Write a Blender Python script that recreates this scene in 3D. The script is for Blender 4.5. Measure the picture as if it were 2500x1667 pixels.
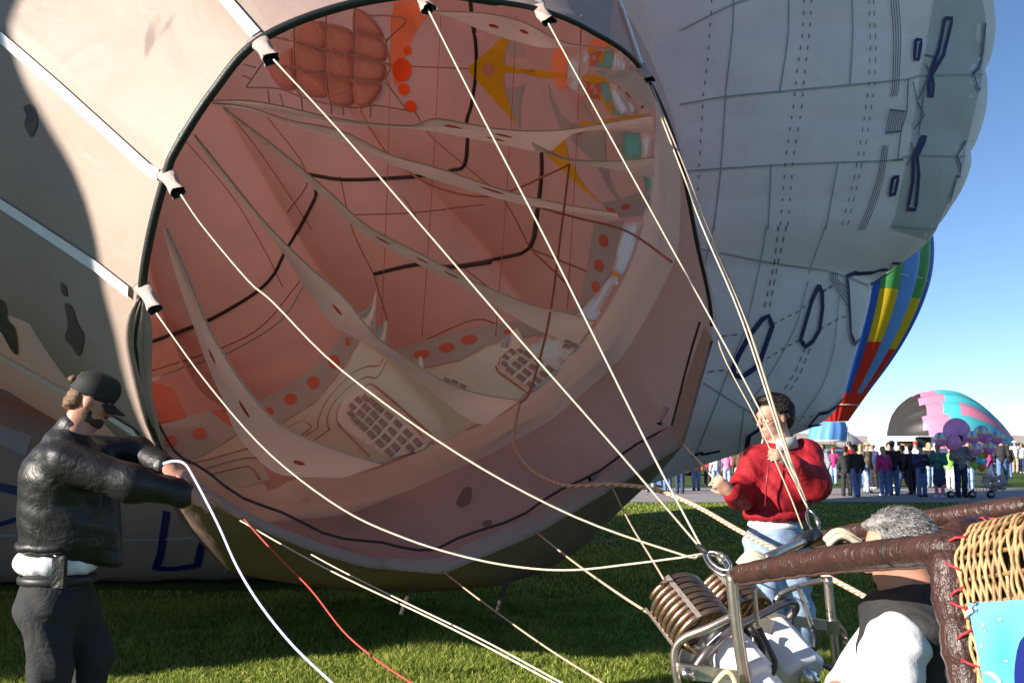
import bpy, bmesh, math, random
import numpy as np
from mathutils import Vector, Matrix
from mathutils.bvhtree import BVHTree
from mathutils.geometry import tessellate_polygon

random.seed(7)
RNG = np.random.default_rng(11)
SC = bpy.context.scene
for o in list(bpy.data.objects):
    bpy.data.objects.remove(o)
R = math.radians

# ------------------------------------------------------------------ camera
F, PW, PH, HZ = 2300.0, 2500.0, 1667.0, 1080.0
CAMZ = 1.55
PITCH = math.atan((HZ - PH / 2) / F)
cam_d = bpy.data.cameras.new('camera')
cam_d.sensor_width = 36.0
cam_d.lens = 36.0 * F / PW
cam_d.clip_start = 0.05
cam_d.clip_end = 6000
cam = bpy.data.objects.new('camera', cam_d)
SC.collection.objects.link(cam)
cam.location = (0, 0, CAMZ)
cam.rotation_euler = (R(90) + PITCH, 0, 0)
SC.camera = cam

# ------------------------------------------------------------------ light
SUN_EL = 20.0
SUN_TRAVEL = Vector((0.90, 0.44, 0)).normalized()      # horizontal direction the light travels
sun_dir = Vector((-SUN_TRAVEL.x * math.cos(R(SUN_EL)), -SUN_TRAVEL.y * math.cos(R(SUN_EL)), math.sin(R(SUN_EL))))
world = bpy.data.worlds.new('World')
SC.world = world
world.use_nodes = True
wn = world.node_tree.nodes
wn.clear()
w_out = wn.new('ShaderNodeOutputWorld')
w_bg = wn.new('ShaderNodeBackground')
w_sky = wn.new('ShaderNodeTexSky')
w_sky.sky_type = 'NISHITA'
w_sky.sun_disc = False
w_sky.sun_elevation = R(SUN_EL)
w_sky.sun_rotation = math.atan2(sun_dir.x, sun_dir.y)
w_sky.altitude = 1500
w_sky.air_density = 0.85
w_sky.dust_density = 0.15
w_sky.ozone_density = 3.5
w_bg.inputs['Strength'].default_value = 0.078
world.node_tree.links.new(w_sky.outputs[0], w_bg.inputs[0])
world.node_tree.links.new(w_bg.outputs[0], w_out.inputs[0])
sun_d = bpy.data.lights.new('sun', 'SUN')
sun_d.energy = 5.0
sun_d.angle = R(0.55)
sun_d.color = (1.0, 0.91, 0.80)
sun = bpy.data.objects.new('sun', sun_d)
SC.collection.objects.link(sun)
sun.location = (-20, -10, 20)
sun.rotation_euler = sun_dir.to_track_quat('Z', 'Y').to_euler()
vs = SC.view_settings
vs.view_transform = 'Standard'
vs.look = 'None'
vs.exposure = 1.12
vs.gamma = 1.0
vs.use_curve_mapping = False
SC.cycles.max_bounces = 8
SC.cycles.transparent_max_bounces = 8
SC.cycles.use_denoising = True
SC.cycles.sample_clamp_indirect = 6.0

# ------------------------------------------------------------------ geometry helpers
CAM = Vector((0, 0, CAMZ))
_fw = Vector((0, math.cos(PITCH), math.sin(PITCH)))
_up = Vector((0, -math.sin(PITCH), math.cos(PITCH)))


def ray(px, py):
    return Vector(((px - PW / 2) / F, 0, 0)) + _fw + _up * ((PH / 2 - py) / F)


def P(px, py, Y):
    """world point seen at photo pixel (px, py), at distance Y in front of the camera"""
    d = ray(px, py)
    return CAM + d * (Y / d.y)


def on_plane(px, py, p0, n):
    d = ray(px, py)
    return CAM + d * ((p0 - CAM).dot(n) / d.dot(n))


def ground_z(x, y):
    t = min(max((y - 9.0) / 18.0, 0.0), 1.0)
    return -0.19 * t * t * (3 - 2 * t)


ORG = {}


def _link(o, parent):
    SC.collection.objects.link(o)
    if parent is not None:
        o.parent = parent


def empty(name, loc, label=None, category=None, group=None):
    o = bpy.data.objects.new(name, None)
    o.empty_display_size = 0.2
    _link(o, None)
    o.location = loc
    ORG[o.name] = Vector(loc)
    tag(o, label, category, group)
    return o


def tag(o, label=None, category=None, group=None, kind=None):
    if label: o['label'] = label
    if category: o['category'] = category
    if group: o['group'] = group
    if kind: o['kind'] = kind
    return o


def obj(name, V, Fc, mat, parent=None, smooth=True, fmat=None):
    """one mesh object from world-space vertices; mat may be a list with fmat the slot of each face"""
    V = np.asarray([tuple(v) for v in V] if not isinstance(V, np.ndarray) else V, dtype=float)
    if parent is not None:
        org = ORG[parent.name]
    else:
        lo, hi = V.min(0), V.max(0)
        org = Vector(((lo[0] + hi[0]) / 2, (lo[1] + hi[1]) / 2, lo[2]))
    me = bpy.data.meshes.new(name)
    me.from_pydata((V - np.array(org)).tolist(), [], [tuple(int(i) for i in f) for f in Fc])
    mats = mat if isinstance(mat, (list, tuple)) else [mat]
    for m in mats:
        me.materials.append(m)
    if fmat is not None:
        me.polygons.foreach_set('material_index', np.asarray(fmat, dtype=np.int32))
    if smooth:
        me.polygons.foreach_set('use_smooth', np.ones(len(me.polygons), dtype=bool))
    me.update()
    o = bpy.data.objects.new(name, me)
    _link(o, parent)
    if parent is None:
        o.location = org
    ORG[o.name] = org.copy() if parent is not None else Vector(org)
    return o


class MB:
    """collects simple solids into one mesh"""

    def __init__(s):
        s.v, s.f, s.m = [], [], []

    def add(s, V, Fc, m=0):
        n = len(s.v)
        s.v += [tuple(v) for v in V]
        s.f += [tuple(i + n for i in f) for f in Fc]
        s.m += [m] * len(Fc)
        return s

    def tube(s, pts, r, sides=8, m=0, caps=True, flat=None):
        V, Fc = tube_geo(pts, r, sides, caps, flat)
        return s.add(V, Fc, m)

    def box(s, c, x, y, z, m=0):
        """box from centre and three half-axis vectors"""
        c, x, y, z = Vector(c), Vector(x), Vector(y), Vector(z)
        V = [c + x * i + y * j + z * k for i in (-1, 1) for j in (-1, 1) for k in (-1, 1)]
        Fc = [(0, 1, 3, 2), (4, 6, 7, 5), (0, 4, 5, 1), (2, 3, 7, 6), (0, 2, 6, 4), (1, 5, 7, 3)]
        return s.add(V, Fc, m)

    def ball(s, c, rx, ry=None, rz=None, n=10, m=0):
        ry = ry or rx; rz = rz or rx
        V, Fc = [], []
        for i in range(n + 1):
            t = math.pi * i / n
            for j in range(2 * n):
                p = math.pi * j / n
                V.append((c[0] + rx * math.sin(t) * math.cos(p), c[1] + ry * math.sin(t) * math.sin(p), c[2] + rz * math.cos(t)))
        for i in range(n):
            for j in range(2 * n):
                a, b = i * 2 * n + j, i * 2 * n + (j + 1) % (2 * n)
                Fc.append((a, a + 2 * n, b + 2 * n, b))
        return s.add(V, Fc, m)

    def build(s, name, mat, parent=None, smooth=True):
        return obj(name, s.v, s.f, mat, parent, smooth, s.m if isinstance(mat, (list, tuple)) else None)


def catmull(pts, n, closed=False):
    """n samples per span through the control points"""
    pts = [np.array(p, dtype=float) for p in pts]
    m = len(pts)
    out = []
    spans = m if closed else m - 1
    for i in range(spans):
        if closed:
            p0, p1, p2, p3 = pts[(i - 1) % m], pts[i], pts[(i + 1) % m], pts[(i + 2) % m]
        else:
            p1, p2 = pts[i], pts[i + 1]
            p0 = pts[i - 1] if i > 0 else 2 * p1 - p2
            p3 = pts[i + 2] if i + 2 < m else 2 * p2 - p1
        for k in range(n):
            t = k / n
            out.append(0.5 * (2 * p1 + (p2 - p0) * t + (2 * p0 - 5 * p1 + 4 * p2 - p3) * t * t + (3 * p1 - p0 - 3 * p2 + p3) * t ** 3))
    if not closed:
        out.append(pts[-1])
    return out


def tube_geo(pts, r, sides=8, caps=True, flat=None):
    pts = [Vector(p) for p in pts]
    n = len(pts)
    rr = r if isinstance(r, (list, tuple, np.ndarray)) else [r] * n
    V, Fc = [], []
    t0 = (pts[1] - pts[0]).normalized()
    ref = Vector((0, 0, 1)) if abs(t0.z) < 0.9 else Vector((1, 0, 0))
    nrm = (ref - t0 * ref.dot(t0)).normalized()
    for i in range(n):
        t = (pts[min(i + 1, n - 1)] - pts[max(i - 1, 0)])
        t = t.normalized() if t.length > 1e-9 else t0
        nrm = nrm - t * nrm.dot(t)
        nrm = nrm.normalized() if nrm.length > 1e-6 else Vector((0, 0, 1))
        b = t.cross(nrm)
        for k in range(sides):
            a = 2 * math.pi * k / sides
            V.append(pts[i] + (nrm * math.cos(a) + b * (math.sin(a) * (flat or 1.0))) * rr[i])
    for i in range(n - 1):
        for k in range(sides):
            k2 = (k + 1) % sides
            Fc.append((i * sides + k, i * sides + k2, (i + 1) * sides + k2, (i + 1) * sides + k))
    if caps:
        Fc.append(tuple(range(sides))[::-1])
        Fc.append(tuple((n - 1) * sides + k for k in range(sides)))
    return V, Fc


def grid_faces(nr, nc, closed=False):
    out = []
    for i in range(nr - 1):
        for j in range(nc if closed else nc - 1):
            j2 = (j + 1) % nc
            out.append((i * nc + j, i * nc + j2, (i + 1) * nc + j2, (i + 1) * nc + j))
    return out


# ------------------------------------------------------------------ signed distance bodies (people, soft things)
class SDF:
    def __init__(s):
        s.p = []

    def cone(s, a, b, ra, rb, k=0.03):
        s.p.append(('c', np.array(a, float), np.array(b, float), ra, rb, k)); return s

    def limb(s, pts, rr, k=0.03):
        for i in range(len(pts) - 1):
            s.cone(pts[i], pts[i + 1], rr[i], rr[i + 1], k)
        return s

    def ell(s, c, r, rot=None, k=0.03):
        """rot: 3x3 whose ROWS are the ellipsoid's axes"""
        s.p.append(('e', np.array(c, float), np.array(r, float), None if rot is None else np.array(rot, float), 0, k)); return s

    def cut(s, c, r, rot=None, k=0.01):
        s.p.append(('x', np.array(c, float), np.array(r, float), None if rot is None else np.array(rot, float), 0, k)); return s

    def mesh(s, vox, disp=None):
        lo, hi = np.full(3, 1e9), np.full(3, -1e9)
        for q in s.p:
            if q[0] == 'c':
                m = max(q[3], q[4])
                lo = np.minimum(lo, np.minimum(q[1], q[2]) - m); hi = np.maximum(hi, np.maximum(q[1], q[2]) + m)
            elif q[0] == 'e':
                m = q[2].max() if q[3] is not None else q[2]
                lo = np.minimum(lo, q[1] - m); hi = np.maximum(hi, q[1] + m)
        lo -= 4 * vox; hi += 4 * vox
        n = np.ceil((hi - lo) / vox).astype(int) + 1
        ax = [lo[i] + vox * np.arange(n[i]) for i in range(3)]
        D = np.full(n, 9.0, dtype=np.float32)
        for q in s.p:
            k = q[5]
            if q[0] == 'c':
                m = max(q[3], q[4]) + k + 3 * vox
                a, b = np.minimum(q[1], q[2]) - m, np.maximum(q[1], q[2]) + m
            else:
                m = q[2].max() + k + 3 * vox
                a, b = q[1] - m, q[1] + m
            i0 = np.clip(((a - lo) / vox).astype(int), 0, n - 1); i1 = np.clip(((b - lo) / vox).astype(int) + 2, 1, n)
            X, Y, Z = np.meshgrid(*[ax[i][i0[i]:i1[i]] for i in range(3)], indexing='ij')
            p = np.stack([X, Y, Z], -1)
            if q[0] == 'c':
                ba = q[2] - q[1]
                h = np.clip(((p - q[1]) @ ba) / max(ba @ ba, 1e-9), 0, 1)
                d = np.linalg.norm(p - q[1] - h[..., None] * ba, axis=-1) - (q[3] + (q[4] - q[3]) * h)
            else:
                l = p - q[1]
                if q[3] is not None:
                    l = l @ q[3].T
                k0 = np.linalg.norm(l / q[2], axis=-1); k1 = np.linalg.norm(l / (q[2] * q[2]), axis=-1)
                d = k0 * (k0 - 1) / np.maximum(k1, 1e-6)
            sl = tuple(slice(i0[i], i1[i]) for i in range(3))
            e = D[sl]
            if q[0] == 'x':
                d = -d
                h = np.clip(0.5 - 0.5 * (d - e) / k, 0, 1)
                D[sl] = d * (1 - h) + e * h + 0 if False else np.maximum(e, d)
            else:
                h = np.clip(0.5 + 0.5 * (e - d) / k, 0, 1)
                D[sl] = e * (1 - h) + d * h - k * h * (1 - h)
        if disp is not None:
            X, Y, Z = np.meshgrid(*ax, indexing='ij')
            D = D + disp(X, Y, Z).astype(np.float32)
        return surface_nets(D, lo, vox)


def surface_nets(D, lo, vox):
    S = D < 0
    nx, ny, nz = D.shape
    cnt = np.zeros((nx - 1, ny - 1, nz - 1), dtype=np.int32)
    acc = np.zeros((nx - 1, ny - 1, nz - 1, 3), dtype=np.float32)
    c = [(i, j, k) for i in (0, 1) for j in (0, 1) for k in (0, 1)]

    def sub(A, o):
        return A[o[0]:o[0] + nx - 1, o[1]:o[1] + ny - 1, o[2]:o[2] + nz - 1]
    for a in c:
        for ax in range(3):
            if a[ax] == 0:
                b = list(a); b[ax] = 1
                da, db = sub(D, a), sub(D, b)
                m = sub(S, a) != sub(S, b)
                t = np.where(m, da / np.where(m, da - db, 1), 0)
                for q in range(3):
                    acc[..., q] += np.where(m, a[q] + (t if q == ax else 0), 0)
                cnt += m
    idx = np.full(cnt.shape, -1, dtype=np.int64)
    act = cnt > 0
    idx[act] = np.arange(act.sum())
    base = np.argwhere(act)
    V = (base + acc[act] / cnt[act][:, None]) * vox + lo
    Fs = []
    for ax in range(3):
        o1, o2 = (ax + 1) % 3, (ax + 2) % 3
        sl0 = [slice(1, -1)] * 3; sl0[ax] = slice(0, -1)
        sl1 = [slice(1, -1)] * 3; sl1[ax] = slice(1, None)
        m = S[tuple(sl0)] != S[tuple(sl1)]
        w = np.argwhere(m)
        if len(w) == 0:
            continue
        off = np.ones(3, dtype=int); off[ax] = 0
        w = w + off
        inside = S[w[:, 0], w[:, 1], w[:, 2]]
        d1 = np.zeros(3, dtype=int); d1[o1] = 1
        d2 = np.zeros(3, dtype=int); d2[o2] = 1
        q = [w - d1 - d2, w - d2, w, w - d1]
        q = np.stack([idx[t[:, 0], t[:, 1], t[:, 2]] for t in q], 1)
        q[~inside] = q[~inside][:, ::-1]
        Fs.append(q)
    return V, np.concatenate(Fs)


# ------------------------------------------------------------------ materials
MATS = {}


def nodes(name):
    m = bpy.data.materials.new(name)
    m.use_nodes = True
    nt = m.node_tree
    nt.nodes.clear()
    MATS[name] = m
    return m, nt, nt.nodes, nt.links


def mat(name, col, rough=0.6, var=0.12, scale=6.0, bump=0.0, bscale=40.0, metal=0.0, spec=0.5, trans=0.0, tcol=None, coat=0.0,
        col2=None, cscale=None, crease=0.0, crscale=10.0, rand=0.0, bump2=0.0, b2scale=6.0, stretch=None, sheen=0.0, sss=0.0):
    """procedural material: colour mottled by noise, fine relief from noise, optional light passing through cloth"""
    if name in MATS: return MATS[name]
    m, nt, N, L = nodes(name)
    out = N.new('ShaderNodeOutputMaterial')
    bs = N.new('ShaderNodeBsdfPrincipled')
    tc = N.new('ShaderNodeTexCoord')
    mp = N.new('ShaderNodeMapping')
    if stretch: mp.inputs['Scale'].default_value = stretch
    L.new(tc.outputs['Object'], mp.inputs['Vector'])
    nz = N.new('ShaderNodeTexNoise'); nz.inputs['Scale'].default_value = scale; nz.inputs['Detail'].default_value = 6
    nz.inputs['Roughness'].default_value = 0.6
    L.new(mp.outputs[0], nz.inputs['Vector'])
    cr = N.new('ShaderNodeValToRGB')
    cr.color_ramp.elements[0].position = 0.32; cr.color_ramp.elements[1].position = 0.70
    c2 = col2 or [min(1, c * (1 + var)) for c in col]
    c1 = [c * (1 - var) for c in col]
    cr.color_ramp.elements[0].color = (*c1, 1); cr.color_ramp.elements[1].color = (*c2, 1)
    L.new(nz.outputs['Fac'], cr.inputs[0])
    L.new(cr.outputs[0], bs.inputs['Base Color'])
    bs.inputs['Roughness'].default_value = rough
    bs.inputs['Metallic'].default_value = metal
    bs.inputs['Specular IOR Level'].default_value = spec
    bs.inputs['Coat Weight'].default_value = coat
    bs.inputs['Sheen Weight'].default_value = sheen
    if sss:
        bs.inputs['Subsurface Weight'].default_value = sss
        bs.inputs['Subsurface Radius'].default_value = (0.02, 0.008, 0.004)
        bs.inputs['Subsurface Scale'].default_value = 0.5
    nlast = None
    if bump2:
        n2 = N.new('ShaderNodeTexNoise'); n2.inputs['Scale'].default_value = b2scale; n2.inputs['Detail'].default_value = 3
        n2.inputs['Distortion'].default_value = 1.2
        L.new(mp.outputs[0], n2.inputs['Vector'])
        b2 = N.new('ShaderNodeBump'); b2.inputs['Strength'].default_value = bump2; b2.inputs['Distance'].default_value = 0.04
        L.new(n2.outputs['Fac'], b2.inputs['Height']); nlast = b2
    if bump:
        n1 = N.new('ShaderNodeTexNoise'); n1.inputs['Scale'].default_value = bscale; n1.inputs['Detail'].default_value = 4
        L.new(mp.outputs[0], n1.inputs['Vector'])
        b1 = N.new('ShaderNodeBump'); b1.inputs['Strength'].default_value = bump; b1.inputs['Distance'].default_value = 0.01
        L.new(n1.outputs['Fac'], b1.inputs['Height'])
        if nlast: L.new(nlast.outputs[0], b1.inputs['Normal'])
        nlast = b1
    if crease:
        n3 = N.new('ShaderNodeTexNoise'); n3.inputs['Scale'].default_value = crscale; n3.inputs['Detail'].default_value = 5; n3.inputs['Distortion'].default_value = 0.9
        L.new(mp.outputs[0], n3.inputs['Vector'])
        s1 = N.new('ShaderNodeMath'); s1.operation = 'SUBTRACT'; s1.inputs[1].default_value = 0.5
        s2 = N.new('ShaderNodeMath'); s2.operation = 'ABSOLUTE'
        s3 = N.new('ShaderNodeMapRange'); s3.inputs['From Min'].default_value = 0.0; s3.inputs['From Max'].default_value = 0.09
        L.new(n3.outputs['Fac'], s1.inputs[0]); L.new(s1.outputs[0], s2.inputs[0]); L.new(s2.outputs[0], s3.inputs['Value'])
        b3 = N.new('ShaderNodeBump'); b3.inputs['Strength'].default_value = crease; b3.inputs['Distance'].default_value = 0.012
        L.new(s3.outputs[0], b3.inputs['Height'])
        if nlast: L.new(nlast.outputs[0], b3.inputs['Normal'])
        nlast = b3
    if rand:
        oi = N.new('ShaderNodeObjectInfo'); hs = N.new('ShaderNodeHueSaturation')
        mr = N.new('ShaderNodeMapRange'); mr.inputs['To Min'].default_value = 1 - rand; mr.inputs['To Max'].default_value = 1 + rand * 0.6
        L.new(oi.outputs['Random'], mr.inputs['Value']); L.new(mr.outputs[0], hs.inputs['Value']); L.new(cr.outputs[0], hs.inputs['Color'])
        L.new(hs.outputs[0], bs.inputs['Base Color'])
    if nlast: L.new(nlast.outputs[0], bs.inputs['Normal'])
    if trans:
        tr = N.new('ShaderNodeBsdfTranslucent')
        if tcol:
            tr.inputs['Color'].default_value = (*tcol, 1)
        else:
            L.new(cr.outputs[0], tr.inputs['Color'])
        if nlast: L.new(nlast.outputs[0], tr.inputs['Normal'])
        mx = N.new('ShaderNodeMixShader'); mx.inputs[0].default_value = trans
        L.new(bs.outputs[0], mx.inputs[1]); L.new(tr.outputs[0], mx.inputs[2])
        L.new(mx.outputs[0], out.inputs[0])
    else:
        L.new(bs.outputs[0], out.inputs[0])
    return m


# ------------------------------------------------------------------ things laid on a curved surface
def poly_patch(name, poly, bvh, mat_, parent, off=0.012, step=22, inside=True, smooth=True, extra=None):
    """a piece of cloth sewn to a curved surface: the outline is laid on that surface and lifted by off"""
    PATCHES.append((poly, mat_, bvh))
    tris = tessellate_polygon([[Vector((x, y, 0)) for x, y in poly]])
    bm = bmesh.new()
    vs_ = [bm.verts.new((x, y, 0)) for x, y in poly]
    for t in tris:
        try: bm.faces.new([vs_[i] for i in t])
        except ValueError: pass
    for _ in range(6):
        ed = [e for e in bm.edges if e.calc_length() > step]
        if not ed: break
        bmesh.ops.subdivide_edges(bm, edges=ed, cuts=1)
        bmesh.ops.triangulate(bm, faces=bm.faces)
    bm.verts.index_update()
    V = [lay((v.co.x, v.co.y), bvh, off) for v in bm.verts]
    Fc = [[v.index for v in f.verts] for f in bm.faces if all(V[v.index] is not None for v in f.verts)]
    bm.free()
    used = sorted({i for f in Fc for i in f})
    mp_ = {i: k for k, i in enumerate(used)}
    if not Fc: return None
    return obj(name, [V[i] for i in used], [[mp_[i] for i in f] for f in Fc], mat_, parent, smooth)


PATCHES = []


def lay(p, bvh, off, toward=False):
    d = ray(*p).normalized()
    h = bvh.ray_cast(CAM + d * 0.01, d)
    if h[0] is None: return None
    n = h[1]
    if n.dot(d) > 0: n = -n
    if toward: n = -d
    return h[0] + n * off


def line_patch(name, pts, width, bvh, mat_, parent, off=0.014, step=18, closed=False, smooth_curve=0, mb=None, cord=False):
    """a sewn tape: centre line in photo pixels, width in metres, laid on the surface"""
    if smooth_curve: pts = [tuple(p) for p in catmull(pts, smooth_curve, closed)]
    if closed: pts = list(pts) + [pts[0]]
    res = []
    for (x0, y0), (x1, y1) in zip(pts[:-1], pts[1:]):
        n = max(1, int(math.hypot(x1 - x0, y1 - y0) / step))
        for k in range(n): res.append((x0 + (x1 - x0) * k / n, y0 + (y1 - y0) * k / n))
    res.append(pts[-1])
    Q = [(lay(p, bvh, off, cord), p) for p in res]
    Q = [q for q in Q if q[0] is not None]
    if cord:
        if len(Q) < 2: return None
        return MB().tube([q[0] for q in Q], width / 2, 6).build(name, mat_, parent)
    V, Fc = [], []
    for i, (q, p) in enumerate(Q):
        a, b = Q[max(i - 1, 0)][0], Q[min(i + 1, len(Q) - 1)][0]
        t = (b - a)
        if t.length < 1e-6: t = Vector((1, 0, 0))
        t.normalize()
        d = ray(*p).normalized()
        h = bvh.ray_cast(CAM + d * 0.01, d)
        s = t.cross(h[1]).normalized() * (width / 2)
        V += [q - s, q + s]
        if i: Fc.append((2 * i - 2, 2 * i - 1, 2 * i + 1, 2 * i))
    if mb is not None:
        mb.add(V, Fc); return None
    return obj(name, V, Fc, mat_, parent)

# =================================================================== the setting
def grass_mat():
    m, nt, N, L = nodes('grass_ground')
    out = N.new('ShaderNodeOutputMaterial'); bs = N.new('ShaderNodeBsdfPrincipled')
    tc = N.new('ShaderNodeTexCoord')
    n1 = N.new('ShaderNodeTexNoise'); n1.inputs['Scale'].default_value = 0.9; n1.inputs['Detail'].default_value = 8
    n2 = N.new('ShaderNodeTexNoise'); n2.inputs['Scale'].default_value = 38; n2.inputs['Detail'].default_value = 4
    for n in (n1, n2): L.new(tc.outputs['Object'], n.inputs['Vector'])
    cr = N.new('ShaderNodeValToRGB')
    cr.color_ramp.elements[0].position = 0.36; cr.color_ramp.elements[0].color = (0.040, 0.070, 0.014, 1)
    cr.color_ramp.elements[1].position = 0.66; cr.color_ramp.elements[1].color = (0.105, 0.155, 0.030, 1)
    mx = N.new('ShaderNodeMath'); mx.operation = 'MULTIPLY_ADD'; mx.inputs[1].default_value = 0.55; mx.inputs[2].default_value = 0.22
    ad = N.new('ShaderNodeMath'); ad.operation = 'MULTIPLY_ADD'; ad.inputs[1].default_value = 0.45
    L.new(n1.outputs['Fac'], mx.inputs[0]); L.new(n2.outputs['Fac'], ad.inputs[0]); L.new(mx.outputs[0], ad.inputs[2])
    sb = N.new('ShaderNodeMath'); sb.operation = 'SUBTRACT'; sb.inputs[1].default_value = 0.21
    L.new(ad.outputs[0], sb.inputs[0]); L.new(sb.outputs[0], cr.inputs[0])
    L.new(cr.outputs[0], bs.inputs['Base Color'])
    bs.inputs['Roughness'].default_value = 0.9; bs.inputs['Specular IOR Level'].default_value = 0.15
    bp = N.new('ShaderNodeBump'); bp.inputs['Strength'].default_value = 0.9; bp.inputs['Distance'].default_value = 0.05
    L.new(n2.outputs['Fac'], bp.inputs['Height']); L.new(bp.outputs[0], bs.inputs['Normal'])
    L.new(bs.outputs[0], out.inputs[0])
    return m


def make_ground():
    xs = sorted(set(list(np.linspace(-60, 60, 61)) + [-3000, -1500, -700, -300, -150, -90, 90, 150, 300, 700, 1500, 3000]))
    ys = sorted(set(list(np.linspace(-20, 60, 81)) + [-200, -60, 80, 110, 160, 250, 400, 800, 1600, 3500]))
    V = [(x, y, ground_z(x, y)) for y in ys for x in xs]
    o = obj('ground', V, grid_faces(len(ys), len(xs)), grass_mat())
    tag(o, kind='structure')
    pm = mat('path_asphalt', (0.30, 0.27, 0.26), 0.85, 0.18, 1.5, bump=0.3, bscale=60)
    xs = np.linspace(-60, 90, 76)
    near = [27.9 + 0.0 * x + 0.12 * math.sin(x * 0.9) for x in xs]
    V = [(x, n, ground_z(x, n) + 0.012) for x, n in zip(xs, near)] + [(x, n + 8.5, ground_z(x, n + 8.5) + 0.012) for x, n in zip(xs, near)]
    o = obj('path', V, grid_faces(2, len(xs)), pm)
    tag(o, kind='structure')
    # distant ridge
    hm = mat('hill_earth', (0.42, 0.34, 0.30), 0.95, 0.15, 0.01)
    xs = np.linspace(-1500, 1800, 140)
    V = []
    for x in xs:
        h = 11 + 3.0 * math.sin(x * 0.006 + 1) + 1.6 * math.sin(x * 0.021) + 0.8 * math.sin(x * 0.07)
        V += [(x, 1150, -2), (x, 1180, h * 0.62 + 1), (x, 1260, h + 1.0), (x, 1400, -2)]
    Fc = []
    for i in range(len(xs) - 1):
        for k in range(3): Fc.append((i * 4 + k, (i + 1) * 4 + k, (i + 1) * 4 + k + 1, i * 4 + k + 1))
    tag(obj('hills', V, Fc, hm), kind='structure')


make_ground()


def make_grass():
    """blades of the near lawn, one mass nobody could count"""
    def field(n, y0, y1, h0, h1, wd):
        # even density on the ground inside the view
        y = np.sqrt(RNG.uniform(y0 * y0, y1 * y1, n))
        x = RNG.uniform(-0.56, 0.56, n) * y
        keep = ~((y > 10.0) & (x < -1.0))
        return x[keep], y[keep], RNG.uniform(h0, h1, keep.sum()), wd
    parts = [field(190000, 5.7, 9.5, 0.03, 0.075, 0.0045), field(90000, 9.3, 14.5, 0.022, 0.055, 0.007), field(60000, 14.3, 27.5, 0.02, 0.05, 0.014)]
    Vs, Cs = [], []
    for x, y, h, wd in parts:
        n = len(x)
        cl = 0.5 + 0.5 * np.sin(x * 5.1 + 1.3 * np.sin(y * 3.7)) * np.sin(y * 4.3 + 1.7 * np.sin(x * 2.9))
        h = h * (0.55 + 0.75 * cl) * (0.75 + 0.5 * (np.sin(x * 1.7 + 2.0 * np.sin(y * 1.1)) * np.sin(y * 1.9 - x) > 0.1))
        z = np.array([ground_z(0, b) for b in y])
        a = RNG.uniform(0, 2 * np.pi, n)
        ln = RNG.uniform(0.2, 1.1, n) * h
        b = RNG.uniform(0, 2 * np.pi, n)
        w = wd * RNG.uniform(0.6, 1.3, n)
        p0 = np.stack([x - np.cos(a) * w, y - np.sin(a) * w, z], 1)
        p1 = np.stack([x + np.cos(a) * w, y + np.sin(a) * w, z], 1)
        mx, my = x + np.cos(b) * ln * 0.35, y + np.sin(b) * ln * 0.35
        p2 = np.stack([mx + np.cos(a) * w * 0.7, my + np.sin(a) * w * 0.7, z + h * 0.62], 1)
        p3 = np.stack([mx - np.cos(a) * w * 0.7, my - np.sin(a) * w * 0.7, z + h * 0.62], 1)
        p4 = np.stack([x + np.cos(b) * ln, y + np.sin(b) * ln, z + h], 1)
        Vs.append(np.stack([p0, p1, p2, p3, p4], 1).reshape(-1, 3))
    V = np.concatenate(Vs)
    n = len(V) // 5
    me = bpy.data.meshes.new('grass')
    me.vertices.add(len(V)); me.vertices.foreach_set('co', V.ravel().astype(np.float32))
    base = np.arange(n)[:, None] * 5
    idx = np.concatenate([base + np.array([[0, 1, 2, 3]]), base + np.array([[3, 2, 4]])], 1).ravel()
    me.loops.add(len(idx)); me.loops.foreach_set('vertex_index', idx.astype(np.int32))
    st = (np.arange(n)[:, None] * 7 + np.array([[0, 4]])).ravel()
    me.polygons.add(2 * n); me.polygons.foreach_set('loop_start', st.astype(np.int32))
    try:
        me.polygons.foreach_set('loop_total', np.tile([4, 3], n).astype(np.int32))
    except Exception:
        pass
    me.update(calc_edges=True)
    m, nt, N, L = nodes('grass_blade')
    out = N.new('ShaderNodeOutputMaterial'); bs = N.new('ShaderNodeBsdfPrincipled')
    gi = N.new('ShaderNodeNewGeometry'); cr = N.new('ShaderNodeValToRGB')
    cr.color_ramp.elements[0].color = (0.085, 0.150, 0.020, 1)
    cr.color_ramp.elements[1].color = (0.56, 0.54, 0.15, 1)
    e = cr.color_ramp.elements.new(0.6); e.color = (0.29, 0.37, 0.06, 1)
    L.new(gi.outputs['Random Per Island'], cr.inputs[0]); L.new(cr.outputs[0], bs.inputs['Base Color'])
    bs.inputs['Roughness'].default_value = 0.6; bs.inputs['Specular IOR Level'].default_value = 0.25
    tr = N.new('ShaderNodeBsdfTranslucent'); L.new(cr.outputs[0], tr.inputs['Color'])
    mx = N.new('ShaderNodeMixShader'); mx.inputs[0].default_value = 0.42
    L.new(bs.outputs[0], mx.inputs[1]); L.new(tr.outputs[0], mx.inputs[2]); L.new(mx.outputs[0], out.inputs[0])
    me.materials.append(m)
    o = bpy.data.objects.new('grass', me); SC.collection.objects.link(o)
    tag(o, 'short mown green grass of the lawn', 'grass', kind='stuff')


make_grass()


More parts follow.
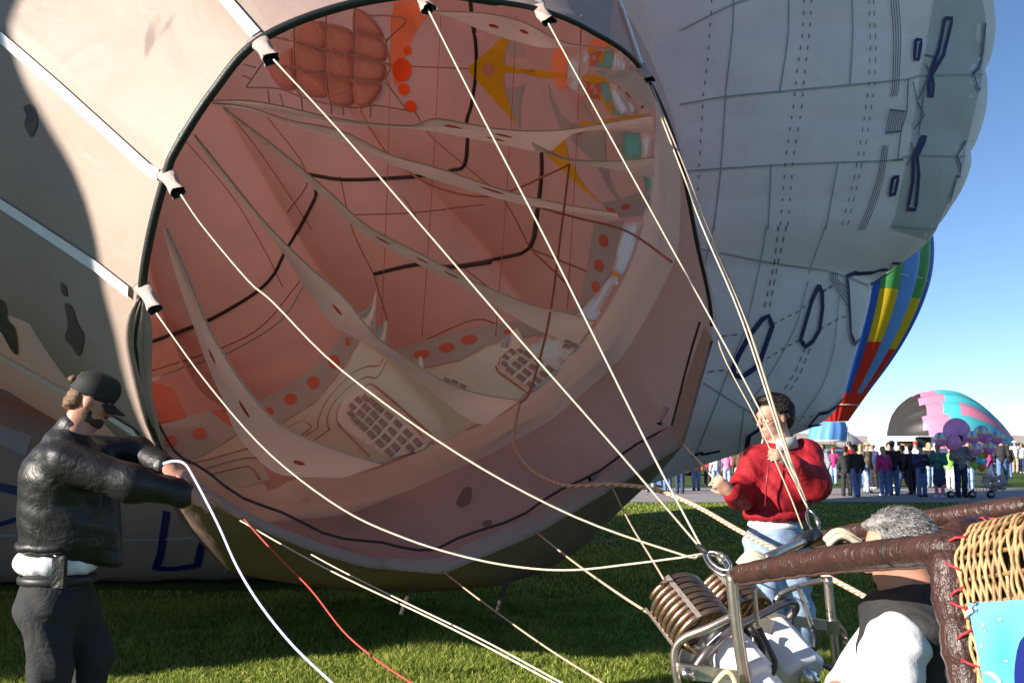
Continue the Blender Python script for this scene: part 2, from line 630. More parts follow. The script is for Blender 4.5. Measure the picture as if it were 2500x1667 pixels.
# unseen balloon added left of the frame, profile and dark cloth shaped to throw shade
def standing_balloon(root, cx, cy, zb, prof, gores, cols, name='envelope'):
    V, Fc, fm = [], [], []
    nc = gores * 6
    for z, r in prof:
        for j in range(nc):
            a = 2 * math.pi * j / nc
            u = (j % 6) / 6
            rr = r * (1 + 0.018 * (4 * u * (1 - u)) - 0.009)
            V.append((cx + rr * math.cos(a), cy + rr * math.sin(a), zb + z))
    Fc = grid_faces(len(prof), nc, True)
    for i in range(len(prof) - 1):
        for j in range(nc):
            fm.append(cols(j // 6, prof[i][0]))
    return V, Fc, fm


FAB = dict(rough=0.45, var=0.06, scale=0.6, bump2=0.25, b2scale=0.8, spec=0.3, trans=0.25)
m_red = mat('cloth_red', (0.70, 0.035, 0.025), **FAB)
m_blue = mat('cloth_blue', (0.025, 0.12, 0.55), **FAB)
m_lblue = mat('cloth_sky_blue', (0.14, 0.36, 0.80), **FAB)
m_green = mat('cloth_green', (0.09, 0.36, 0.10), **FAB)
m_yel = mat('cloth_yellow', (0.75, 0.52, 0.02), **FAB)
m_pink = mat('cloth_pink', (0.85, 0.28, 0.42), **FAB)
m_teal = mat('cloth_turquoise', (0.10, 0.60, 0.66), **FAB)
m_dteal = mat('cloth_dark_teal', (0.04, 0.22, 0.32), **FAB)
m_black = mat('cloth_black', (0.045, 0.042, 0.04), **FAB)
m_white = mat('cloth_white', (0.80, 0.80, 0.78), **FAB)
m_rope_w = mat('rope_white', (0.66, 0.57, 0.43), 0.7, 0.12, 60, bump=0.4, bscale=300)
m_dark = mat('dark_tape', (0.012, 0.014, 0.014), 0.6, 0.2, 8)

NB = Vector((-0.44, 0.90, 0)).normalized()


def unseen_shade_balloon():
    c, t = 8.45, -9.5
    ctr = SUN_TRAVEL * t + NB * c
    r = empty('unseen_shade_balloon', (ctr.x, ctr.y, 0), 'unseen black and navy balloon added beyond the left edge to cast the shade', 'balloon')
    prof = [(0.2, 1.3), (1.5, 1.45), (2.5, 1.5), (3.66, 1.55), (4.5, 1.65), (5.0, 2.2), (5.4, 2.8), (5.85, 3.15), (6.16, 3.16), (6.5, 2.9), (6.82, 2.68), (7.2, 2.55), (7.8, 2.5), (8.8, 2.2), (9.6, 1.5), (10.1, 0.7), (10.2, 0.05)]
    V, Fc, fm = standing_balloon(r, ctr.x, ctr.y, 0, catmull(prof, 4), 16, lambda g, z: g % 2)
    obj('envelope', V, Fc, [mat('shade_navy', (0.02, 0.025, 0.06), 0.6), mat('shade_black', (0.02, 0.02, 0.02), 0.6)], r, True, fm)
    b = MB(); b.box((ctr.x, ctr.y, 0.15), (0.6, 0, 0), (0, 0.5, 0), (0, 0, 0.15)); b.build('base_plate', mat('far_wicker', (0.35, 0.20, 0.09)), r, False)


unseen_shade_balloon()


def low_shade_blocker():
    """unseen low dark bulk added left of the frame to keep the sun off"""
    r = empty('added_low_blocker', (SUN_TRAVEL * -13 + NB * 17.5).to_tuple(), 'unseen low dark balloon shape added beyond the left edge to block the sun', 'balloon')
    V, nc = [], 32
    cs = np.linspace(8.6, 27.0, 40)
    for c in cs:
        u = (c - 8.6) / 18.4
        e = math.sqrt(max(0.01, 1 - (2 * u - 1) ** 4))
        for j in range(nc):
            a = 2 * math.pi * j / nc
            p = SUN_TRAVEL * (-13 + 2.2 * e * math.cos(a)) + NB * c
            V.append((p.x, p.y, max(0.0, 3.7 + 4.0 * e * math.sin(a) + 0.15 * math.sin(c * 2.0))))
    obj('envelope', V, grid_faces(len(cs), nc, True), mat('shade_navy', (0, 0, 0)), r)


low_shade_blocker()

# =================================================================== the balloon being inflated in front
AX = Vector((-0.42, 0.72, 0.55)).normalized()
MC = Vector((-0.5, 5.3, 2.4))
RIM = [(1040, -15), (830, 18), (632, 100), (520, 225), (430, 365), (405, 430), (370, 560), (348, 690), (342, 830), (362, 1000), (412, 1128),
       (520, 1218), (700, 1312), (900, 1377), (1080, 1393), (1305, 1297), (1490, 1188), (1665, 1080), (1737, 825), (1699, 580), (1650, 355),
       (1562, 165), (1440, 75), (1320, 25), (1190, 2)]
RING1 = [(1005, -270), (740, -250), (440, -170), (290, -30), (155, 110), (110, 170), (50, 330), (20, 480), (20, 640), (95, 830), (300, 1080),
         (555, 1262), (705, 1268), (860, 1250), (1012, 1190), (1190, 1110), (1345, 1025), (1519, 871), (1633, 671), (1660, 548), (1648, 322),
         (1566, 95), (1455, -55), (1330, -165), (1188, -240)]
RING2 = [(960, -620), (620, -610), (200, -470), (0, -320), (-190, -190), (-260, -110), (-350, 70), (-400, 250), (-400, 470), (-270, 700), (120, 1010),
         (590, 1192), (740, 1170), (905, 1143), (1062, 1085), (1205, 1020), (1322, 935), (1420, 842), (1508, 700), (1572, 547), (1597, 335),
         (1572, 30), (1475, -190), (1345, -370), (1180, -520)]


def envelope_shell():
    e1 = Vector((0, 0, 1)); e1 = (e1 - AX * e1.dot(AX)).normalized()
    e2 = AX.cross(e1)
    cols = []
    r0 = [on_plane(x, y, MC, AX) for x, y in RIM]
    r1 = [on_plane(x, y, MC + AX * 1.3, AX) for x, y in RING1]
    r2 = [on_plane(x, y, MC + AX * 3.0, AX) for x, y in RING2]
    c2 = sum(r2, Vector()) / len(r2)
    body = [(5.2, 4.05), (8.0, 5.35), (11.5, 6.0), (15.0, 5.7), (18.0, 4.5), (20.0, 2.7), (20.9, 1.0), (21.1, 0.06)]
    ang = []
    for i in range(len(RIM)):
        q = r2[i] - c2
        ang.append(math.atan2(q.dot(e2), q.dot(e1)))
    for i in range(len(RIM)):
        col = [r0[i], r1[i], r2[i]]
        for t, rad in body:
            cc = c2 + AX * (t - 3.0)
            col.append(cc + (e1 * math.cos(ang[i]) + e2 * math.sin(ang[i])) * rad)
        cols.append(col)
    # smooth around, then along
    nrow = len(cols[0])
    CORN = range(13, 18)
    around = [catmull([cols[i][r] for i in range(len(cols))], 16, True) for r in range(nrow)]
    nc = len(around[0])
    for i in CORN:                                  # the held hem is pulled straight between its corners
        p, q = np.array(cols[i][0]), np.array(cols[i + 1][0])
        for k in range(16): around[0][i * 16 + k] = p + (q - p) * (k / 16) + 0.0
        p, q = np.array(cols[i][1]), np.array(cols[i + 1][1])
        for k in range(16): around[1][i * 16 + k] = 0.5 * around[1][i * 16 + k] + 0.5 * (p + (q - p) * (k / 16))
    grid = []
    for j in range(nc):
        grid.append(catmull([around[r][j] for r in range(nrow)], 16))
    nr = len(grid[0])
    V = np.zeros((nr, nc, 3))
    for j in range(nc):
        for i in range(nr): V[i, j] = grid[j][i]
    # cloth bulges between the sewn gores, deeper inside
    gores = 25
    for i in range(nr):
        t = i / 16.0
        amp = 0.0 if t < 1.6 else min(1.0, (t - 1.6) / 2.0)
        if i == nr - 1: amp = 0
        cen = V[i].mean(0)
        for j in range(nc):
            u = ((j + 12) % 40) / 40.0
            b = 1 - (2 * u - 1) ** 2
            rr = V[i, j] - cen
            V[i, j] = cen + rr * (1 + amp * (0.105 * b - 0.06))
    Fc = grid_faces(nr, nc, True)
    fm = []
    for i in range(nr - 1):
        for j in range(nc):
            k = j / 16.0
            left = 1.8 < k < 10.6
            top = k < 1.8 or k > 21.6
            if (8.8 < k < 11.3 and 16 <= i < 48) or (8.6 < k < 11.0 and 48 <= i < 84):
                fm.append(1); continue
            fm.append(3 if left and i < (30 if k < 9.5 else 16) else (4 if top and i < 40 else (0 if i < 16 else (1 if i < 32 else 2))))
    return V, nr, nc, Fc, fm


def nomex(name, col, tcol, tr, stain=0.0):
    """coated balloon cloth: faint weave, soft creases, grease stains; light comes through it"""
    m, nt, N, L = nodes(name)
    out = N.new('ShaderNodeOutputMaterial'); bs = N.new('ShaderNodeBsdfPrincipled'); tc = N.new('ShaderNodeTexCoord')
    n1 = N.new('ShaderNodeTexNoise'); n1.inputs['Scale'].default_value = 0.7; n1.inputs['Detail'].default_value = 7
    L.new(tc.outputs['Object'], n1.inputs['Vector'])
    cr = N.new('ShaderNodeValToRGB')
    cr.color_ramp.elements[0].position = 0.3; cr.color_ramp.elements[0].color = (*[c * 0.86 for c in col], 1)
    cr.color_ramp.elements[1].position = 0.7; cr.color_ramp.elements[1].color = (*[min(1, c * 1.08) for c in col], 1)
    L.new(n1.outputs['Fac'], cr.inputs[0])
    last = cr.outputs[0]
    if stain:
        mp = N.new('ShaderNodeMapping'); mp.inputs['Scale'].default_value = (1.0, 1.0, 0.5)
        L.new(tc.outputs['Object'], mp.inputs[0])
        n3 = N.new('ShaderNodeTexNoise'); n3.inputs['Scale'].default_value = 1.9; n3.inputs['Detail'].default_value = 3
        L.new(mp.outputs[0], n3.inputs['Vector'])
        c3 = N.new('ShaderNodeValToRGB')
        c3.color_ramp.elements[0].position = 0.685; c3.color_ramp.elements[0].color = (0, 0, 0, 1)
        c3.color_ramp.elements[1].position = 0.72; c3.color_ramp.elements[1].color = (1, 1, 1, 1)
        L.new(n3.outputs['Fac'], c3.inputs[0])
        ml = N.new('ShaderNodeMath'); ml.operation = 'MULTIPLY'; ml.inputs[1].default_value = stain
        L.new(c3.outputs[0], ml.inputs[0])
        mx = N.new('ShaderNodeMix'); mx.data_type = 'RGBA'
        L.new(ml.outputs[0], mx.inputs[0]); L.new(last, mx.inputs[6]); mx.inputs[7].default_value = (*[c * 0.35 for c in col], 1)
        last = mx.outputs[2]
    L.new(last, bs.inputs['Base Color'])
    bs.inputs['Roughness'].default_value = 0.55; bs.inputs['Specular IOR Level'].default_value = 0.25
    n2 = N.new('ShaderNodeTexNoise'); n2.inputs['Scale'].default_value = 1.6; n2.inputs['Detail'].default_value = 4; n2.inputs['Distortion'].default_value = 0.8
    L.new(tc.outputs['Object'], n2.inputs['Vector'])
    bp = N.new('ShaderNodeBump'); bp.inputs['Strength'].default_value = 0.28; bp.inputs['Distance'].default_value = 0.12
    L.new(n2.outputs['Fac'], bp.inputs['Height']); L.new(bp.outputs[0], bs.inputs['Normal'])
    t = N.new('ShaderNodeBsdfTranslucent'); t.inputs['Color'].default_value = (*tcol, 1)
    L.new(bp.outputs[0], t.inputs['Normal'])
    mx = N.new('ShaderNodeMixShader'); mx.inputs[0].default_value = tr
    L.new(bs.outputs[0], mx.inputs[1]); L.new(t.outputs[0], mx.inputs[2]); L.new(mx.outputs[0], out.inputs[0])
    return m


m_mouth = nomex('mouth_cloth', (0.53, 0.385, 0.35), (0.60, 0.42, 0.37), 0.36, 0.55)
m_collar = nomex('collar_cloth', (0.68, 0.64, 0.57), (0.70, 0.63, 0.56), 0.40, 0.3)
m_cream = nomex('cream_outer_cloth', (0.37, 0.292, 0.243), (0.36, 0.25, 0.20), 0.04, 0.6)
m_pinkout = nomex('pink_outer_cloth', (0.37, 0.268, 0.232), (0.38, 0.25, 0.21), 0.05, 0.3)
m_body = nomex('body_cloth', (0.55, 0.342, 0.300), (0.80, 0.42, 0.335), 0.475)
m_bodycream = nomex('cream_wall_cloth', (0.80, 0.84, 0.77), (0.90, 0.94, 0.85), 0.72)
m_bodygrey = nomex('grey_web_cloth', (0.43, 0.49, 0.50), (0.46, 0.52, 0.53), 0.45)

ENV = empty('balloon_envelope', (-0.9, 5.6, 0.0), 'huge pale pink special shape balloon lying with its mouth held open towards the camera', 'balloon')
V_, nr_, nc_, F_, fm_ = envelope_shell()
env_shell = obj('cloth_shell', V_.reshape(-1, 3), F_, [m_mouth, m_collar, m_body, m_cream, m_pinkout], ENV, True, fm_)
BVH_ENV = BVHTree.FromPolygons([Vector(v) for v in V_.reshape(-1, 3)], [tuple(f) for f in F_])
RIM3 = [Vector(V_[0, j]) for j in range(0, nc_, 2)]

# ------------------------------------------------------------------ pieces of the front balloon
def C(ox, oy, s, pts):
    return [(ox + x / s, oy + y / s) for x, y in pts]


def ellipse(cx, cy, rx, ry, n=14, rot=0.0):
    return [(cx + rx * math.cos(a) * math.cos(rot) - ry * math.sin(a) * math.sin(rot), cy + rx * math.cos(a) * math.sin(rot) + ry * math.sin(a) * math.cos(rot))
            for a in [2 * math.pi * k / n for k in range(n)]]


m_seamdark = mat('seam_navy_black', (0.012, 0.010, 0.012), 0.7, 0.2, 4)
m_seambrown = mat('seam_brown', (0.20, 0.075, 0.055), 0.7, 0.15, 4)
m_outline = mat('outline_print_brown', (0.26, 0.14, 0.10), 0.7, 0.15, 4)
m_pane = mat('printed_pane_grey', (0.17, 0.18, 0.185), 0.7, 0.2, 6)
m_frame = nomex('window_frame_cloth', (0.76, 0.82, 0.85), (0.80, 0.86, 0.88), 0.5)
m_holed = nomex('orange_hole_cloth', (0.52, 0.16, 0.10), (0.7, 0.16, 0.07), 0.36)
m_yelkite = nomex('yellow_applique', (0.62, 0.44, 0.015), (0.8, 0.52, 0.01), 0.48)
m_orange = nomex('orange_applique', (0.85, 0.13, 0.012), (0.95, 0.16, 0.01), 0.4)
m_oglow = nomex('painted_sun_glow', (0.88, 0.36, 0.20), (0.95, 0.34, 0.16), 0.45)  # sunlight passing through the wall, painted as stronger orange
m_tealin = nomex('teal_applique', (0.22, 0.52, 0.48), (0.35, 0.8, 0.72), 0.62)
m_whitein = nomex('white_applique', (0.82, 0.88, 0.90), (0.88, 0.95, 0.97), 0.74)
m_rimtape = mat('rim_tape_black', (0.012, 0.016, 0.015), 0.5, 0.25, 12, bump=0.2, bscale=90)
m_tape = mat('load_tape_white', (0.80, 0.80, 0.80), 0.6, 0.06, 10, bump=0.3, bscale=250)
m_thinrope = mat('rope_terracotta', (0.50, 0.20, 0.13), 0.7, 0.15, 60, bump=0.4, bscale=400)
m_net = mat('net_cord_grey', (0.23, 0.19, 0.16), 0.8, 0.2, 40)


def rim_and_hem():
    # black edge tape round the upper mouth: from the lower left, over the top, to the right corner
    n = len(RIM3)
    idx = [k % n for k in range(10 * 8 - n, -n + 18 * 8 - 1, -1)] if False else None
    order = []
    k = 8 * 8 + 2
    while True:
        order.append(k % n)
        k -= 1
        if k % n == 18 * 8: break
    pts = [RIM3[i] for i in order]
    MB().tube(pts, [0.021 if i < len(pts) * 0.62 else 0.014 for i in range(len(pts))], 8).build('rim_tape', m_rimtape, ENV)
    # folded hem of the lower mouth, pale inside, dark under-fold
    low = [RIM3[k] for k in range(9 * 8 + 4, 18 * 8 + 1)]
    V, Fc, fm = [], [], []
    m = len(low)
    for i, p in enumerate(low):
        u = i / (m - 1)
        wv = 0.10 + 0.06 * math.sin(u * 9) ** 2
        inn = AX * (wv * 1.3) + Vector((0, 0, 0.02))
        hs = 0.30 + 0.35 * max(0.0, min(1.0, (u - 0.45) * 4))
        V += [p + inn * hs + Vector((0, 0, (0.050 + 0.02 * math.sin(u * 23)) * hs)), p + AX * 0.03 + Vector((0, 0, 0.03 * hs)), p - AX * 0.02 + Vector((0, 0, -0.010)), p + AX * 0.05 + Vector((0, 0, -0.05))]
    for i in range(m - 1):
        for k in range(3):
            Fc.append((i * 4 + k, (i + 1) * 4 + k, (i + 1) * 4 + k + 1, i * 4 + k + 1)); fm.append(0 if k < 2 else 1)
    obj('mouth_hem', V, Fc, [m_pinkout, m_mouth], ENV, True, fm)
    # dark drawstring tape lying inside the hem
    pts = [low[i] + AX * 0.14 + Vector((0, 0, 0.055 + 0.015 * math.sin(i * 0.7))) for i in range(0, m, 2)]
    MB().tube(pts, 0.010, 6, flat=0.5).build('draw_tape', m_dark, ENV)
    # slack cloth hanging below the mouth
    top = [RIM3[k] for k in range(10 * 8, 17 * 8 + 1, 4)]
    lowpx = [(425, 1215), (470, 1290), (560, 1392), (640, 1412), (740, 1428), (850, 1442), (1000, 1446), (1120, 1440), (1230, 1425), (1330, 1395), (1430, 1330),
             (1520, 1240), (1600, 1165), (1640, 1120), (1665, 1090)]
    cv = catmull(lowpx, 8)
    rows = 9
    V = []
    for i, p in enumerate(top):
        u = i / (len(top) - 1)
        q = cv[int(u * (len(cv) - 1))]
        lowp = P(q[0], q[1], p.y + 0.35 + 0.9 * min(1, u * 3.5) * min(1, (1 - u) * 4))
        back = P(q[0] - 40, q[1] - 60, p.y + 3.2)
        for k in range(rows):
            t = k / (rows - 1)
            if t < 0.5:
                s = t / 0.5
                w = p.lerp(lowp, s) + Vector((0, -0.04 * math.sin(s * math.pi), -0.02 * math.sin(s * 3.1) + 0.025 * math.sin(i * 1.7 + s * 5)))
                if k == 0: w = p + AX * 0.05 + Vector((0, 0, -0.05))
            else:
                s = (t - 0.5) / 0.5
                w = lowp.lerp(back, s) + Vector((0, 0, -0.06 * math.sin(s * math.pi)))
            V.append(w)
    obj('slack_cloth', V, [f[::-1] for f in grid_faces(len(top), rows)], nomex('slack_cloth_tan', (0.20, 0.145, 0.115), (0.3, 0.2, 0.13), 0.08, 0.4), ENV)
    # gathered folds at the left edge of the mouth
    base = [RIM3[k] for k in range(7 * 8 + 2, 10 * 8 + 1)]
    for q in range(4):
        V = []
        m = len(base)
        for i, p in enumerate(base):
            u = i / (m - 1)
            sp = math.sin(min(1, u * 1.25) * math.pi) ** 0.7
            off = Vector((0.035 - 0.022 * q, -0.012 * q, 0)) * sp + Vector((0.015 * math.sin(u * 9 + q), 0, 0))
            c = p + off
            for k in range(6):
                a = 2 * math.pi * k / 6 + 0.4 * q
                V.append(c + Vector((math.cos(a) * (0.020 + 0.008 * (q % 2)), math.sin(a) * 0.04, 0)) * (0.35 + 0.65 * sp))
        obj('gathered_fold', V, grid_faces(m, 6, True), m_pinkout if q % 2 else m_cream, ENV)
    pts = [p + Vector((-0.012, -0.03, 0)) * math.sin(min(1, i / (len(base) - 1) * 1.2) * math.pi) for i, p in enumerate(base)]
    MB().tube(pts, 0.022, 6).build('gather_tape', m_dark, ENV)


rim_and_hem()


def pouch(px, py, tip, Y, name='pulley_pouch', s=1.0):
    s *= 0.74
    """flat cloth sleeve folded over the mouth edge, with the line leaving through its dark open end"""
    a, b = P(px, py, Y), P(tip[0], tip[1], Y - 0.08)
    ax = (b - a).normalized()
    side = ax.cross(Vector((0, 1, 0))).normalized()
    up = ax.cross(side)
    L_ = (b - a).length
    V = []
    nseg, ns = 12, 20
    for i in range(nseg):
        t = i / (nseg - 1)
        w = (0.052 - 0.020 * math.sin(t * 2.2) ** 2 + 0.010 * t) * s
        h = (0.012 + 0.022 * t) * s
        c = a - ax * 0.03 + ax * ((L_ + 0.03) * t) + side * (0.006 * math.sin(t * 5 + px))
        for k in range(ns):
            an = 2 * math.pi * k / ns
            cu, su = math.cos(an), math.sin(an)
            x = w * math.copysign(abs(cu) ** 0.7, cu); y = h * math.copysign(abs(su) ** 0.8, su)
            cr = 1 + 0.10 * math.sin(4 * an + 6 * t + px) * (0.4 + t)
            e = ax * ((0.012 * math.sin(3 * an + px) + 0.008 * math.cos(2 * an)) * s if i == nseg - 1 else 0)
            V.append(c + (side * x + up * y) * cr + e)
    o = obj(name, V, grid_faces(nseg, ns, True) + [tuple(range(ns))], m_pouch, ENV)
    V2 = [Vector(V[(nseg - 1) * ns + k]) for k in range(ns)]
    cen = sum(V2, Vector()) / ns
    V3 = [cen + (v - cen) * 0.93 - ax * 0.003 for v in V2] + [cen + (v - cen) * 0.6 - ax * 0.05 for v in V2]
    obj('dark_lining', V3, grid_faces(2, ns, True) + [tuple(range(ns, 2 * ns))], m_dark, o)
    return o, b


m_pouch = mat('pouch_cloth', (0.44, 0.335, 0.295), 0.6, 0.08, 14, bump=0.2, bscale=80, bump2=0.25, b2scale=12, trans=0.1)


def rimY(px, py):
    return on_plane(px, py, MC, AX).y


POUCH = [((628, 100), (665, 145), 1.15), ((402, 425), (438, 470), 1.05), ((345, 700), (382, 755), 1.05), ((1032, -8), (1046, 24), 1.0), ((1316, 20), (1338, 55), 1.0),
         ((1568, 165), (1584, 196), 0.8)]
POUCH_TIP = []
for (a, b, s) in POUCH:
    o, tip = pouch(a[0], a[1], b, rimY(*a), s=s)
    POUCH_TIP.append(tip)
for (a, b, s) in [((1622, 1000), (1610, 1035), 0.6), ((1470, 1150), (1440, 1172), 0.6), ((1010, 1362), (985, 1378), 0.6)]:
    o, tip = pouch(a[0], a[1], b, rimY(*a) + 0.35, s=s)


# white load tapes on the outside
def tape(pts, w=0.05):
    line_patch('load_tape', pts, w, BVH_ENV, m_tape, ENV, 0.022, 14)


tape([(628, 92), (540, -10)], 0.055)
tape([(395, 428), (370, 415), (140, 208), (0, 88), (-60, 40)], 0.055)
tape([(322, 712), (240, 648), (75, 540), (0, 492), (-60, 455)], 0.06)
tape([(343, 1058), (270, 1012), (140, 940), (0, 862), (-60, 830)], 0.085)
tape([(1560, 160), (1508, 0), (1490, -50)], 0.04)
tape([(1310, 15), (1306, -40)], 0.04)
tape([(1026, -10), (1010, -60)], 0.05)

# pieces sewn to the inside of the wall --------------------------------------------------------
IN = lambda n, p, m, off=0.012, step=22: poly_patch(n, p, BVH_ENV, m, ENV, off, step)

# cream walls with printed windows (lower part)
IN('cream_wall', [(455, 1128), (545, 1085), (588, 1058), (625, 1095), (660, 1172), (590, 1190), (520, 1180)], m_bodycream)
IN('cream_wall', [(640, 1060), (680, 1040), (770, 985), (840, 900), (882, 828), (925, 852), (1000, 905), (1080, 965), (1145, 1020), (1140, 1050), (1062, 1085), (905, 1143), (740, 1168), (690, 1120)], m_bodycream)
IN('cream_wall', [(1020, 905), (1126, 882), (1187, 846), (1234, 829), (1290, 838), (1370, 812), (1405, 825), (1420, 842), (1322, 935), (1205, 1020), (1140, 1050), (1080, 960)], m_bodycream)
# grey bands with round holes
g1 = IN('grey_band', [(370, 1045), (455, 1022), (515, 1005), (560, 1040), (590, 1056), (545, 1085), (500, 1112), (455, 1128), (400, 1132)], m_bodygrey, 0.02)
g2 = IN('grey_band', [(630, 985), (700, 945), (760, 905), (815, 850), (850, 800), (880, 812), (882, 830), (840, 900), (770, 985), (680, 1040), (640, 1060), (620, 1020)], m_bodygrey, 0.02)
g3 = IN('grey_band', [(955, 862), (1030, 836), (1151, 800), (1259, 786), (1366, 764), (1416, 752), (1425, 765), (1387, 790), (1330, 815), (1234, 829), (1187, 846), (1126, 882), (1041, 900), (985, 905)], m_bodygrey, 0.02)
g4 = IN('grey_band', [(1453, 545), (1526, 540), (1501, 657), (1473, 696), (1430, 750), (1415, 752), (1435, 660)], m_bodygrey, 0.02)
g5 = IN('grey_band', [(1470, 497), (1552, 476), (1590, 458), (1588, 501), (1564, 524), (1518, 530)], m_bodygrey, 0.02)
for g, hs in ((g1, [(487, 1062, 18, 14), (415, 1082, 16, 14)]), (g2, [(657, 1009, 11, 12), (710, 978, 17, 14), (767, 937, 16, 16), (818, 885, 15, 17), (852, 836, 6, 12)]),
              (g3, [(1030, 868, 20, 10), (1092, 852, 20, 11), (1148, 832, 20, 11), (1248, 811, 15, 7), (1353, 800, 15, 7)]), (g4, [(1478, 589, 12, 16), (1466, 650, 12, 16), (1459, 703, 11, 14)]),
              (g5, [(1532, 505, 11, 7)])):
    for x, y, rx, ry in hs:
        poly_patch('round_hole', ellipse(x, y, rx, ry, 16, -0.2), BVH_ENV, m_holed, g, 0.027, 12)
IN('dark_gore', [(365, 935), (400, 940), (428, 955), (455, 1020), (398, 1035), (372, 1040)], m_holed, 0.016)
IN('dark_gore', [(515, 1005), (560, 1000), (590, 1052), (560, 1040)], m_holed, 0.018)
IN('white_panel', [(1526, 545), (1574, 540), (1519, 677), (1498, 668)], m_whitein, 0.022)
IN('white_panel', [(1501, 670), (1516, 680), (1451, 790), (1418, 838), (1359, 807), (1416, 768)], m_whitein, 0.024)
IN('yellow_trim', [(1496, 667), (1500, 663), (1522, 674), (1519, 680)], m_yelkite, 0.03, 10)


def window(frame, mould, panes, hu, hv, name='printed_window'):
    w = poly_patch(name, frame, BVH_ENV, m_frame, ENV, 0.022, 16)
    for l, wd in mould:
        line_patch('moulding', l, wd, BVH_ENV, m_outline, w, 0.028, 8, cord=True)
    for (x, y, k) in panes:
        q = [(x - hu[0] * k[0] - hv[0] * k[1], y - hu[1] * k[0] - hv[1] * k[1]), (x + hu[0] * k[0] - hv[0] * k[1], y + hu[1] * k[0] - hv[1] * k[1]),
             (x + hu[0] * k[0] + hv[0] * k[1], y + hu[1] * k[0] + hv[1] * k[1]), (x - hu[0] * k[0] + hv[0] * k[1], y - hu[1] * k[0] + hv[1] * k[1])]
        poly_patch('pane', q, BVH_ENV, m_pane, w, 0.036, 12)
    return w


K = lambda pts: C(640, 800, 4.704, pts)
cols = [[(1085, 1085), (1172, 1162), (1262, 1252), (1362, 1352), (1470, 1458)], [(1145, 1010), (1240, 1092), (1332, 1188), (1432, 1290), (1542, 1395)],
        [(1205, 935), (1302, 1022), (1398, 1112), (1505, 1212), (1612, 1312), (1712, 1408)], [(1282, 872), (1362, 945), (1465, 1022), (1572, 1122), (1685, 1235), (1800, 1345)],
        [(1122, 852), (1050, 925), (1030, 1012), (1203, 828)]]
panes = []
for ci, cc in enumerate(cols):
    for (x, y) in K(cc):
        panes.append((x, y, (0.8, 0.95) if ci == 4 else (1.0, 1.0)))
window(K([(870, 1080), (880, 960), (940, 850), (1050, 740), (1180, 690), (1290, 690), (1340, 720), (1600, 960), (1960, 1310), (1850, 1420), (1480, 1520), (1400, 1480), (920, 1150)]),
       [(K([(990, 1000), (1010, 900), (1080, 810), (1180, 760), (1290, 740)]), 0.03), (K([(940, 1050), (950, 930), (1050, 800)]), 0.02), (K([(1330, 770), (1600, 1000), (1930, 1340)]), 0.03),
        (K([(1350, 740), (1620, 990), (1975, 1330)]), 0.025)], panes, (34 / 4.704, 33 / 4.704), (24 / 4.704, -24 / 4.704))
K2 = lambda pts: C(1100, 760, 5.87, pts)
cols = [[(880, 872), (1032, 972), (1182, 1082)], [(972, 790), (1117, 897), (1272, 1007)], [(1052, 722), (1217, 827), (1362, 932)], [(1140, 640), (1292, 737), (1450, 850)],
        [(915, 602), (1030, 580), (815, 677), (795, 775)]]
panes = []
for ci, cc in enumerate(cols):
    for (x, y) in K2(cc): panes.append((x, y, (0.7, 0.85) if ci == 4 else (1.0, 1.0)))
window(K2([(640, 780), (680, 660), (800, 550), (960, 470), (1100, 500), (1220, 590), (1560, 830), (1500, 920), (1200, 1150), (1110, 1180), (900, 1030), (700, 890)]),
       [(K2([(690, 780), (720, 680), (850, 560), (980, 500)]), 0.03), (K2([(650, 790), (700, 880), (900, 1020), (1120, 1170)]), 0.03), (K2([(700, 800), (760, 880), (950, 1000), (1130, 1120)]), 0.02)],
       panes, (50 / 5.87, 34 / 5.87), (24 / 5.87, -29 / 5.87))
window(K2([(1560, 560), (1560, 470), (1620, 410), (1720, 390), (1840, 460), (1800, 560), (1720, 640)]), [], [(x, y, (0.9, 0.8)) for x, y in K2([(1705, 462), (1690, 528), (1800, 510)])], (48 / 5.87, 18 / 5.87), (22 / 5.87, -28 / 5.87))
window(C(830, 550, 2.8, [(690, 1050), (760, 1040), (880, 1090), (900, 1140), (820, 1110)]), [], [(x, y, (0.8, 0.8)) for x, y in C(830, 550, 2.8, [(735, 1072), (790, 1085), (845, 1112)])], (9, 4), (4, -4))
IN('cream_fold', K2([(1290, 640), (1400, 650), (1540, 600), (1620, 750), (1520, 870), (1400, 780)]), m_whitein, 0.02)
# printed moulding lines round the big window
for l in ([(290, 1155), (440, 1080), (520, 1100), (560, 1150), (450, 1240)], [(650, 1050), (760, 820), (1000, 560), (1200, 450), (1340, 440), (1390, 360)], [(650, 1050), (640, 1160), (490, 1250)],
          [(770, 1180), (750, 1060), (820, 880), (1000, 690), (1200, 570), (1330, 575), (1450, 360)], [(770, 1180), (590, 1300)],
          [(900, 1140), (865, 1050), (900, 900), (1050, 760), (1200, 670), (1290, 670), (1550, 880), (1950, 1240)], [(900, 1140), (1230, 1480)]):
    line_patch('moulding_line', K(l), 0.030, BVH_ENV, m_outline, ENV, 0.025, 8, smooth_curve=4 if len(l) > 3 else 0, cord=True)
for l in ([(580, 1375), (800, 1330), (1290, 1190)], [(720, 1450), (1180, 1320), (1370, 1310)], [(790, 1510), (1180, 1420), (1290, 1430), (1390, 1566)]):
    line_patch('moulding_line', C(340, 840, 4.704, l), 0.030, BVH_ENV, m_outline, ENV, 0.025, 8, smooth_curve=4, cord=True)

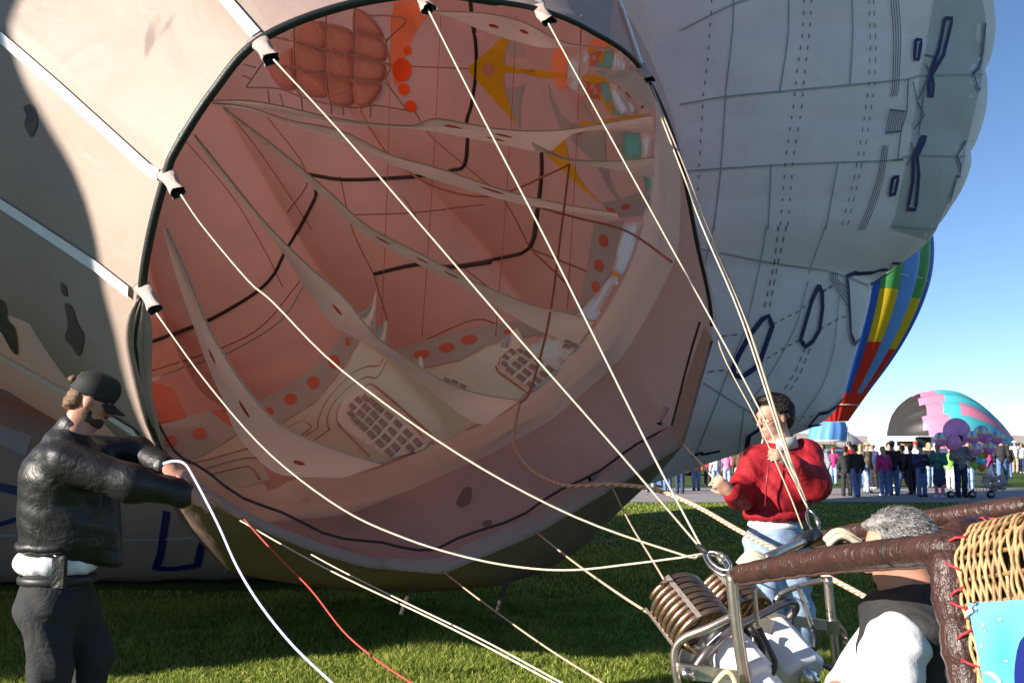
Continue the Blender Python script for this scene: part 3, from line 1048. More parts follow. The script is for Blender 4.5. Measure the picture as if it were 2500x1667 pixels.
# thick dark seams drawn across the pink wall
for l, w in (([(357, 839), (475, 796), (540, 766), (625, 714), (668, 671), (693, 621), (729, 560), (768, 486), (770, 461)], 0.075),
             ([(750, 425), (840, 439), (973, 434), (1059, 427), (1105, 416), (1134, 404), (1141, 336), (1139, 296), (1151, 257), (1162, 179), (1162, 107), (1153, 54), (1148, 0)], 0.085),
             ([(1323, 375), (1323, 429), (1312, 518), (1294, 607), (1223, 632), (1151, 646), (1091, 652), (1023, 645), (912, 670)], 0.085)):
    line_patch('dark_seam', l, w, BVH_ENV, m_seamdark, ENV, 0.03, 7, smooth_curve=3, cord=True)
for l in ([(371, 905), (543, 848), (643, 793), (732, 686)], [(530, 240), (640, 380), (760, 560)], [(640, 270), (750, 425), (700, 520)], [(985, 480), (1060, 590), (1190, 700), (1300, 780)], [(1134, 404), (1050, 330), (1000, 250)],
          [(1134, 404), (1230, 490), (1294, 607)], [(1294, 607), (1380, 690), (1420, 750)], [(912, 670), (860, 560), (830, 430)], [(912, 670), (945, 780)], [(1294, 607), (1440, 665)], [(840, 525), (1000, 520), (1180, 500)],
          [(945, 160), (1140, 168)], [(1040, 830), (1160, 780), (1230, 800)], [(440, 330), (560, 470), (640, 600), (690, 700)]):
    line_patch('gore_seam', l, 0.022, BVH_ENV, m_seambrown, ENV, 0.01, 8, smooth_curve=4, cord=True)
for l in ([(360, 927), (507, 877), (543, 868), (640, 815), (696, 771), (740, 700)],):
    line_patch('gore_seam', l, 0.032, BVH_ENV, m_bodygrey, ENV, 0.012, 8, smooth_curve=4, cord=True)

# appliques of the upper wall, with sun glow and kite shade painted in
IN('sun_glow_patch', [(962, 5), (1048, -4), (1050, 30), (1012, 85), (992, 138), (985, 150), (978, 218), (962, 205), (953, 140), (955, 70)], m_oglow, 0.014)
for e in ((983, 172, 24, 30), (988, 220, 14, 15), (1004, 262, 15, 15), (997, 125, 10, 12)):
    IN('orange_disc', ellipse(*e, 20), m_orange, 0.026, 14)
IN('yellow_kite', C(830, 0, 2.8, [(875, 470), (1130, 245), (1162, 262), (1135, 350), (1128, 440), (1250, 470), (1400, 490), (1560, 515), (1560, 532), (1420, 540), (1380, 530), (1250, 500), (1125, 495), (1130, 600), (1165, 720), (1215, 870), (1170, 810), (930, 540)]), m_yelkite, 0.022)
IN('kite_hole', ellipse(1196, 170, 14, 18), m_body, 0.034, 12)
IN('grey_kite_shade', C(830, 0, 2.8, [(1135, 600), (1180, 610), (1270, 570), (1235, 720), (1235, 880), (1215, 870), (1165, 720)]), m_bodygrey, 0.018)
IN('grey_kite_shade', C(830, 0, 2.8, [(1165, 262), (1240, 320), (1275, 400), (1160, 390), (1140, 350)]), m_bodygrey, 0.018)
K3 = lambda pts: C(1300, 60, 5.87, pts)
IN('pale_hexagon', K3([(520, 520), (720, 420), (725, 1050), (510, 885)]), m_whitein, 0.02)
IN('white_strip', K3([(735, 410), (790, 380), (832, 470), (825, 700), (730, 760)]), m_whitein, 0.026, 12)
IN('white_strip', K3([(730, 830), (790, 860), (800, 950), (760, 1050), (722, 1030)]), m_whitein, 0.026, 12)
IN('rust_panel', K3([(832, 430), (1000, 380), (960, 520), (900, 610), (832, 600)]), m_holed, 0.018)
IN('rust_panel', K3([(735, 820), (980, 860), (990, 1000), (1000, 1080), (760, 1060)]), m_holed, 0.018)
for e in ((905, 490, 36, 40), (880, 910, 32, 40), (930, 980, 30, 50)):
    IN('white_dot', K3(ellipse(*e, 12)), m_whitein, 0.028, 8)
IN('teal_panel', K3([(1010, 600), (1050, 420), (1120, 360), (1205, 410), (1150, 650), (900, 612), (940, 520)]), m_tealin, 0.022)
IN('teal_panel', K3([(985, 850), (1110, 840), (1165, 1080), (1090, 1160), (1020, 1000)]), m_tealin, 0.022)
IN('teal_panel', K3([(1165, 1090), (1210, 1200), (1290, 1290), (1480, 1320), (1200, 1300), (1170, 1230)]), m_tealin, 0.024)
IN('white_slats', K3([(1150, 655), (1205, 395), (1330, 430), (1500, 560), (1512, 690), (1300, 690)]), m_whitein, 0.022)
IN('white_slats', K3([(1120, 860), (1230, 880), (1560, 1180), (1690, 1260), (1490, 1335), (1285, 1295), (1205, 1190)]), m_whitein, 0.022)
for l in ([(1270, 670), (1290, 560), (1350, 470)], [(1340, 680), (1370, 580), (1430, 510)], [(1395, 685), (1430, 590), (1470, 560)], [(1240, 900), (1310, 1080), (1410, 1220), (1385, 1290)], [(1340, 970), (1420, 1100), (1510, 1200), (1450, 1290)], [(1580, 1180), (1490, 1290)]):
    line_patch('slat_line', K3(l), 0.03, BVH_ENV, m_outline, ENV, 0.028, 8, smooth_curve=3, cord=True)
IN('yellow_flag', K3([(735, 750), (900, 725), (1010, 740), (1140, 825), (1000, 840), (900, 870), (760, 810)]), m_yelkite, 0.028)
IN('yellow_flag', K3([(790, 320), (1010, 350), (860, 400), (820, 430)]), m_yelkite, 0.024)
IN('yellow_flag', K3([(960, 510), (1060, 370), (1110, 285), (1180, 340), (1200, 380), (1190, 430), (1140, 370), (1060, 410), (1010, 600)]), m_yelkite, 0.026)
IN('yellow_flag', K3([(970, 980), (1010, 1000), (1090, 1165), (1160, 1090), (1180, 1320), (1060, 1200)]), m_yelkite, 0.026)
IN('yellow_flag', K3([(690, 1500), (720, 1400), (900, 1420), (1180, 1350), (1640, 1280), (1720, 1310), (1100, 1410)]), m_yelkite, 0.026)
IN('grey_crescent', K3([(240, 800), (290, 1050), (420, 1300), (580, 1420), (720, 1430), (690, 1500), (420, 1500), (330, 1280), (260, 1060)]), m_bodygrey, 0.02)
IN('grey_crescent', K3([(725, 1060), (780, 1210), (870, 1340), (930, 1400), (880, 1400), (800, 1300), (730, 1160)]), m_bodygrey, 0.022)
IN('sun_glow_patch', K3([(300, 400), (420, 300), (520, 520), (480, 700), (520, 900), (380, 940), (310, 760), (280, 560)]), m_oglow, 0.014)  # sunlit spots of the wall put into the colour
IN('sun_glow_patch', K3([(800, 280), (930, 190), (1080, 260), (1110, 300), (1000, 340), (820, 300)]), m_oglow, 0.014)
K4 = lambda pts: C(1300, 280, 5.87, pts)
IN('yellow_kite', K4([(190, 430), (330, 370), (400, 310), (460, 290), (530, 600), (630, 800), (780, 1040), (1030, 1290), (980, 1260), (650, 1000), (400, 760), (190, 570), (300, 590), (220, 500)]), m_yelkite, 0.022)
IN('grey_panel', K4([(500, 270), (1050, 250), (1060, 660), (870, 650), (640, 430)]), m_bodygrey, 0.018)
IN('grey_panel', K4([(950, 740), (1100, 760), (1130, 960), (1200, 1090), (1290, 1220), (1200, 1180), (1080, 1000)]), m_bodygrey, 0.018)
IN('grey_panel', K4([(1120, 250), (1340, 240), (1310, 450), (1290, 620), (1230, 480), (1190, 330)]), m_bodygrey, 0.018)
IN('teal_panel', K4([(1340, 240), (1570, 260), (1595, 500), (1575, 640), (1335, 650), (1310, 450)]), m_tealin, 0.022)
IN('white_panel', K4([(1572, 260), (1720, 300), (1725, 600), (1580, 645), (1595, 480)]), m_whitein, 0.022)
IN('teal_panel', K4([(1600, 880), (1730, 920), (1720, 1060), (1650, 1080)]), m_tealin, 0.022)
IN('rust_panel', K4([(1060, 1320), (1180, 1350), (1280, 1440), (1150, 1440)]), m_holed, 0.026)


# soft pillows of cloth swelling through the net at the upper left
def pillow(poly, h):
    cx = sum(p[0] for p in poly) / len(poly); cy = sum(p[1] for p in poly) / len(poly)
    V, Fc = [], []
    ring = catmull(poly, 5, True)
    n = len(ring)
    rows = 7
    for i in range(rows):
        t = i / (rows - 1)
        for p in ring:
            x, y = p[0] + (cx - p[0]) * t, p[1] + (cy - p[1]) * t
            q = lay((x, y), BVH_ENV, 0.02 + h * math.sqrt(max(0, 1 - (1 - t) ** 2)), True)
            V.append(q if q is not None else Vector((0, 0, 0)))
    obj('cloth_pillow', V, grid_faces(rows, n, True), m_body, ENV)


K5 = lambda pts: C(560, 0, 4.704, pts)
pillow(K5([(440, 750), (600, 620), (735, 560), (745, 780), (760, 1030), (560, 990)]), 0.34)
for q in ([(750, 330), (1100, 250), (1105, 570), (755, 485)], [(755, 500), (1100, 600), (1105, 850), (760, 780)], [(765, 800), (1105, 870), (1130, 1110), (830, 1080)], [(1115, 280), (1430, 375), (1425, 635), (1115, 570)],
          [(1115, 595), (1425, 655), (1415, 905), (1115, 850)], [(1440, 110), (1620, 190), (1770, 440), (1435, 360)], [(1440, 385), (1760, 460), (1790, 700), (1440, 635)], [(1440, 660), (1770, 720), (1760, 930), (1430, 905)],
          [(1425, 935), (1750, 970), (1620, 1200), (1440, 1200)], [(1125, 870), (1410, 930), (1420, 1200), (1170, 1190)]):
    pillow(K5(q), 0.30)
for l in ([(470, 420), (740, 480), (1130, 580), (1430, 640), (1850, 740)], [(910, 235), (1110, 290), (1430, 370), (1750, 440), (1800, 480)], [(470, 740), (750, 780), (850, 830), (1110, 855), (1400, 915), (1750, 950), (1840, 1000)],
          [(190, 1005), (560, 1020), (810, 1110), (1160, 1200), (1480, 1240), (1650, 1210), (2040, 1270)], [(745, 310), (745, 780), (780, 1040), (820, 1110), (840, 1280)], [(1110, 180), (1105, 580), (1105, 860), (1130, 1080), (1170, 1200), (1170, 1310)],
          [(1440, 80), (1430, 370), (1430, 650), (1410, 920)], [(1850, 420), (1800, 500), (1850, 750), (1800, 900), (1860, 1030), (2040, 1270)], [(385, 720), (190, 1005)], [(1450, 100), (1600, 180), (1800, 180), (2030, 235), (1850, 420)],
          [(440, 1040), (460, 1210)], [(580, 1080), (630, 1250)], [(1620, 1230), (1620, 1340)], [(1300, 1240), (1310, 1320)], [(160, 740), (300, 780)], [(150, 870), (250, 910)]):
    pts = [lay(tuple(p), BVH_ENV, 0.42, True) for p in catmull(K5(l), 5)]
    pts = [p for p in pts if p is not None]
    MB().tube(pts, 0.020, 5).build('net_cord', m_net, ENV)


# inner tension webs: long strips of grey cloth stretched across the inside
def web(upper, lower, d0, d1, holes=(), m=None, edge=True):
    n = 26
    up, lo = catmull(upper, 12), catmull(lower, 12)
    V = []
    rows = 4
    for i in range(n):
        t = i / (n - 1)
        a, b = up[int(t * (len(up) - 1))], lo[int(t * (len(lo) - 1))]
        for k in range(rows):
            s = k / (rows - 1)
            x, y = a[0] + (b[0] - a[0]) * s, a[1] + (b[1] - a[1]) * s
            w = lay((x, y), BVH_ENV, 0.0)
            Y = d0 + (d1 - d0) * t + 0.18 * s + 0.08 * math.sin(t * 7 + s * 3)
            if w is not None: Y = min(Y, w.y - 0.10)
            V.append(P(x, y, Y))
    o = obj('tension_web', V, grid_faces(n, rows), m or m_web, ENV)
    if edge:
        MB().tube([V[i * rows] for i in range(n)], 0.007, 5).build('edge_cord', m_edge, o)
    for (t, s, L_, w_) in holes:
        i = t * (n - 1); i0 = int(i); f = i - i0
        def at(tt, ss):
            q = tt * (n - 1); q0 = min(int(q), n - 2); g = q - q0
            kk = ss * (rows - 1); k0 = min(int(kk), rows - 2); h = kk - k0
            p = (V[q0 * rows + k0] * (1 - g) + V[(q0 + 1) * rows + k0] * g) * (1 - h) + (V[q0 * rows + k0 + 1] * (1 - g) + V[(q0 + 1) * rows + k0 + 1] * g) * h
            return p + (CAM - p).normalized() * 0.02
        c = at(t, s)
        ring = [at(min(1, max(0, t + L_ * math.cos(a))), min(1, max(0, s + w_ * math.sin(a)))) for a in [2 * math.pi * k / 12 for k in range(12)]]
        obj('web_slot', ring, [tuple(range(12))], m_holed, o)
    return o


m_web = nomex('web_cloth', (0.70, 0.80, 0.82), (0.80, 0.90, 0.92), 0.68)
m_edge = mat('web_edge_cord', (0.72, 0.62, 0.56), 0.7, 0.1, 30)
web([(1051, 27), (1187, 34), (1276, 54), (1380, 104), (1498, 120)], [(1055, 30), (1110, 47), (1187, 79), (1294, 111), (1345, 118), (1400, 114), (1498, 124)], 9, 10.2, [(0.35, 0.6, 0.03, 0.09), (0.5, 0.45, 0.03, 0.09)])
web([(518, 246), (607, 246), (700, 262), (840, 293), (1001, 307), (1059, 289), (1137, 302), (1244, 318), (1366, 318), (1509, 296), (1594, 282)],
    [(518, 250), (607, 258), (711, 285), (840, 303), (1001, 314), (1137, 336), (1244, 357), (1337, 372), (1400, 326), (1509, 315), (1594, 318)], 7.4, 8.8, [(0.52, 0.4, 0.025, 0.08), (0.6, 0.7, 0.025, 0.08), (0.66, 0.35, 0.02, 0.07)])
web([(1300, 350), (1337, 368), (1387, 388), (1450, 393), (1509, 393), (1598, 385)], [(1300, 366), (1337, 376), (1387, 394), (1450, 405), (1509, 417), (1598, 435)], 8.4, 8.6)
web([(518, 252), (607, 262), (711, 295), (830, 318), (955, 379), (1080, 414), (1241, 468), (1401, 503), (1509, 521)], [(518, 256), (607, 272), (711, 305), (830, 345), (955, 402), (1080, 445), (1259, 496), (1401, 519), (1509, 537)], 7.4, 9.0, [(0.72, 0.4, 0.025, 0.10)])
web([(545, 262), (680, 365), (800, 465), (894, 550), (1016, 614), (1141, 679), (1294, 743), (1387, 764), (1451, 784)], [(545, 270), (680, 382), (800, 492), (894, 578), (1023, 646), (1116, 693), (1223, 754), (1330, 814), (1416, 836)], 7.4, 8.6,
    [(0.42, 0.5, 0.018, 0.09), (0.52, 0.5, 0.02, 0.09), (0.6, 0.45, 0.02, 0.09)])
web([(475, 329), (560, 435), (654, 550), (750, 646), (840, 725), (912, 815), (973, 861), (1080, 929), (1169, 961), (1269, 977)], [(470, 333), (550, 445), (643, 555), (693, 621), (796, 775), (840, 810), (919, 854), (1062, 961), (1166, 1036), (1226, 1007)], 6.6, 8.6,
    [(0.46, 0.5, 0.02, 0.05)])
web([(905, 750), (919, 704)], [(869, 768), (917, 812)], 8.0, 8.1, edge=False)
web([(920, 805), (944, 779)], [(912, 815), (945, 850)], 8.1, 8.2, edge=False)
web([(1010, 885), (1028, 868)], [(1005, 900), (1042, 912)], 8.3, 8.4, edge=False)
web([(1225, 830), (1262, 800)], [(1222, 850), (1290, 850)], 8.6, 8.7, edge=False)
web([(407, 557), (457, 668), (507, 793), (550, 871), (607, 954), (679, 1032), (776, 1080), (840, 1104), (935, 1133)], [(398, 557), (428, 668), (470, 790), (507, 893), (546, 979), (571, 1046), (620, 1110), (690, 1160), (840, 1165)], 6.0, 7.8,
    [(0.36, 0.6, 0.025, 0.06), (0.56, 0.5, 0.035, 0.045), (0.85, 0.6, 0.02, 0.05)])
web([(1448, 168), (1490, 172), (1557, 178), (1593, 241)], [(1450, 175), (1494, 201), (1530, 225), (1593, 275)], 8.2, 8.0, edge=False)


# ropes running free inside
def inside_rope(pts, d0, d1, r, m=None, name='inner_rope'):
    cv = catmull(pts, 6)
    V = []
    for i, p in enumerate(cv):
        Y = d0 + (d1 - d0) * i / (len(cv) - 1)
        w = lay((p[0], p[1]), BVH_ENV, 0)
        if w is not None: Y = min(Y, w.y - 0.03)
        V.append(P(p[0], p[1], Y))
    return MB().tube(V, r, 5).build(name, m or m_thinrope, ENV)


inside_rope([(862, 215), (890, 290), (960, 390), (1060, 455), (1170, 480), (1250, 465), (1330, 430), (1390, 402)], 11, 8.6, 0.012)
inside_rope([(1390, 402), (1370, 560), (1340, 780), (1295, 950), (1268, 985)], 8.6, 8.2, 0.012)
inside_rope([(1290, 500), (1400, 530), (1530, 565), (1640, 640)], 9, 8.4, 0.012)
for x0, x1 in ((1076, 1030), (1262, 1210), (1420, 1380), (955, 930)):
    inside_rope([(x0, 40), ((x0 + x1) / 2 + 4, 420), (x1, 820)], 13, 11, 0.006)
for l in ([(862, 215), (760, 130), (690, 90)], [(862, 215), (800, 110), (770, 50)], [(862, 215), (800, 235), (740, 190)], [(862, 215), (840, 120), (820, 80)]):
    inside_rope(l, 11, 11.5, 0.006)
# grease stains are in the cloth; the two small loops hanging under the mouth:
for pts in ([(1262, 1395), (1236, 1425), (1224, 1458), (1216, 1490)], [(1004, 1438), (994, 1462), (986, 1482), (980, 1500)]):
    Y = 6.3
    MB().tube([P(x, y, Y) for x, y in [tuple(q) for q in catmull(pts[:4], 4)]], 0.016, 6, flat=0.3).build('webbing_loop', mat('webbing_khaki', (0.03, 0.026, 0.02), 0.8, 0.2, 20), ENV)


# the cloth of the shell itself changes where such a piece is sewn in, so that light comes through in its colour
def in_poly(x, y, poly):
    c = False
    j = len(poly) - 1
    for i in range(len(poly)):
        if (poly[i][1] > y) != (poly[j][1] > y) and x < (poly[j][0] - poly[i][0]) * (y - poly[i][1]) / (poly[j][1] - poly[i][1]) + poly[i][0]: c = not c
        j = i
    return c


def colour_shell():
    me = env_shell.data
    names = ['cream_wall_cloth', 'grey_web_cloth', 'white_applique', 'teal_applique', 'yellow_applique', 'orange_applique', 'painted_sun_glow', 'window_frame_cloth']
    slot = {}
    for n in names:
        me.materials.append(MATS[n]); slot[n] = len(me.materials) - 1
    pl = [(p, slot[m.name], min(q[0] for q in p), max(q[0] for q in p), min(q[1] for q in p), max(q[1] for q in p)) for p, m, b in PATCHES if b is BVH_ENV and m.name in slot]
    fm = list(fm_)
    VV = V_.reshape(-1, 3)
    for fi, f in enumerate(F_):
        c = VV[list(f)].mean(0) - np.array(CAM)
        dp = c[1] * _fw.y + c[2] * _fw.z
        if dp < 1: continue
        x = PW / 2 + F * c[0] / dp; y = PH / 2 - F * (c[1] * _up.y + c[2] * _up.z) / dp
        if not (340 < x < 1740 and -20 < y < 1200): continue
        xy = []
        for vi in f:
            w = VV[vi] - np.array(CAM); dq = w[1] * _fw.y + w[2] * _fw.z
            xy.append((PW / 2 + F * w[0] / dq, PH / 2 - F * (w[1] * _up.y + w[2] * _up.z) / dq))
        hit = None
        for p, s, x0, x1, y0, y1 in pl:
            if x0 < x < x1 and y0 < y < y1 and in_poly(x, y, p) and all(in_poly(a, b, p) for a, b in xy): hit = s
        if hit is not None:
            q = lay((x, y), BVH_ENV, 0)
            if q is not None and (q - CAM - Vector(c)).length < 0.25: fm[fi] = hit
    me.polygons.foreach_set('material_index', np.asarray(fm, dtype=np.int32))
    me.update()


colour_shell()


# unseen ball added above the frame to shade the grey balloon
tc_ = MC + AX * 12.5 + Vector((-0.5, 0.3, 8.6))
MB().ball(tc_, 3.4, 3.2, 3.6, n=18).build('added_shade_ball', m_pinkout, ENV)

# grease stains on the cloth
m_stain = mat('grease_stain', (0.10, 0.075, 0.06), 0.6, 0.3, 9)
for q in ([(60, 262), (82, 258), (94, 296), (88, 322), (76, 334), (62, 305), (66, 284)], [(160, 742), (178, 750), (192, 790), (206, 815), (204, 846), (194, 868), (178, 846), (160, 822), (168, 792)], [(-6, 732), (14, 742), (22, 780), (40, 802), (46, 862), (28, 852), (6, 812), (-6, 800)],
          [(150, 690), (162, 698), (166, 722), (154, 716)]):
    poly_patch('grease_stain', [tuple(v) for v in catmull(q, 4, True)], BVH_ENV, m_stain, ENV, 0.006, 12)
for q in ([(1122, 1212), (1132, 1194), (1150, 1190), (1152, 1206), (1148, 1226), (1130, 1238), (1114, 1232)], [(1176, 1276), (1196, 1270), (1202, 1278), (1184, 1286)]):
    poly_patch('grease_stain', [tuple(v) for v in catmull(q, 4, True)], BVH_ENV, mat('grease_stain_dark', (0.13, 0.08, 0.07), 0.6, 0.3, 9), ENV, 0.006, 12)

# =================================================================== grey special-shape balloon behind
m_grey = nomex('grey_envelope_cloth', (0.86, 0.84, 0.84), (0.75, 0.74, 0.74), 0.28)
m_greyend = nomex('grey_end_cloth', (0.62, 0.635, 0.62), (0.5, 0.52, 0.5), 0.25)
m_navy = mat('navy_tape', (0.010, 0.014, 0.10), 0.6, 0.15, 5)
m_greyseam = mat('grey_seam', (0.34, 0.38, 0.40), 0.7, 0.15, 5)
m_dash = mat('dash_print_dark', (0.15, 0.155, 0.18), 0.7, 0.15, 5)
GD = 22.0


def grey_balloon():
    tab = [(-1000, 1700), (-900, 1960), (-750, 2130), (-500, 2260), (-300, 2330), (-100, 2385), (0, 2400), (60, 2406), (110, 2408), (170, 2400), (205, 2388), (240, 2391), (300, 2386), (360, 2370), (395, 2356),
           (430, 2352), (480, 2332), (520, 2308), (560, 2284), (600, 2255), (640, 2205), (675, 2155), (695, 2130), (715, 2122), (760, 2112), (850, 2088), (950, 2060), (1005, 2032), (1040, 1988), (1075, 1895), (1108, 1800), (1138, 1712), (1165, 1640), (1188, 1560)]
    V = []
    nc = 144
    for py, xr in tab:
        a, b = P(1330 if py < 900 else 1330 + (py - 900) * 0.5, py, GD), P(xr, py, GD)
        cx, rx = (a.x + b.x) / 2, (b.x - a.x) / 2
        ry = rx * 0.62
        for j in range(nc):
            an = 2 * math.pi * j / nc
            # keep the outline where it is seen: shift so that the right edge is at the table's x
            V.append((cx + rx * math.cos(an), GD + ry * math.sin(an), b.z))
    V = np.array(V).reshape(len(tab), nc, 3)
    # smooth rows
    rows = []
    for j in range(nc):
        rows.append(catmull([V[i, j] for i in range(len(tab))], 5))
    V = np.array(rows).transpose(1, 0, 2)
    nr = V.shape[0]
    seams = [P(2000, y, GD).z for y in (1100, 900, 695, 560, 395, 205, 20, -160, -340, -520)]
    for i in range(nr):
        z = V[i, 0, 2]
        b = 0.0
        for a0, a1 in zip(seams[:-1], seams[1:]):
            if a0 <= z < a1:
                u = (z - a0) / (a1 - a0); b = math.sqrt(max(0, 1 - (2 * u - 1) ** 2))
        cen = V[i].mean(0)
        for j in range(nc):
            w = abs(math.sin(j * math.pi / 12.0)) ** 0.6
            V[i, j, :2] = cen[:2] + (V[i, j, :2] - cen[:2]) * (1 + 0.012 * b * (0.4 + 0.6 * w) - 0.018)
    Fc = grid_faces(nr, nc, True)
    return V, Fc, nr, nc


GREY = empty('grey_balloon', (4.5, GD, 0), 'big grey special shape balloon with navy outlines and dashed lines, behind the open balloon', 'balloon')
Vg, Fg, nrg, ncg = grey_balloon()
obj('envelope', Vg.reshape(-1, 3), Fg, m_grey, GREY)
BVH_G = BVHTree.FromPolygons([Vector(v) for v in Vg.reshape(-1, 3)], [tuple(f) for f in Fg])
G = lambda pts: C(1660, 0, 2.8, pts)
G2 = lambda pts: C(1660, 550, 2.8, pts)
GP = lambda n, p, m, off=0.02: poly_patch(n, p, BVH_G, m, GREY, off, 40)
GL = lambda n, p, w, m, off=0.04, sc=0: line_patch(n, p, w, BVH_G, m, GREY, off, 14, smooth_curve=sc)
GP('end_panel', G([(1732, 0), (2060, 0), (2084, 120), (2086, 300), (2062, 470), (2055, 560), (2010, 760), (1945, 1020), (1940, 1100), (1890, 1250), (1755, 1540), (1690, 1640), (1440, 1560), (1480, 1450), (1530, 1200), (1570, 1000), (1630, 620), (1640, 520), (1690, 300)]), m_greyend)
for l in ([(0, 215), (350, 40), (480, 0)], [(0, 720), (310, 665), (700, 628), (1100, 590), (1550, 545), (1640, 520), (2062, 512)], [(40, 1172), (620, 1132), (1070, 1112), (1450, 1098), (1580, 1065), (1940, 1072)], [(1440, 1540), (1600, 1555), (1740, 1560)],
          [(365, 0), (360, 200), (320, 560), (310, 665), (280, 1140), (230, 1568)], [(740, 0), (735, 250), (690, 560), (675, 630)], [(620, 1132), (600, 1568)], [(1170, 0), (1175, 260), (1155, 585)], [(1075, 1115), (990, 1568)]):
    GL('cloth_seam', G(l), 0.035, m_greyseam, sc=3)
for l in ([(140, 160), (600, 250), (950, 300), (1130, 350), (1280, 410)], [(230, 0), (170, 260)], [(590, 0), (540, 280), (450, 680), (380, 860), (210, 1300), (100, 1560)], [(990, 0), (870, 330)], [(870, 380), (780, 700), (600, 1030), (480, 1200)], [(1080, 480), (1040, 850), (960, 1100), (800, 1340)],
          [(160, 1075), (420, 1240), (580, 1330)], [(435, 1250), (410, 1430), (390, 1560)]):
    GL('cloth_seam', G2(l), 0.03, m_greyseam, sc=3)


def dashes(l, w, on=26, gap=26, tf=G):
    cv = catmull(l, 10)
    acc, last = 0.0, None
    seg, drawing = [], True
    for p in cv:
        if last is not None: acc += math.hypot(p[0] - last[0], p[1] - last[1])
        last = p
        if (acc % (on + gap)) < on:
            seg.append(p)
        elif len(seg) > 1:
            GL('dash_mark', tf([tuple(q) for q in seg]), w, m_dash, 0.045); seg = []
        else: seg = []


def fine(l, n=60):
    out = []
    for (a, b) in zip(l[:-1], l[1:]):
        for k in range(n // max(1, len(l) - 1)):
            t = k / (n // max(1, len(l) - 1)); out.append((a[0] + (b[0] - a[0]) * t, a[1] + (b[1] - a[1]) * t))
    return out + [l[-1]]


dashes(fine([(218, 0), (210, 130), (190, 420), (160, 660), (140, 1000), (118, 1400)], 40), 0.028, 30, 50)
dashes(fine([(845, 0), (835, 230), (800, 460), (775, 700), (720, 1080), (680, 1568)], 40), 0.028, 30, 50)
dashes(fine([(895, 0), (885, 200), (850, 500), (825, 760), (770, 1090), (730, 1568)], 40), 0.028, 30, 50)
dashes(fine([(1283, 0), (1295, 300), (1285, 570), (1240, 900), (1180, 1240), (1090, 1568)], 40), 0.022, 36, 44)
dashes(fine([(1315, 0), (1332, 300), (1325, 570), (1270, 950), (1210, 1240), (1130, 1568)], 40), 0.022, 36, 44)
dashes(fine([(670, 0), (640, 260), (560, 610)], 30), 0.03, 40, 36, G2)
dashes(fine([(725, 0), (665, 250), (600, 600)], 30), 0.03, 40, 36, G2)
dashes(fine([(630, 675), (800, 590), (870, 530)], 24), 0.028, 30, 26, G2)
dashes(fine([(965, 455), (1040, 410)], 12), 0.05, 30, 20, G2)
dashes(fine([(540, 940), (700, 840), (815, 780)], 24), 0.028, 30, 26, G2)
dashes(fine([(950, 710), (1050, 650), (1145, 610)], 24), 0.028, 30, 26, G2)
dashes(fine([(280, 760), (420, 740)], 16), 0.03, 40, 30, G2)
dashes(fine([(190, 1000), (340, 985)], 16), 0.03, 40, 30, G2)
dashes(fine([(850, 830), (780, 1000), (700, 1130)], 24), 0.03, 40, 30, G2)
dashes(fine([(880, 840), (820, 1000), (740, 1130)], 24), 0.03, 40, 30, G2)
dashes(fine([(760, 1310), (930, 1290)], 20), 0.028, 30, 26, G2)
for k in range(4):
    GL('pin_stripe', G([(1432 + 17 * k, 0), (1452 + 16 * k, 260), (1445 + 14 * k, 560), (1432 + 13 * k, 664)]), 0.02, m_dash, 0.045, 3)
    GL('pin_stripe', G([(1378 + 12 * k, 995), (1350 + 12 * k, 1180), (1290 + 14 * k, 1380), (1210 + 15 * k, 1568)]), 0.02, m_dash, 0.045, 3)
    GL('pin_stripe', G2([(1020 + 14 * k, 322), (1022 + 16 * k, 375), (1145, 560 - 40 * k)]), 0.025, m_dash, 0.045)
for k in range(9):
    GL('grille_bar', G([(1425 + 12 * k, 752 + 1.5 * k), (1398 + 12.5 * k, 912 - 1.5 * k)]), 0.018, m_dash, 0.045)
GL('grille_bar', G([(1422, 752), (1530, 765)]), 0.04, m_dash, 0.05)
GL('grille_bar', G([(1396, 914), (1502, 902)]), 0.04, m_dash, 0.05)


def outline(pts, w, tf, closed=True, sc=0):
    line_patch('navy_outline', tf(pts), w, BVH_G, m_navy, GREY, 0.05, 10, closed=closed, smooth_curve=sc)


outline([(1600, 280), (1640, 282), (1618, 412), (1590, 410)], 0.09, G)
outline([(1445, 1215), (1482, 1210), (1458, 1325), (1425, 1332)], 0.09, G)
outline([(1800, 130), (1850, 132), (1790, 380), (1710, 515), (1720, 580), (1715, 660), (1690, 658), (1690, 530), (1760, 340)], 0.09, G)
outline([(1640, 942), (1672, 942), (1610, 1070), (1622, 1200), (1600, 1430), (1545, 1430), (1582, 1240), (1585, 1060), (1620, 1000)], 0.09, G)
outline([(2075, 160), (2062, 270), (2055, 370), (2040, 390)], 0.09, G, False)
outline([(2055, 400), (2030, 470), (1990, 510), (2030, 620), (2040, 600)], 0.06, G, False)
outline([(1945, 960), (1880, 1065), (1905, 1130), (1900, 1210), (1880, 1200), (1830, 1390)], 0.06, G, False)
for l in ([(1660, 380), (1740, 395)], [(1665, 440), (1700, 500), (1620, 680)], [(1620, 710), (1660, 790), (1590, 890)], [(1660, 590), (1640, 780), (1620, 930)], [(1570, 980), (1590, 1040), (1540, 1130)], [(1550, 545), (1540, 760), (1500, 900), (1478, 1090)], [(1580, 560), (1620, 720)], [(1450, 1095), (1520, 1095)]):
    line_patch('thin_outline', G(l), 0.03, BVH_G, m_dash, GREY, 0.05, 10)
outline([(480, 740), (560, 640), (600, 620), (625, 690), (540, 930), (500, 980), (420, 1035), (365, 1020), (362, 970), (400, 880)], 0.11, G2)
outline([(940, 408), (962, 460), (965, 560), (945, 710), (900, 790), (850, 828), (815, 780), (850, 660), (890, 520)], 0.10, G2)
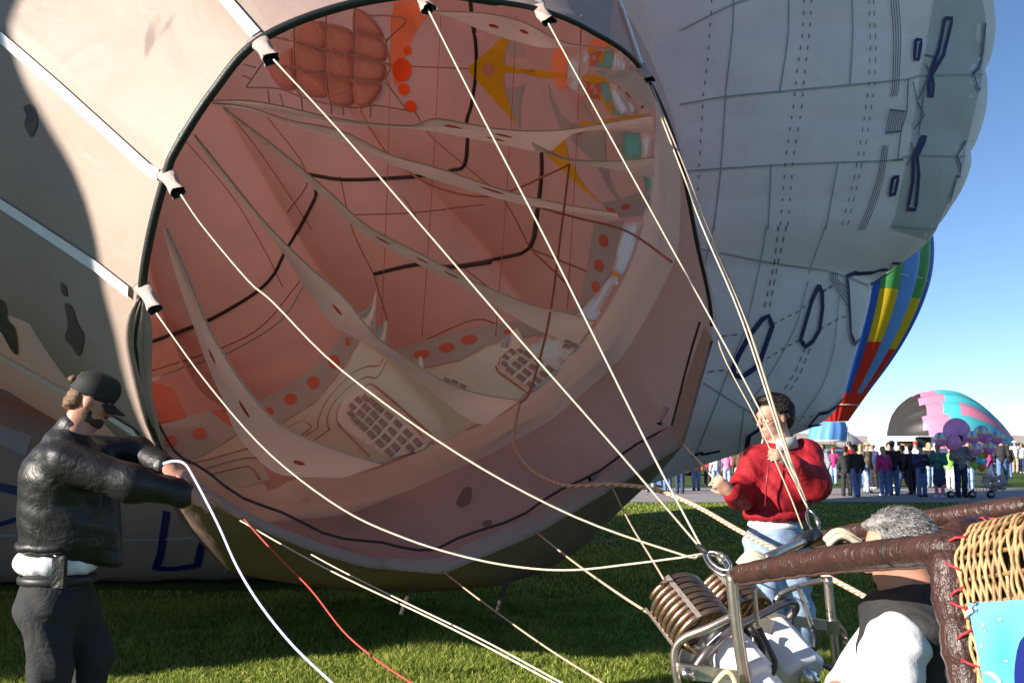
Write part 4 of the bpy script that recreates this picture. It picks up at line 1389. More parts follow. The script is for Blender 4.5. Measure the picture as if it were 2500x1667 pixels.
outline([(1495, 252), (1440, 250), (1425, 295), (1365, 295), (1310, 315), (1180, 325), (1130, 350), (1140, 450), (1155, 735), (1185, 812), (1215, 770)], 0.10, G2, False)
outline([(1480, 280), (1455, 320), (1370, 385), (1290, 405), (1292, 440)], 0.08, G2, False)
outline([(870, 1362), (940, 1280), (1000, 1270), (1060, 1230), (1110, 1170)], 0.10, G2, False)
outline([(870, 1362), (1050, 1340)], 0.10, G2, False)
outline([(540, 1380), (465, 1430), (450, 1510)], 0.12, G2, False)
outline([(80, 1568), (140, 1540), (150, 1555), (270, 1530)], 0.10, G2, False)


# low part of a second grey balloon on the lawn, at the far left behind the open one
def lawn_balloon():
    r = empty('lawn_balloon', (-5.5, 11.3, 0), 'low sagging buff balloon with navy outlines lying on the lawn at the far left', 'balloon')
    m = nomex('buff_envelope_cloth', (0.38, 0.285, 0.22), (0.4, 0.28, 0.2), 0.15)
    m2 = nomex('pale_envelope_cloth', (0.42, 0.41, 0.39), (0.4, 0.4, 0.38), 0.15)
    xs = np.linspace(-10.5, -1.1, 56)
    V = []
    nc = 40
    for i, x in enumerate(xs):
        u = (x + 10.5) / 9.4
        e = min(1, (1 - u) / 0.12, u / 0.06) if True else 1
        e = math.sqrt(max(0.02, 1 - (1 - max(0.0, min(1, e))) ** 2))
        bul = 1 + 0.04 * abs(math.sin((x + 0.3) * 1.25))
        rz, ry = (1.04 + 0.42 * max(0.0, min(1.0, (-3.6 - x) / 2.0))) * e * bul, 1.25 * e * bul
        for j in range(nc):
            a = 2 * math.pi * j / nc
            z = 0.98 + rz * math.sin(a) + 0.03 * math.sin(5 * a + x)
            yy = 11.4 + ry * math.cos(a) + 0.12 * math.sin(x * 0.8)
            hit = BVH_ENV.ray_cast(Vector((x, yy, -0.5)), Vector((0, 0, 1)))
            if hit[0] is not None: z = min(z, max(0.3, hit[0].z - 0.15))
            V.append((x, yy, max(0.02, z)))
    V = np.array(V)
    Fc = grid_faces(len(xs), nc, True) + [tuple(range(nc))[::-1], tuple((len(xs) - 1) * nc + k for k in range(nc))]
    obj('envelope', V, Fc, m, r)
    bv = BVHTree.FromPolygons([Vector(v) for v in V], [tuple(f) for f in Fc])
    Vh = []
    for i in range(25):
        t = math.pi * i / 24
        for j in range(40):
            a = 2 * math.pi * j / 40
            x, y, z = -9.2 + 5.2 * math.sin(t) * math.cos(a), 16.5 + 2.2 * math.sin(t) * math.sin(a), 1.2 + (3.3 + 0.1 * math.sin(6 * a)) * math.cos(t)
            hit = BVH_ENV.ray_cast(Vector((x, y, -0.5)), Vector((0, 0, 1)))
            if hit[0] is not None: z = min(z, max(0.3, hit[0].z - 0.12))
            Vh.append((x, y, max(0.02, z)))
    obj('rear_hump', Vh, grid_faces(25, 40, True), m2, r)
    Lw = lambda pts: C(0, 960, 3.137, pts)
    pp = lambda n, l, w, mm, cl=False: line_patch(n, Lw(l), w, bv, mm, r, 0.015, 10, closed=cl)
    pp('navy_outline', [(1280, 900), (1230, 1230), (1190, 1335), (1340, 1335), (1510, 1310), (1540, 1180), (1590, 1060)], 0.075, m_navy)
    pp('navy_outline', [(-60, 690), (0, 715), (150, 750)], 0.09, m_navy)
    pp('navy_outline', [(-60, 1015), (0, 1000), (135, 960)], 0.05, m_navy)
    pp('cloth_seam', [(0, 1085), (130, 1085)], 0.02, m_greyseam)
    pp('cloth_seam', [(950, 1118), (1250, 1112), (1600, 1092)], 0.02, m_greyseam)
    pp('cloth_seam', [(1780, 1240), (1740, 1340), (1660, 1420)], 0.02, m_greyseam)
    poly_patch('pale_panel', Lw([(-80, 220), (0, 240), (250, 330), (200, 480), (0, 390), (-80, 350)]), bv, m2, r, 0.012, 16)
    MB().tube([P(-30, 1203, 10.6), P(0, 1212, 10.55), P(42, 1233, 10.4)], 0.02, 6, flat=0.5).build('load_tape', m_tape, r)


lawn_balloon()


# =================================================================== far balloons
def rainbow_balloon():
    D_ = 85.0
    r = empty('rainbow_balloon', (P(2032, 1100, D_).x, D_, -0.19), 'tall standing balloon with red, yellow, green and blue stripes behind the grey one', 'balloon')
    tab = [(1028, 36), (1000, 55), (950, 90), (900, 127), (850, 160), (800, 188), (750, 211), (700, 228), (650, 237), (600, 238), (550, 229), (500, 207), (450, 168), (410, 118), (385, 60), (378, 2)]
    cx = P(2032, 1028, D_).x
    prof = [(P(0, py, D_).z, w * D_ / F) for py, w in tab]
    prof = catmull(prof, 4)
    V, Fc, fm = [], [], []
    gores, sub = 24, 6
    nc = gores * sub
    ph = R(-92)
    z_gy, z_yr, z_red, z_top = P(0, 738, D_).z, P(0, 848, D_).z, P(0, 965, D_).z, P(0, 610, D_).z
    for z, q in prof:
        for j in range(nc):
            a = ph + 2 * math.pi * j / nc
            u = (j % sub) / sub
            rr = q * (1 + 0.05 * (4 * u * (1 - u)) - 0.025)
            V.append((cx + rr * math.cos(a), D_ + rr * math.sin(a), z))
    Fc = grid_faces(len(prof), nc, True)
    for i in range(len(prof) - 1):
        z = (prof[i][0] + prof[i + 1][0]) / 2
        for j in range(nc):
            g = j // sub
            k = g % 4
            if z < z_red: c = 0
            elif k == 1: c = 0 if z < z_yr else (1 if z < z_gy else (2 if z < z_top else 3))
            elif k == 3: c = 0 if z < z_yr - 0.4 else (1 if z < z_gy - 0.3 else (2 if z < z_top else 3))
            elif k == 2: c = 4
            else: c = 3
            fm.append(c)
    obj('envelope', V, Fc, [m_red, m_yel, m_green, m_blue, m_lblue], r, True, fm)
    for py in (706, 990):
        z = P(0, py, D_).z; q = np.interp(py, [t[0] for t in tab][::-1], [t[1] for t in tab][::-1]) * D_ / F
        MB().tube([(cx + (q + 0.06) * math.cos(a), D_ + (q + 0.06) * math.sin(a), z) for a in np.linspace(0, 2 * math.pi, 60)], 0.05, 5).build('load_ring', m_white, r)
    # blue skirt
    V = []
    for i, (py, w) in enumerate([(1030, 36), (1045, 42), (1060, 44), (1074, 44)]):
        p = P(2024 - i * 2, py, D_)
        for j in range(40):
            a = 2 * math.pi * j / 40
            rr = w * D_ / F * (1 + 0.05 * math.sin(a * 10))
            V.append((p.x + rr * math.cos(a), D_ + rr * math.sin(a), p.z))
    sk = obj('skirt', V, grid_faces(4, 40, True), m_lblue, r)
    p = P(2018, 1076, D_); w = 44 * D_ / F
    MB().tube([(p.x + w * math.cos(a), D_ + w * math.sin(a), p.z) for a in np.linspace(0, 2 * math.pi, 40)], 0.09, 6).build('skirt_trim', m_white, sk)
    b = P(2056, 1108, D_)
    MB().box((b.x, D_, 0.55 - 0.19), (0.62, 0, 0), (0, 0.5, 0), (0, 0, 0.55)).build('basket', mat('far_wicker', (0.45, 0.26, 0.11), 0.8, 0.3, 9, bump=0.6, bscale=30), r, False)
    MB().box((b.x, D_, 1.0), (0.68, 0, 0), (0, 0.56, 0), (0, 0, 0.09)).build('basket_rim', mat('far_leather', (0.12, 0.06, 0.04)), r, False)
    for sx in (-1, 1):
        for sy in (-1, 1):
            MB().tube([(b.x + sx * 0.6, D_ + sy * 0.45, 0.9), (b.x + sx * 0.75 - 0.5, D_ + sy * 0.9, P(0, 1040, D_).z)], 0.025, 5).build('cable', m_rope_w, r)


rainbow_balloon()


def pink_balloon():
    D_ = 70.0
    tips = (P(2172, 1050, D_), P(2490, 1075, D_ - 2))
    r = empty('pink_balloon', (P(2330, 1100, D_).x, D_, -0.19), 'half inflated pink, turquoise and black balloon lying on the field', 'balloon')
    a, b = Vector((tips[0].x, D_, 1.4)), Vector((tips[1].x, D_ - 1.5, 0.7))
    ax = (b - a)
    L_ = ax.length
    axn = ax.normalized()
    up = (Vector((0, 0, 1)) - axn * axn.z).normalized(); side = axn.cross(up)
    prof = [(0.0, 0.02), (0.005, 0.35), (0.03, 0.58), (0.10, 0.76), (0.2, 0.91), (0.32, 0.985), (0.42, 1.0), (0.52, 0.97), (0.64, 0.86), (0.76, 0.69), (0.86, 0.50), (0.94, 0.31), (1.0, 0.16)]
    prof = catmull(prof, 3)
    RM = 4.1
    gores, sub = 20, 4
    nc = gores * sub
    V, fm = [], []
    for t, q in prof:
        c = a.lerp(b, t)
        for j in range(nc):
            an = 2 * math.pi * j / nc
            u = (j % sub) / sub
            rr = RM * q * (1 + 0.05 * (4 * u * (1 - u)))
            p = c + up * (math.cos(an) * rr * 1.0) - side * (math.sin(an) * rr)
            V.append((p.x, p.y, max(p.z, -0.17)))
    Fc = grid_faces(len(prof), nc, True)
    for i in range(len(prof) - 1):
        t = (prof[i][0] + prof[i + 1][0]) / 2
        for j in range(nc):
            g = j // sub
            st = 0.10 + 0.035 * (g % 2)
            s2 = 0.31 + 0.05 * ((g + 1) % 2)
            if t < st + 0.06: c = 0
            elif t < s2: c = 1
            else:
                c = 1 if g in (3, 15) or (g in (1, 17) and t > 0.45) else (2 if g % 5 else 3)
            fm.append(c)
    obj('envelope', V, Fc, [m_black, m_pink, m_teal, m_dteal], r, True, fm)


pink_balloon()


def far_cone():
    D_ = 140.0
    r = empty('grey_pink_balloon', (P(2085, 1085, D_).x, D_, -0.19), 'small grey and pink balloon tip just right of the blue skirt', 'balloon')
    V, fm = [], []
    pts = [(2040, 1052, 22), (2062, 1060, 26), (2085, 1070, 16), (2106, 1081, 4)]
    for x, y, w in pts:
        p = P(x, y, D_)
        for j in range(16):
            an = 2 * math.pi * j / 16; q = w * D_ / F
            V.append((p.x, p.y + q * math.cos(an), p.z - q * 0.6 + q * math.sin(an)))
    Fc = grid_faces(4, 16, True)
    fm = [(0 if (k % 16) in (0, 1, 2, 3, 12, 13) else 1) for k in range(len(Fc))]
    obj('envelope', V, Fc, [m_pink, mat('cloth_dove', (0.55, 0.56, 0.58), **FAB)], r, True, fm)


far_cone()

# =================================================================== lines between the mouth and the burner frame
CA = P(1722, 1350, 3.55)       # near carabiner
CB = P(1975, 1245, 4.3)        # far carabiner
m_steel = mat('steel_tube', (0.46, 0.42, 0.37), 0.30, 0.15, 12, metal=0.9, bump=0.08, bscale=60)
m_chrome = mat('steel_bright', (0.62, 0.60, 0.57), 0.22, 0.1, 12, metal=1.0)
m_braid = None


def rope_mat():
    m, nt, N, L = nodes('braided_rope')
    out = N.new('ShaderNodeOutputMaterial'); bs = N.new('ShaderNodeBsdfPrincipled'); tc = N.new('ShaderNodeTexCoord')
    wv = N.new('ShaderNodeTexWave'); wv.inputs['Scale'].default_value = 26; wv.bands_direction = 'DIAGONAL'
    L.new(tc.outputs['Object'], wv.inputs['Vector'])
    cr = N.new('ShaderNodeValToRGB'); cr.color_ramp.elements[0].color = (0.46, 0.17, 0.09, 1); cr.color_ramp.elements[1].color = (0.72, 0.58, 0.42, 1)
    cr.color_ramp.elements[0].position = 0.42; cr.color_ramp.elements[1].position = 0.55
    L.new(wv.outputs['Fac'], cr.inputs[0]); L.new(cr.outputs[0], bs.inputs['Base Color']); bs.inputs['Roughness'].default_value = 0.75
    L.new(bs.outputs[0], out.inputs[0])
    return m


m_braid = rope_mat()
m_strap = mat('strap_pale_blue', (0.50, 0.53, 0.68), 0.6, 0.08, 20, bump=0.3, bscale=200)
m_redline = mat('line_red', (0.55, 0.06, 0.05), 0.6, 0.1, 30)
m_tanline = mat('line_tan', (0.42, 0.33, 0.24), 0.7, 0.12, 40)


def line(label, pts, d0, d1, r, m=m_rope_w, name='suspension_line', first=None, last=None, category='rope', group=None, flat=None, n=5, ease=1.0, sides=7):
    cv = catmull(pts, n)
    V = []
    # length-wise depth
    ln = [0.0]
    for a, b in zip(cv[:-1], cv[1:]): ln.append(ln[-1] + math.hypot(b[0] - a[0], b[1] - a[1]))
    for p, l in zip(cv, ln):
        t = (l / ln[-1])
        # straight in space: 1/depth is linear along the picture line
        Y = 1.0 / ((1 - t) / d0 + t / d1)
        V.append(P(p[0], p[1], Y))
    if first is not None: V[0] = Vector(first)
    if last is not None: V.append(Vector(last))
    o = MB().tube(V, r, sides, flat=flat).build(name, m)
    tag(o, label, category, group)
    return o


line('taut white line from the topmost left pouch to the near steel carabiner', [(668, 146), (830, 321), (1037, 560), (1270, 830), (1516, 1110), (1700, 1325)], POUCH_TIP[0].y, 3.6, 0.0043, last=CA)
line('slightly slack white line from the middle left pouch across the mouth', [(442, 476), (497, 555), (607, 686), (668, 739), (835, 904), (1119, 1108), (1401, 1260), (1670, 1355), (1700, 1360)], POUCH_TIP[1].y, 3.6, 0.0043, last=CA)
line('sagging white line from the lowest left pouch, curving deep below the mouth', [(382, 765), (510, 940), (659, 1108), (835, 1242), (990, 1314), (1140, 1360), (1276, 1385), (1401, 1391), (1544, 1376), (1660, 1361)], POUCH_TIP[2].y, 3.6, 0.0043, last=CA)
line('white line from the top centre pouch straight down to the near carabiner', [(1046, 26), (1180, 290), (1318, 555), (1455, 830), (1594, 1110), (1705, 1320)], POUCH_TIP[3].y, 3.6, 0.0043, last=CA)
line('white line from the upper right pouch passing in front of the red jacket', [(1339, 58), (1475, 306), (1612, 555), (1730, 768), (1849, 989), (1965, 1226)], POUCH_TIP[4].y, 4.3, 0.0043, last=CB)
line('white line from the small right pouch, right one of the pair before the red jacket', [(1582, 205), (1670, 432), (1713, 550), (1813, 786), (1920, 1110), (1968, 1230)], POUCH_TIP[5].y, 4.3, 0.0043, last=CB)
line('second white line lying close beside the right pair before the red jacket', [(1590, 210), (1680, 432), (1724, 550), (1823, 786), (1926, 1110), (1970, 1230)], POUCH_TIP[5].y, 4.35, 0.006, m=m_tanline, last=CB)
line('thin grey line from the right rim ring down behind the dark haired head', [(1652, 360), (1738, 718), (1760, 853), (1849, 1028), (1925, 1200), (1960, 1290)], 6.6, 4.6, 0.004, m=m_tanline)
line('thin line held in the hand of the person in the red jacket', [(1665, 1082), (1712, 1132), (1752, 1178)], rimY(1665, 1080), 5.60, 0.007)
line('thin tan line from the right hem corner down to the near burner coil', [(1496, 1192), (1540, 1280), (1595, 1370), (1652, 1466)], rimY(1490, 1188), 3.9, 0.0055, m=m_tanline)
line('tan line from the lower hem corner slanting to the left burner coil', [(1310, 1300), (1410, 1378), (1520, 1455), (1615, 1515)], rimY(1305, 1297), 3.8, 0.0065, m=m_tanline)
line('thin tan line from the lowest hem corner running out at the bottom edge', [(1082, 1395), (1180, 1470), (1330, 1577), (1480, 1672), (1560, 1725)], rimY(1080, 1393), 3.9, 0.0055, m=m_tanline)
line('lower one of the bright paired lines from the lip beside the leather jacket', [(586, 1270), (700, 1335), (838, 1408), (1100, 1532), (1350, 1664), (1450, 1720)], rimY(590, 1258), 3.7, 0.0043)
line('upper one of the bright paired lines from the lip beside the leather jacket', [(760, 1353), (840, 1396), (990, 1470), (1180, 1562), (1376, 1668), (1480, 1724)], rimY(700, 1310), 3.8, 0.0042)
line('red cord hanging from the lip and running out at the bottom edge', [(592, 1262), (625, 1300), (690, 1370), (760, 1440), (840, 1542), (920, 1610), (1010, 1670), (1090, 1720)], rimY(590, 1258), 3.8, 0.0043, m=m_redline, name='red_cord')
line('flat pale blue strap over the hand, trailing down to the bottom edge', [(398, 1132), (420, 1126), (448, 1130), (470, 1160), (530, 1275), (580, 1385), (640, 1482), (720, 1580), (815, 1670), (870, 1725)], 4.42, 3.9, 0.0068, m=m_strap, name='webbing_strap', category='strap', flat=0.35)
line('thick orange and white twisted rope coming out of the mouth to the burner', [(1268, 985), (1255, 1050), (1258, 1095), (1300, 1150), (1370, 1183), (1440, 1185), (1500, 1182), (1600, 1195), (1700, 1235), (1800, 1292), (1900, 1345), (2030, 1412), (2110, 1455), (2150, 1478)], 8.1, 4.5, 0.0145, m=m_braid, name='crown_rope')


def carabiner(root_name, c, tgt, label):
    r = empty(root_name, (c.x, c.y, c.z - 0.1), label, 'carabiner')
    d = (tgt - c).normalized()
    s = d.cross(Vector((0, 1, 0))).normalized()
    L_ = (tgt - c).length
    pts = []
    for k in range(25):
        a = 2 * math.pi * k / 24
        pts.append(c + d * (L_ * 0.5 - math.cos(a) * L_ * 0.5) + s * (math.sin(a) * 0.022))
    MB().tube(pts, 0.007, 7).build('ring', m_chrome, r)
    MB().tube([c + d * (L_ * 0.35) + s * 0.022, c + d * (L_ * 0.65) + s * 0.022], 0.011, 8).build('screw_sleeve', m_steel, r)
    MB().tube([c - d * 0.05, c], 0.010, 8).build('splice', m_dark, r)


carabiner('carabiner', CA, P(1775, 1402, 3.45), 'steel screw carabiner joining the lines at the near frame corner')
carabiner('carabiner', CB, P(1993, 1300, 4.2), 'steel screw carabiner joining the lines in front of the red jacket hem')
carabiner('carabiner', P(1730, 1350, 3.5), P(1782, 1388, 3.42), 'second slimmer steel link beside the near frame corner')

# =================================================================== burner unit
BN = empty('burner_unit', P(1850, 1600, 3.6), 'twin coil propane burner in a bent steel tube frame', 'burner')
m_coil = mat('burner_coil', (0.30, 0.20, 0.14), 0.34, 0.25, 20, metal=0.85, bump=0.12, bscale=120)
m_can = mat('burner_can_white', (0.74, 0.74, 0.76), 0.35, 0.06, 6, bump=0.05, bscale=60)
m_blackrub = mat('rubber_black', (0.015, 0.015, 0.017), 0.5, 0.2, 30)
m_brass = mat('brass', (0.55, 0.35, 0.14), 0.35, 0.15, 20, metal=0.9)
BAX = (P(1700, 1440, 3.85) - P(1850, 1620, 3.55)).normalized()


def pipe(name, pts, d, r, m=m_steel, n=5, parent=None, caps=True):
    dd = d if isinstance(d, (list, tuple)) else [d] * len(pts)
    V = catmull([tuple(P(x, y, q)) for (x, y), q in zip(pts, dd)], n)
    return MB().tube(V, r, 10, caps=caps).build(name, m, parent or BN)


def coil(cx, cy, d, rad, turns, tr, pitch):
    c = P(cx, cy, d)
    s = BAX.cross(Vector((0, 0, 1))).normalized(); u = s.cross(BAX)
    pts = []
    n = 26
    for k in range(int(turns * n) + 1):
        a = 2 * math.pi * k / n
        t = k / n
        rr = rad * (1.0 - 0.10 * max(0, (t - turns * 0.5)) / turns)
        pts.append(c + BAX * ((t - turns / 2) * pitch) + (s * math.cos(a) + u * math.sin(a)) * rr)
    o = MB().tube(pts, tr, 7).build('vaporising_coil', m_coil, BN)
    for a in (0.35, 2.2, 3.6, 5.0):
        e = (s * math.cos(a) + u * math.sin(a)) * (rad + tr * 0.9)
        t_ = (-s * math.sin(a) + u * math.cos(a))
        MB().box(c + e, BAX * (turns * pitch * 0.52), t_ * 0.009, e.normalized() * 0.003).build('coil_strap', mat('strap_steel', (0.42, 0.36, 0.31), 0.45, 0.2, 40, metal=0.7), o, False)
    # blast jets and valve block below the coil
    base = c - BAX * (turns * pitch * 0.5 + 0.03)
    MB().tube([base, base - BAX * 0.05], [rad * 0.55, rad * 0.62], 14).build('jet_ring', m_blackrub, o)
    MB().tube([base - BAX * 0.16, base + BAX * 0.04], 0.012, 8).build('pilot_pipe', m_brass, o)
    return base


b1 = coil(1684, 1502, 3.78, 0.118, 7.5, 0.0125, 0.030)
b2 = coil(1790, 1470, 4.05, 0.112, 7.0, 0.0125, 0.029)


def can(c, rad, L_, tw):
    s = BAX.cross(Vector((0, 0, 1))).normalized(); u = s.cross(BAX)
    V = []
    rows = [(0.0, 0.62), (0.06, 0.98), (0.16, 1.0), (0.86, 1.0), (0.94, 0.96), (1.0, 0.8)]
    for t, q in rows:
        for k in range(8):
            a = 2 * math.pi * (k + 0.5) / 8 + tw
            V.append(c - BAX * (L_ * (t - 0.5)) + (s * math.cos(a) * 1.0 + u * math.sin(a) * 0.86) * rad * q)
    o = obj('burner_can', V, grid_faces(len(rows), 8, True) + [tuple(range(8))[::-1], tuple(40 + k for k in range(8))], m_can, BN, False)
    md = o.modifiers.new('bevel', 'BEVEL'); md.width = 0.006; md.segments = 2
    e = c + BAX * (L_ * 0.5)
    MB().tube([e - BAX * 0.004, e + BAX * 0.045], [rad * 0.72, rad * 0.6], 14).build('can_collar', m_blackrub, o)
    MB().tube([c - BAX * (L_ * 0.5 + 0.03), c - BAX * (L_ * 0.5 - 0.01)], rad * 0.35, 12).build('valve_stub', m_chrome, o)
    return o


can(P(1806, 1618, 3.52), 0.098, 0.21, 0.2)
can(P(1918, 1592, 3.75), 0.105, 0.24, 0.2)
can(P(1850, 1690, 3.45), 0.10, 0.14, 0.35)
pipe('frame_post', [(1786, 1402), (1792, 1470), (1803, 1560), (1822, 1680)], 3.38, 0.0215)
pipe('frame_arm', [(1790, 1502), (1730, 1532), (1672, 1556), (1648, 1585), (1648, 1630), (1660, 1685)], [3.38, 3.4, 3.44, 3.46, 3.46, 3.46], 0.0145)
pipe('frame_arm', [(1925, 1510), (1942, 1488), (1938, 1470), (1915, 1472), (1800, 1530), (1764, 1555), (1725, 1592), (1698, 1628)], [3.66, 3.64, 3.62, 3.60, 3.5, 3.48, 3.46, 3.46], 0.0150, mat('steel_dark', (0.22, 0.20, 0.20), 0.35, 0.2, 15, metal=0.85))
pipe('frame_post', [(2021, 1408), (2026, 1470), (2036, 1560), (2052, 1690)], 3.95, 0.0195)
pipe('frame_arm', [(2016, 1413), (1952, 1430), (1912, 1446), (1896, 1462), (1894, 1478)], 3.98, 0.0125)
pipe('hanger_rod', [(1842, 1428), (1846, 1490), (1853, 1532)], 3.42, 0.009)
pipe('fuel_hose', [(1853, 1532), (1862, 1552), (1884, 1595), (1892, 1620), (1884, 1648)], 3.45, 0.011, m_blackrub)
pipe('hanger_rod', [(1948, 1430), (1966, 1480), (1984, 1534)], 3.7, 0.009)
pipe('fuel_hose', [(1984, 1534), (1990, 1560), (1986, 1590), (1976, 1612), (1960, 1630)], 3.7, 0.010, m_blackrub)
pipe('fuel_hose', [(2035, 1510), (2060, 1545), (2068, 1590), (2090, 1625), (2120, 1660), (2140, 1690)], 3.95, 0.012, m_braid)
pipe('fuel_hose', [(1830, 1530), (1860, 1580), (1850, 1640), (1835, 1690)], 3.62, 0.012, m_blackrub)
pipe('lower_rod', [(1990, 1613), (2046, 1640)], 3.8, 0.011, mat('steel_dark', (0, 0, 0)))
pipe('pilot_rod', [(1672, 1570), (1700, 1600), (1722, 1640)], 3.5, 0.008, m_brass)
pipe('pilot_rod', [(1735, 1580), (1760, 1594)], 3.5, 0.007, m_brass)
pipe('igniter_wire', [(1868, 1470), (1885, 1482), (1902, 1500)], 3.8, 0.004, m_blackrub)
a_, b_ = P(1656, 1630, 3.44), P(1796, 1645, 3.40)
MB().box((a_ + b_) / 2, (b_ - a_) / 2, Vector((0, 0.012, 0)), Vector((0.002, 0, 0.016))).build('rack_bar', m_steel, BN, False)
a_, b_ = P(1690, 1652, 3.44), P(1800, 1664, 3.40)
MB().box((a_ + b_) / 2, (b_ - a_) / 2, Vector((0, 0.010, 0)), Vector((0.002, 0, 0.008))).build('rack_bar', m_steel, BN, False)
kn = P(1676, 1642, 3.40)
MB().tube([kn, kn + Vector((0.0, -0.03, 0.0))], 0.022, 18).build('clamp_knob', m_chrome, BN)
for x, y, d, sz in ((1715, 1600, 3.52, 0.035), (1680, 1606, 3.5, 0.03), (1862, 1522, 3.72, 0.035), (1893, 1508, 3.8, 0.03)):
    c = P(x, y, d)
    MB().box(c, Vector((sz, 0, -sz * 0.4)), Vector((0, 0.01, 0)), Vector((sz * 0.4, 0, sz)) * 0.7).build('bracket_plate', mat('plate_steel', (0.34, 0.31, 0.28), 0.4, 0.2, 20, metal=0.8), BN, False)
a_, b_ = P(1936, 1514, 3.85), P(2034, 1528, 3.95)
MB().box((a_ + b_) / 2, (b_ - a_) / 2, Vector((0, 0.012, 0)), Vector((0, 0, 0.020))).build('side_bracket', mat('plate_steel', (0, 0, 0)), BN, False)
MB().box(b_ + Vector((-0.012, -0.02, 0)), Vector((0.028, 0, 0)), Vector((0, 0.01, 0)), Vector((0, 0, 0.026))).build('side_bracket', m_chrome, BN, False)
pipe('safety_strap', [(1738, 1680), (1760, 1650), (1775, 1640), (1790, 1650), (1802, 1685)], 3.33, 0.010, mat('strap_cream', (0.62, 0.56, 0.34), 0.8, 0.15, 30))
pipe('valve_lever', [(1986, 1650), (1976, 1666)], 3.6, 0.008, mat('lever_orange', (0.8, 0.3, 0.02), 0.5))
v_ = P(1966, 1640, 3.62)
MB().tube([v_ + BAX * 0.05, v_ - BAX * 0.06], 0.022, 12).build('valve_body', m_chrome, BN)

# =================================================================== basket
m_leather = mat('leather_brown', (0.050, 0.023, 0.019), 0.34, 0.3, 7, bump=0.25, bscale=140, crease=0.26, crscale=7, bump2=0.25, b2scale=12, spec=0.5, stretch=(2.2, 2.2, 1.0))
m_wick = mat('wicker_cane', (0.42, 0.245, 0.105), 0.45, 0.30, 24, bump=0.3, bscale=150, col2=(0.58, 0.39, 0.19), rand=0.4)
m_redlace = mat('lacing_red', (0.55, 0.03, 0.04), 0.6, 0.1, 40)
Q0 = Vector((1.092, 2.44, 1.325))
BU = Vector((-0.30, 0.92, -0.25)).normalized()      # towards the burner
BV = Vector((0.02, -0.22, -0.97)); BV = (BV - BU * BV.dot(BU)).normalized()
BW = Vector((0.82, 0.57, 0.05)); BW = (BW - BU * BW.dot(BU) * 0.3 - BV * BW.dot(BV)).normalized()
BK = empty('basket', (1.5, 2.4, 0.0), 'wicker balloon basket lying on its side with brown leather padded rim and uprights', 'basket')


def rim_path(n=60, down=1.12, over=0.95, rc=0.13):
    pts = [Q0 + BV * (down * (1 - k / 24)) for k in range(24)]
    a0 = Q0 + BV * rc
    pts = [Q0 + BV * (rc + (down - rc) * (1 - k / 30)) for k in range(31)]
    for k in range(1, 13):
        a = math.pi / 2 * k / 12
        pts.append(Q0 + BV * (rc * (1 - math.sin(a))) + BW * (rc * (1 - math.cos(a))))
    pts += [Q0 + BW * (rc + (over - rc) * k / 20) for k in range(1, 21)]
    return pts


RP = rim_path()
rp2 = catmull([tuple(p) for p in RP], 2)
rr = [0.0475 + 0.003 * math.sin(i * 0.9) + 0.002 * math.sin(i * 2.3) for i in range(len(rp2))]
MB().tube(rp2, rr, 16).build('leather_rim', m_leather, BK)
# wicker: weavers run along the rim, stakes run away from it
cen_in = Q0 + BV * 0.55 + BW * 0.45
dense = catmull([tuple(p) for p in RP], 4)
dense = [Vector(p) for p in dense]
arc = [0.0]
for a, b in zip(dense[:-1], dense[1:]): arc.append(arc[-1] + (b - a).length)


def outward(i):
    t = (dense[min(i + 1, len(dense) - 1)] - dense[max(i - 1, 0)]).normalized()
    n = BU.cross(t)
    if n.dot(dense[i] - cen_in) < 0: n = -n
    return n.normalized()


nrm = [outward(i) for i in range(len(dense))]
STK = 0.052
for w in range(44):
    t = 0.050 + w * 0.0104 + (0.008 if w > 14 else 0) + (0.014 if w > 24 else 0)
    V = []
    for i in range(0, len(dense), 1):
        ph = math.pi * arc[i] / STK + (math.pi if w % 2 else 0) + (math.pi / 2 if w > 14 else 0)
        slack = 0.004 if w > 14 else 0.0015
        V.append(dense[i] + nrm[i] * (0.016 + 0.0056 * math.cos(ph)) - BU * (t + slack * math.sin(ph * 0.5 + w * 1.7) + 0.001 * math.sin(arc[i] * 40 + w)))
    MB().tube(V, 0.0044, 6).build('weaver', m_wick, BK)
s_ = 0.0
k_ = 0
while s_ < arc[-1]:
    i = min(range(len(arc)), key=lambda q: abs(arc[q] - s_))
    a = dense[i] + nrm[i] * 0.012
    MB().tube([a - BU * 0.03, a - BU * 0.62], 0.0062, 6).build('stake', m_wick, BK)
    s_ += STK
V = []
for tt in (0.0, 0.62):
    for i in range(0, len(dense), 3): V.append(dense[i] - nrm[i] * 0.012 - BU * tt)
obj('liner', V, grid_faces(2, len(range(0, len(dense), 3))), mat('liner_dark', (0.05, 0.03, 0.02), 0.8), BK)


def upright(name, a, b, r0, r1):
    n = 34
    V, rr = [], []
    for k in range(n):
        t = k / (n - 1)
        V.append(a.lerp(b, t) + Vector((0, 0, 0.012 * math.sin(t * math.pi))))
        rr.append((r0 + (r1 - r0) * t) * (1 + 0.03 * math.sin(k * 1.9) + 0.02 * math.sin(k * 4.1)) * (1 if 0 < k < n - 1 else 0.86))
    o = MB().tube(V, rr, 18).build(name, m_leather, BK)
    # stitched seam flap underneath
    V2 = [v + Vector((0.0, -0.012, -rr[i] * 0.9)) for i, v in enumerate(V)]
    MB().tube(V2, 0.010, 6, flat=0.5).build('seam_flap', mat('leather_flap', (0.085, 0.045, 0.035), 0.45, 0.25, 25, bump=0.5, bscale=80), o)
    for t in (0.24, 0.80):
        k = int(t * (n - 1)); c = V[k]; d = (b - a).normalized()
        MB().tube([c - d * 0.003, c + d * 0.003], rr[k] * 1.05, 18).build('stitch_ring', m_dark, o)


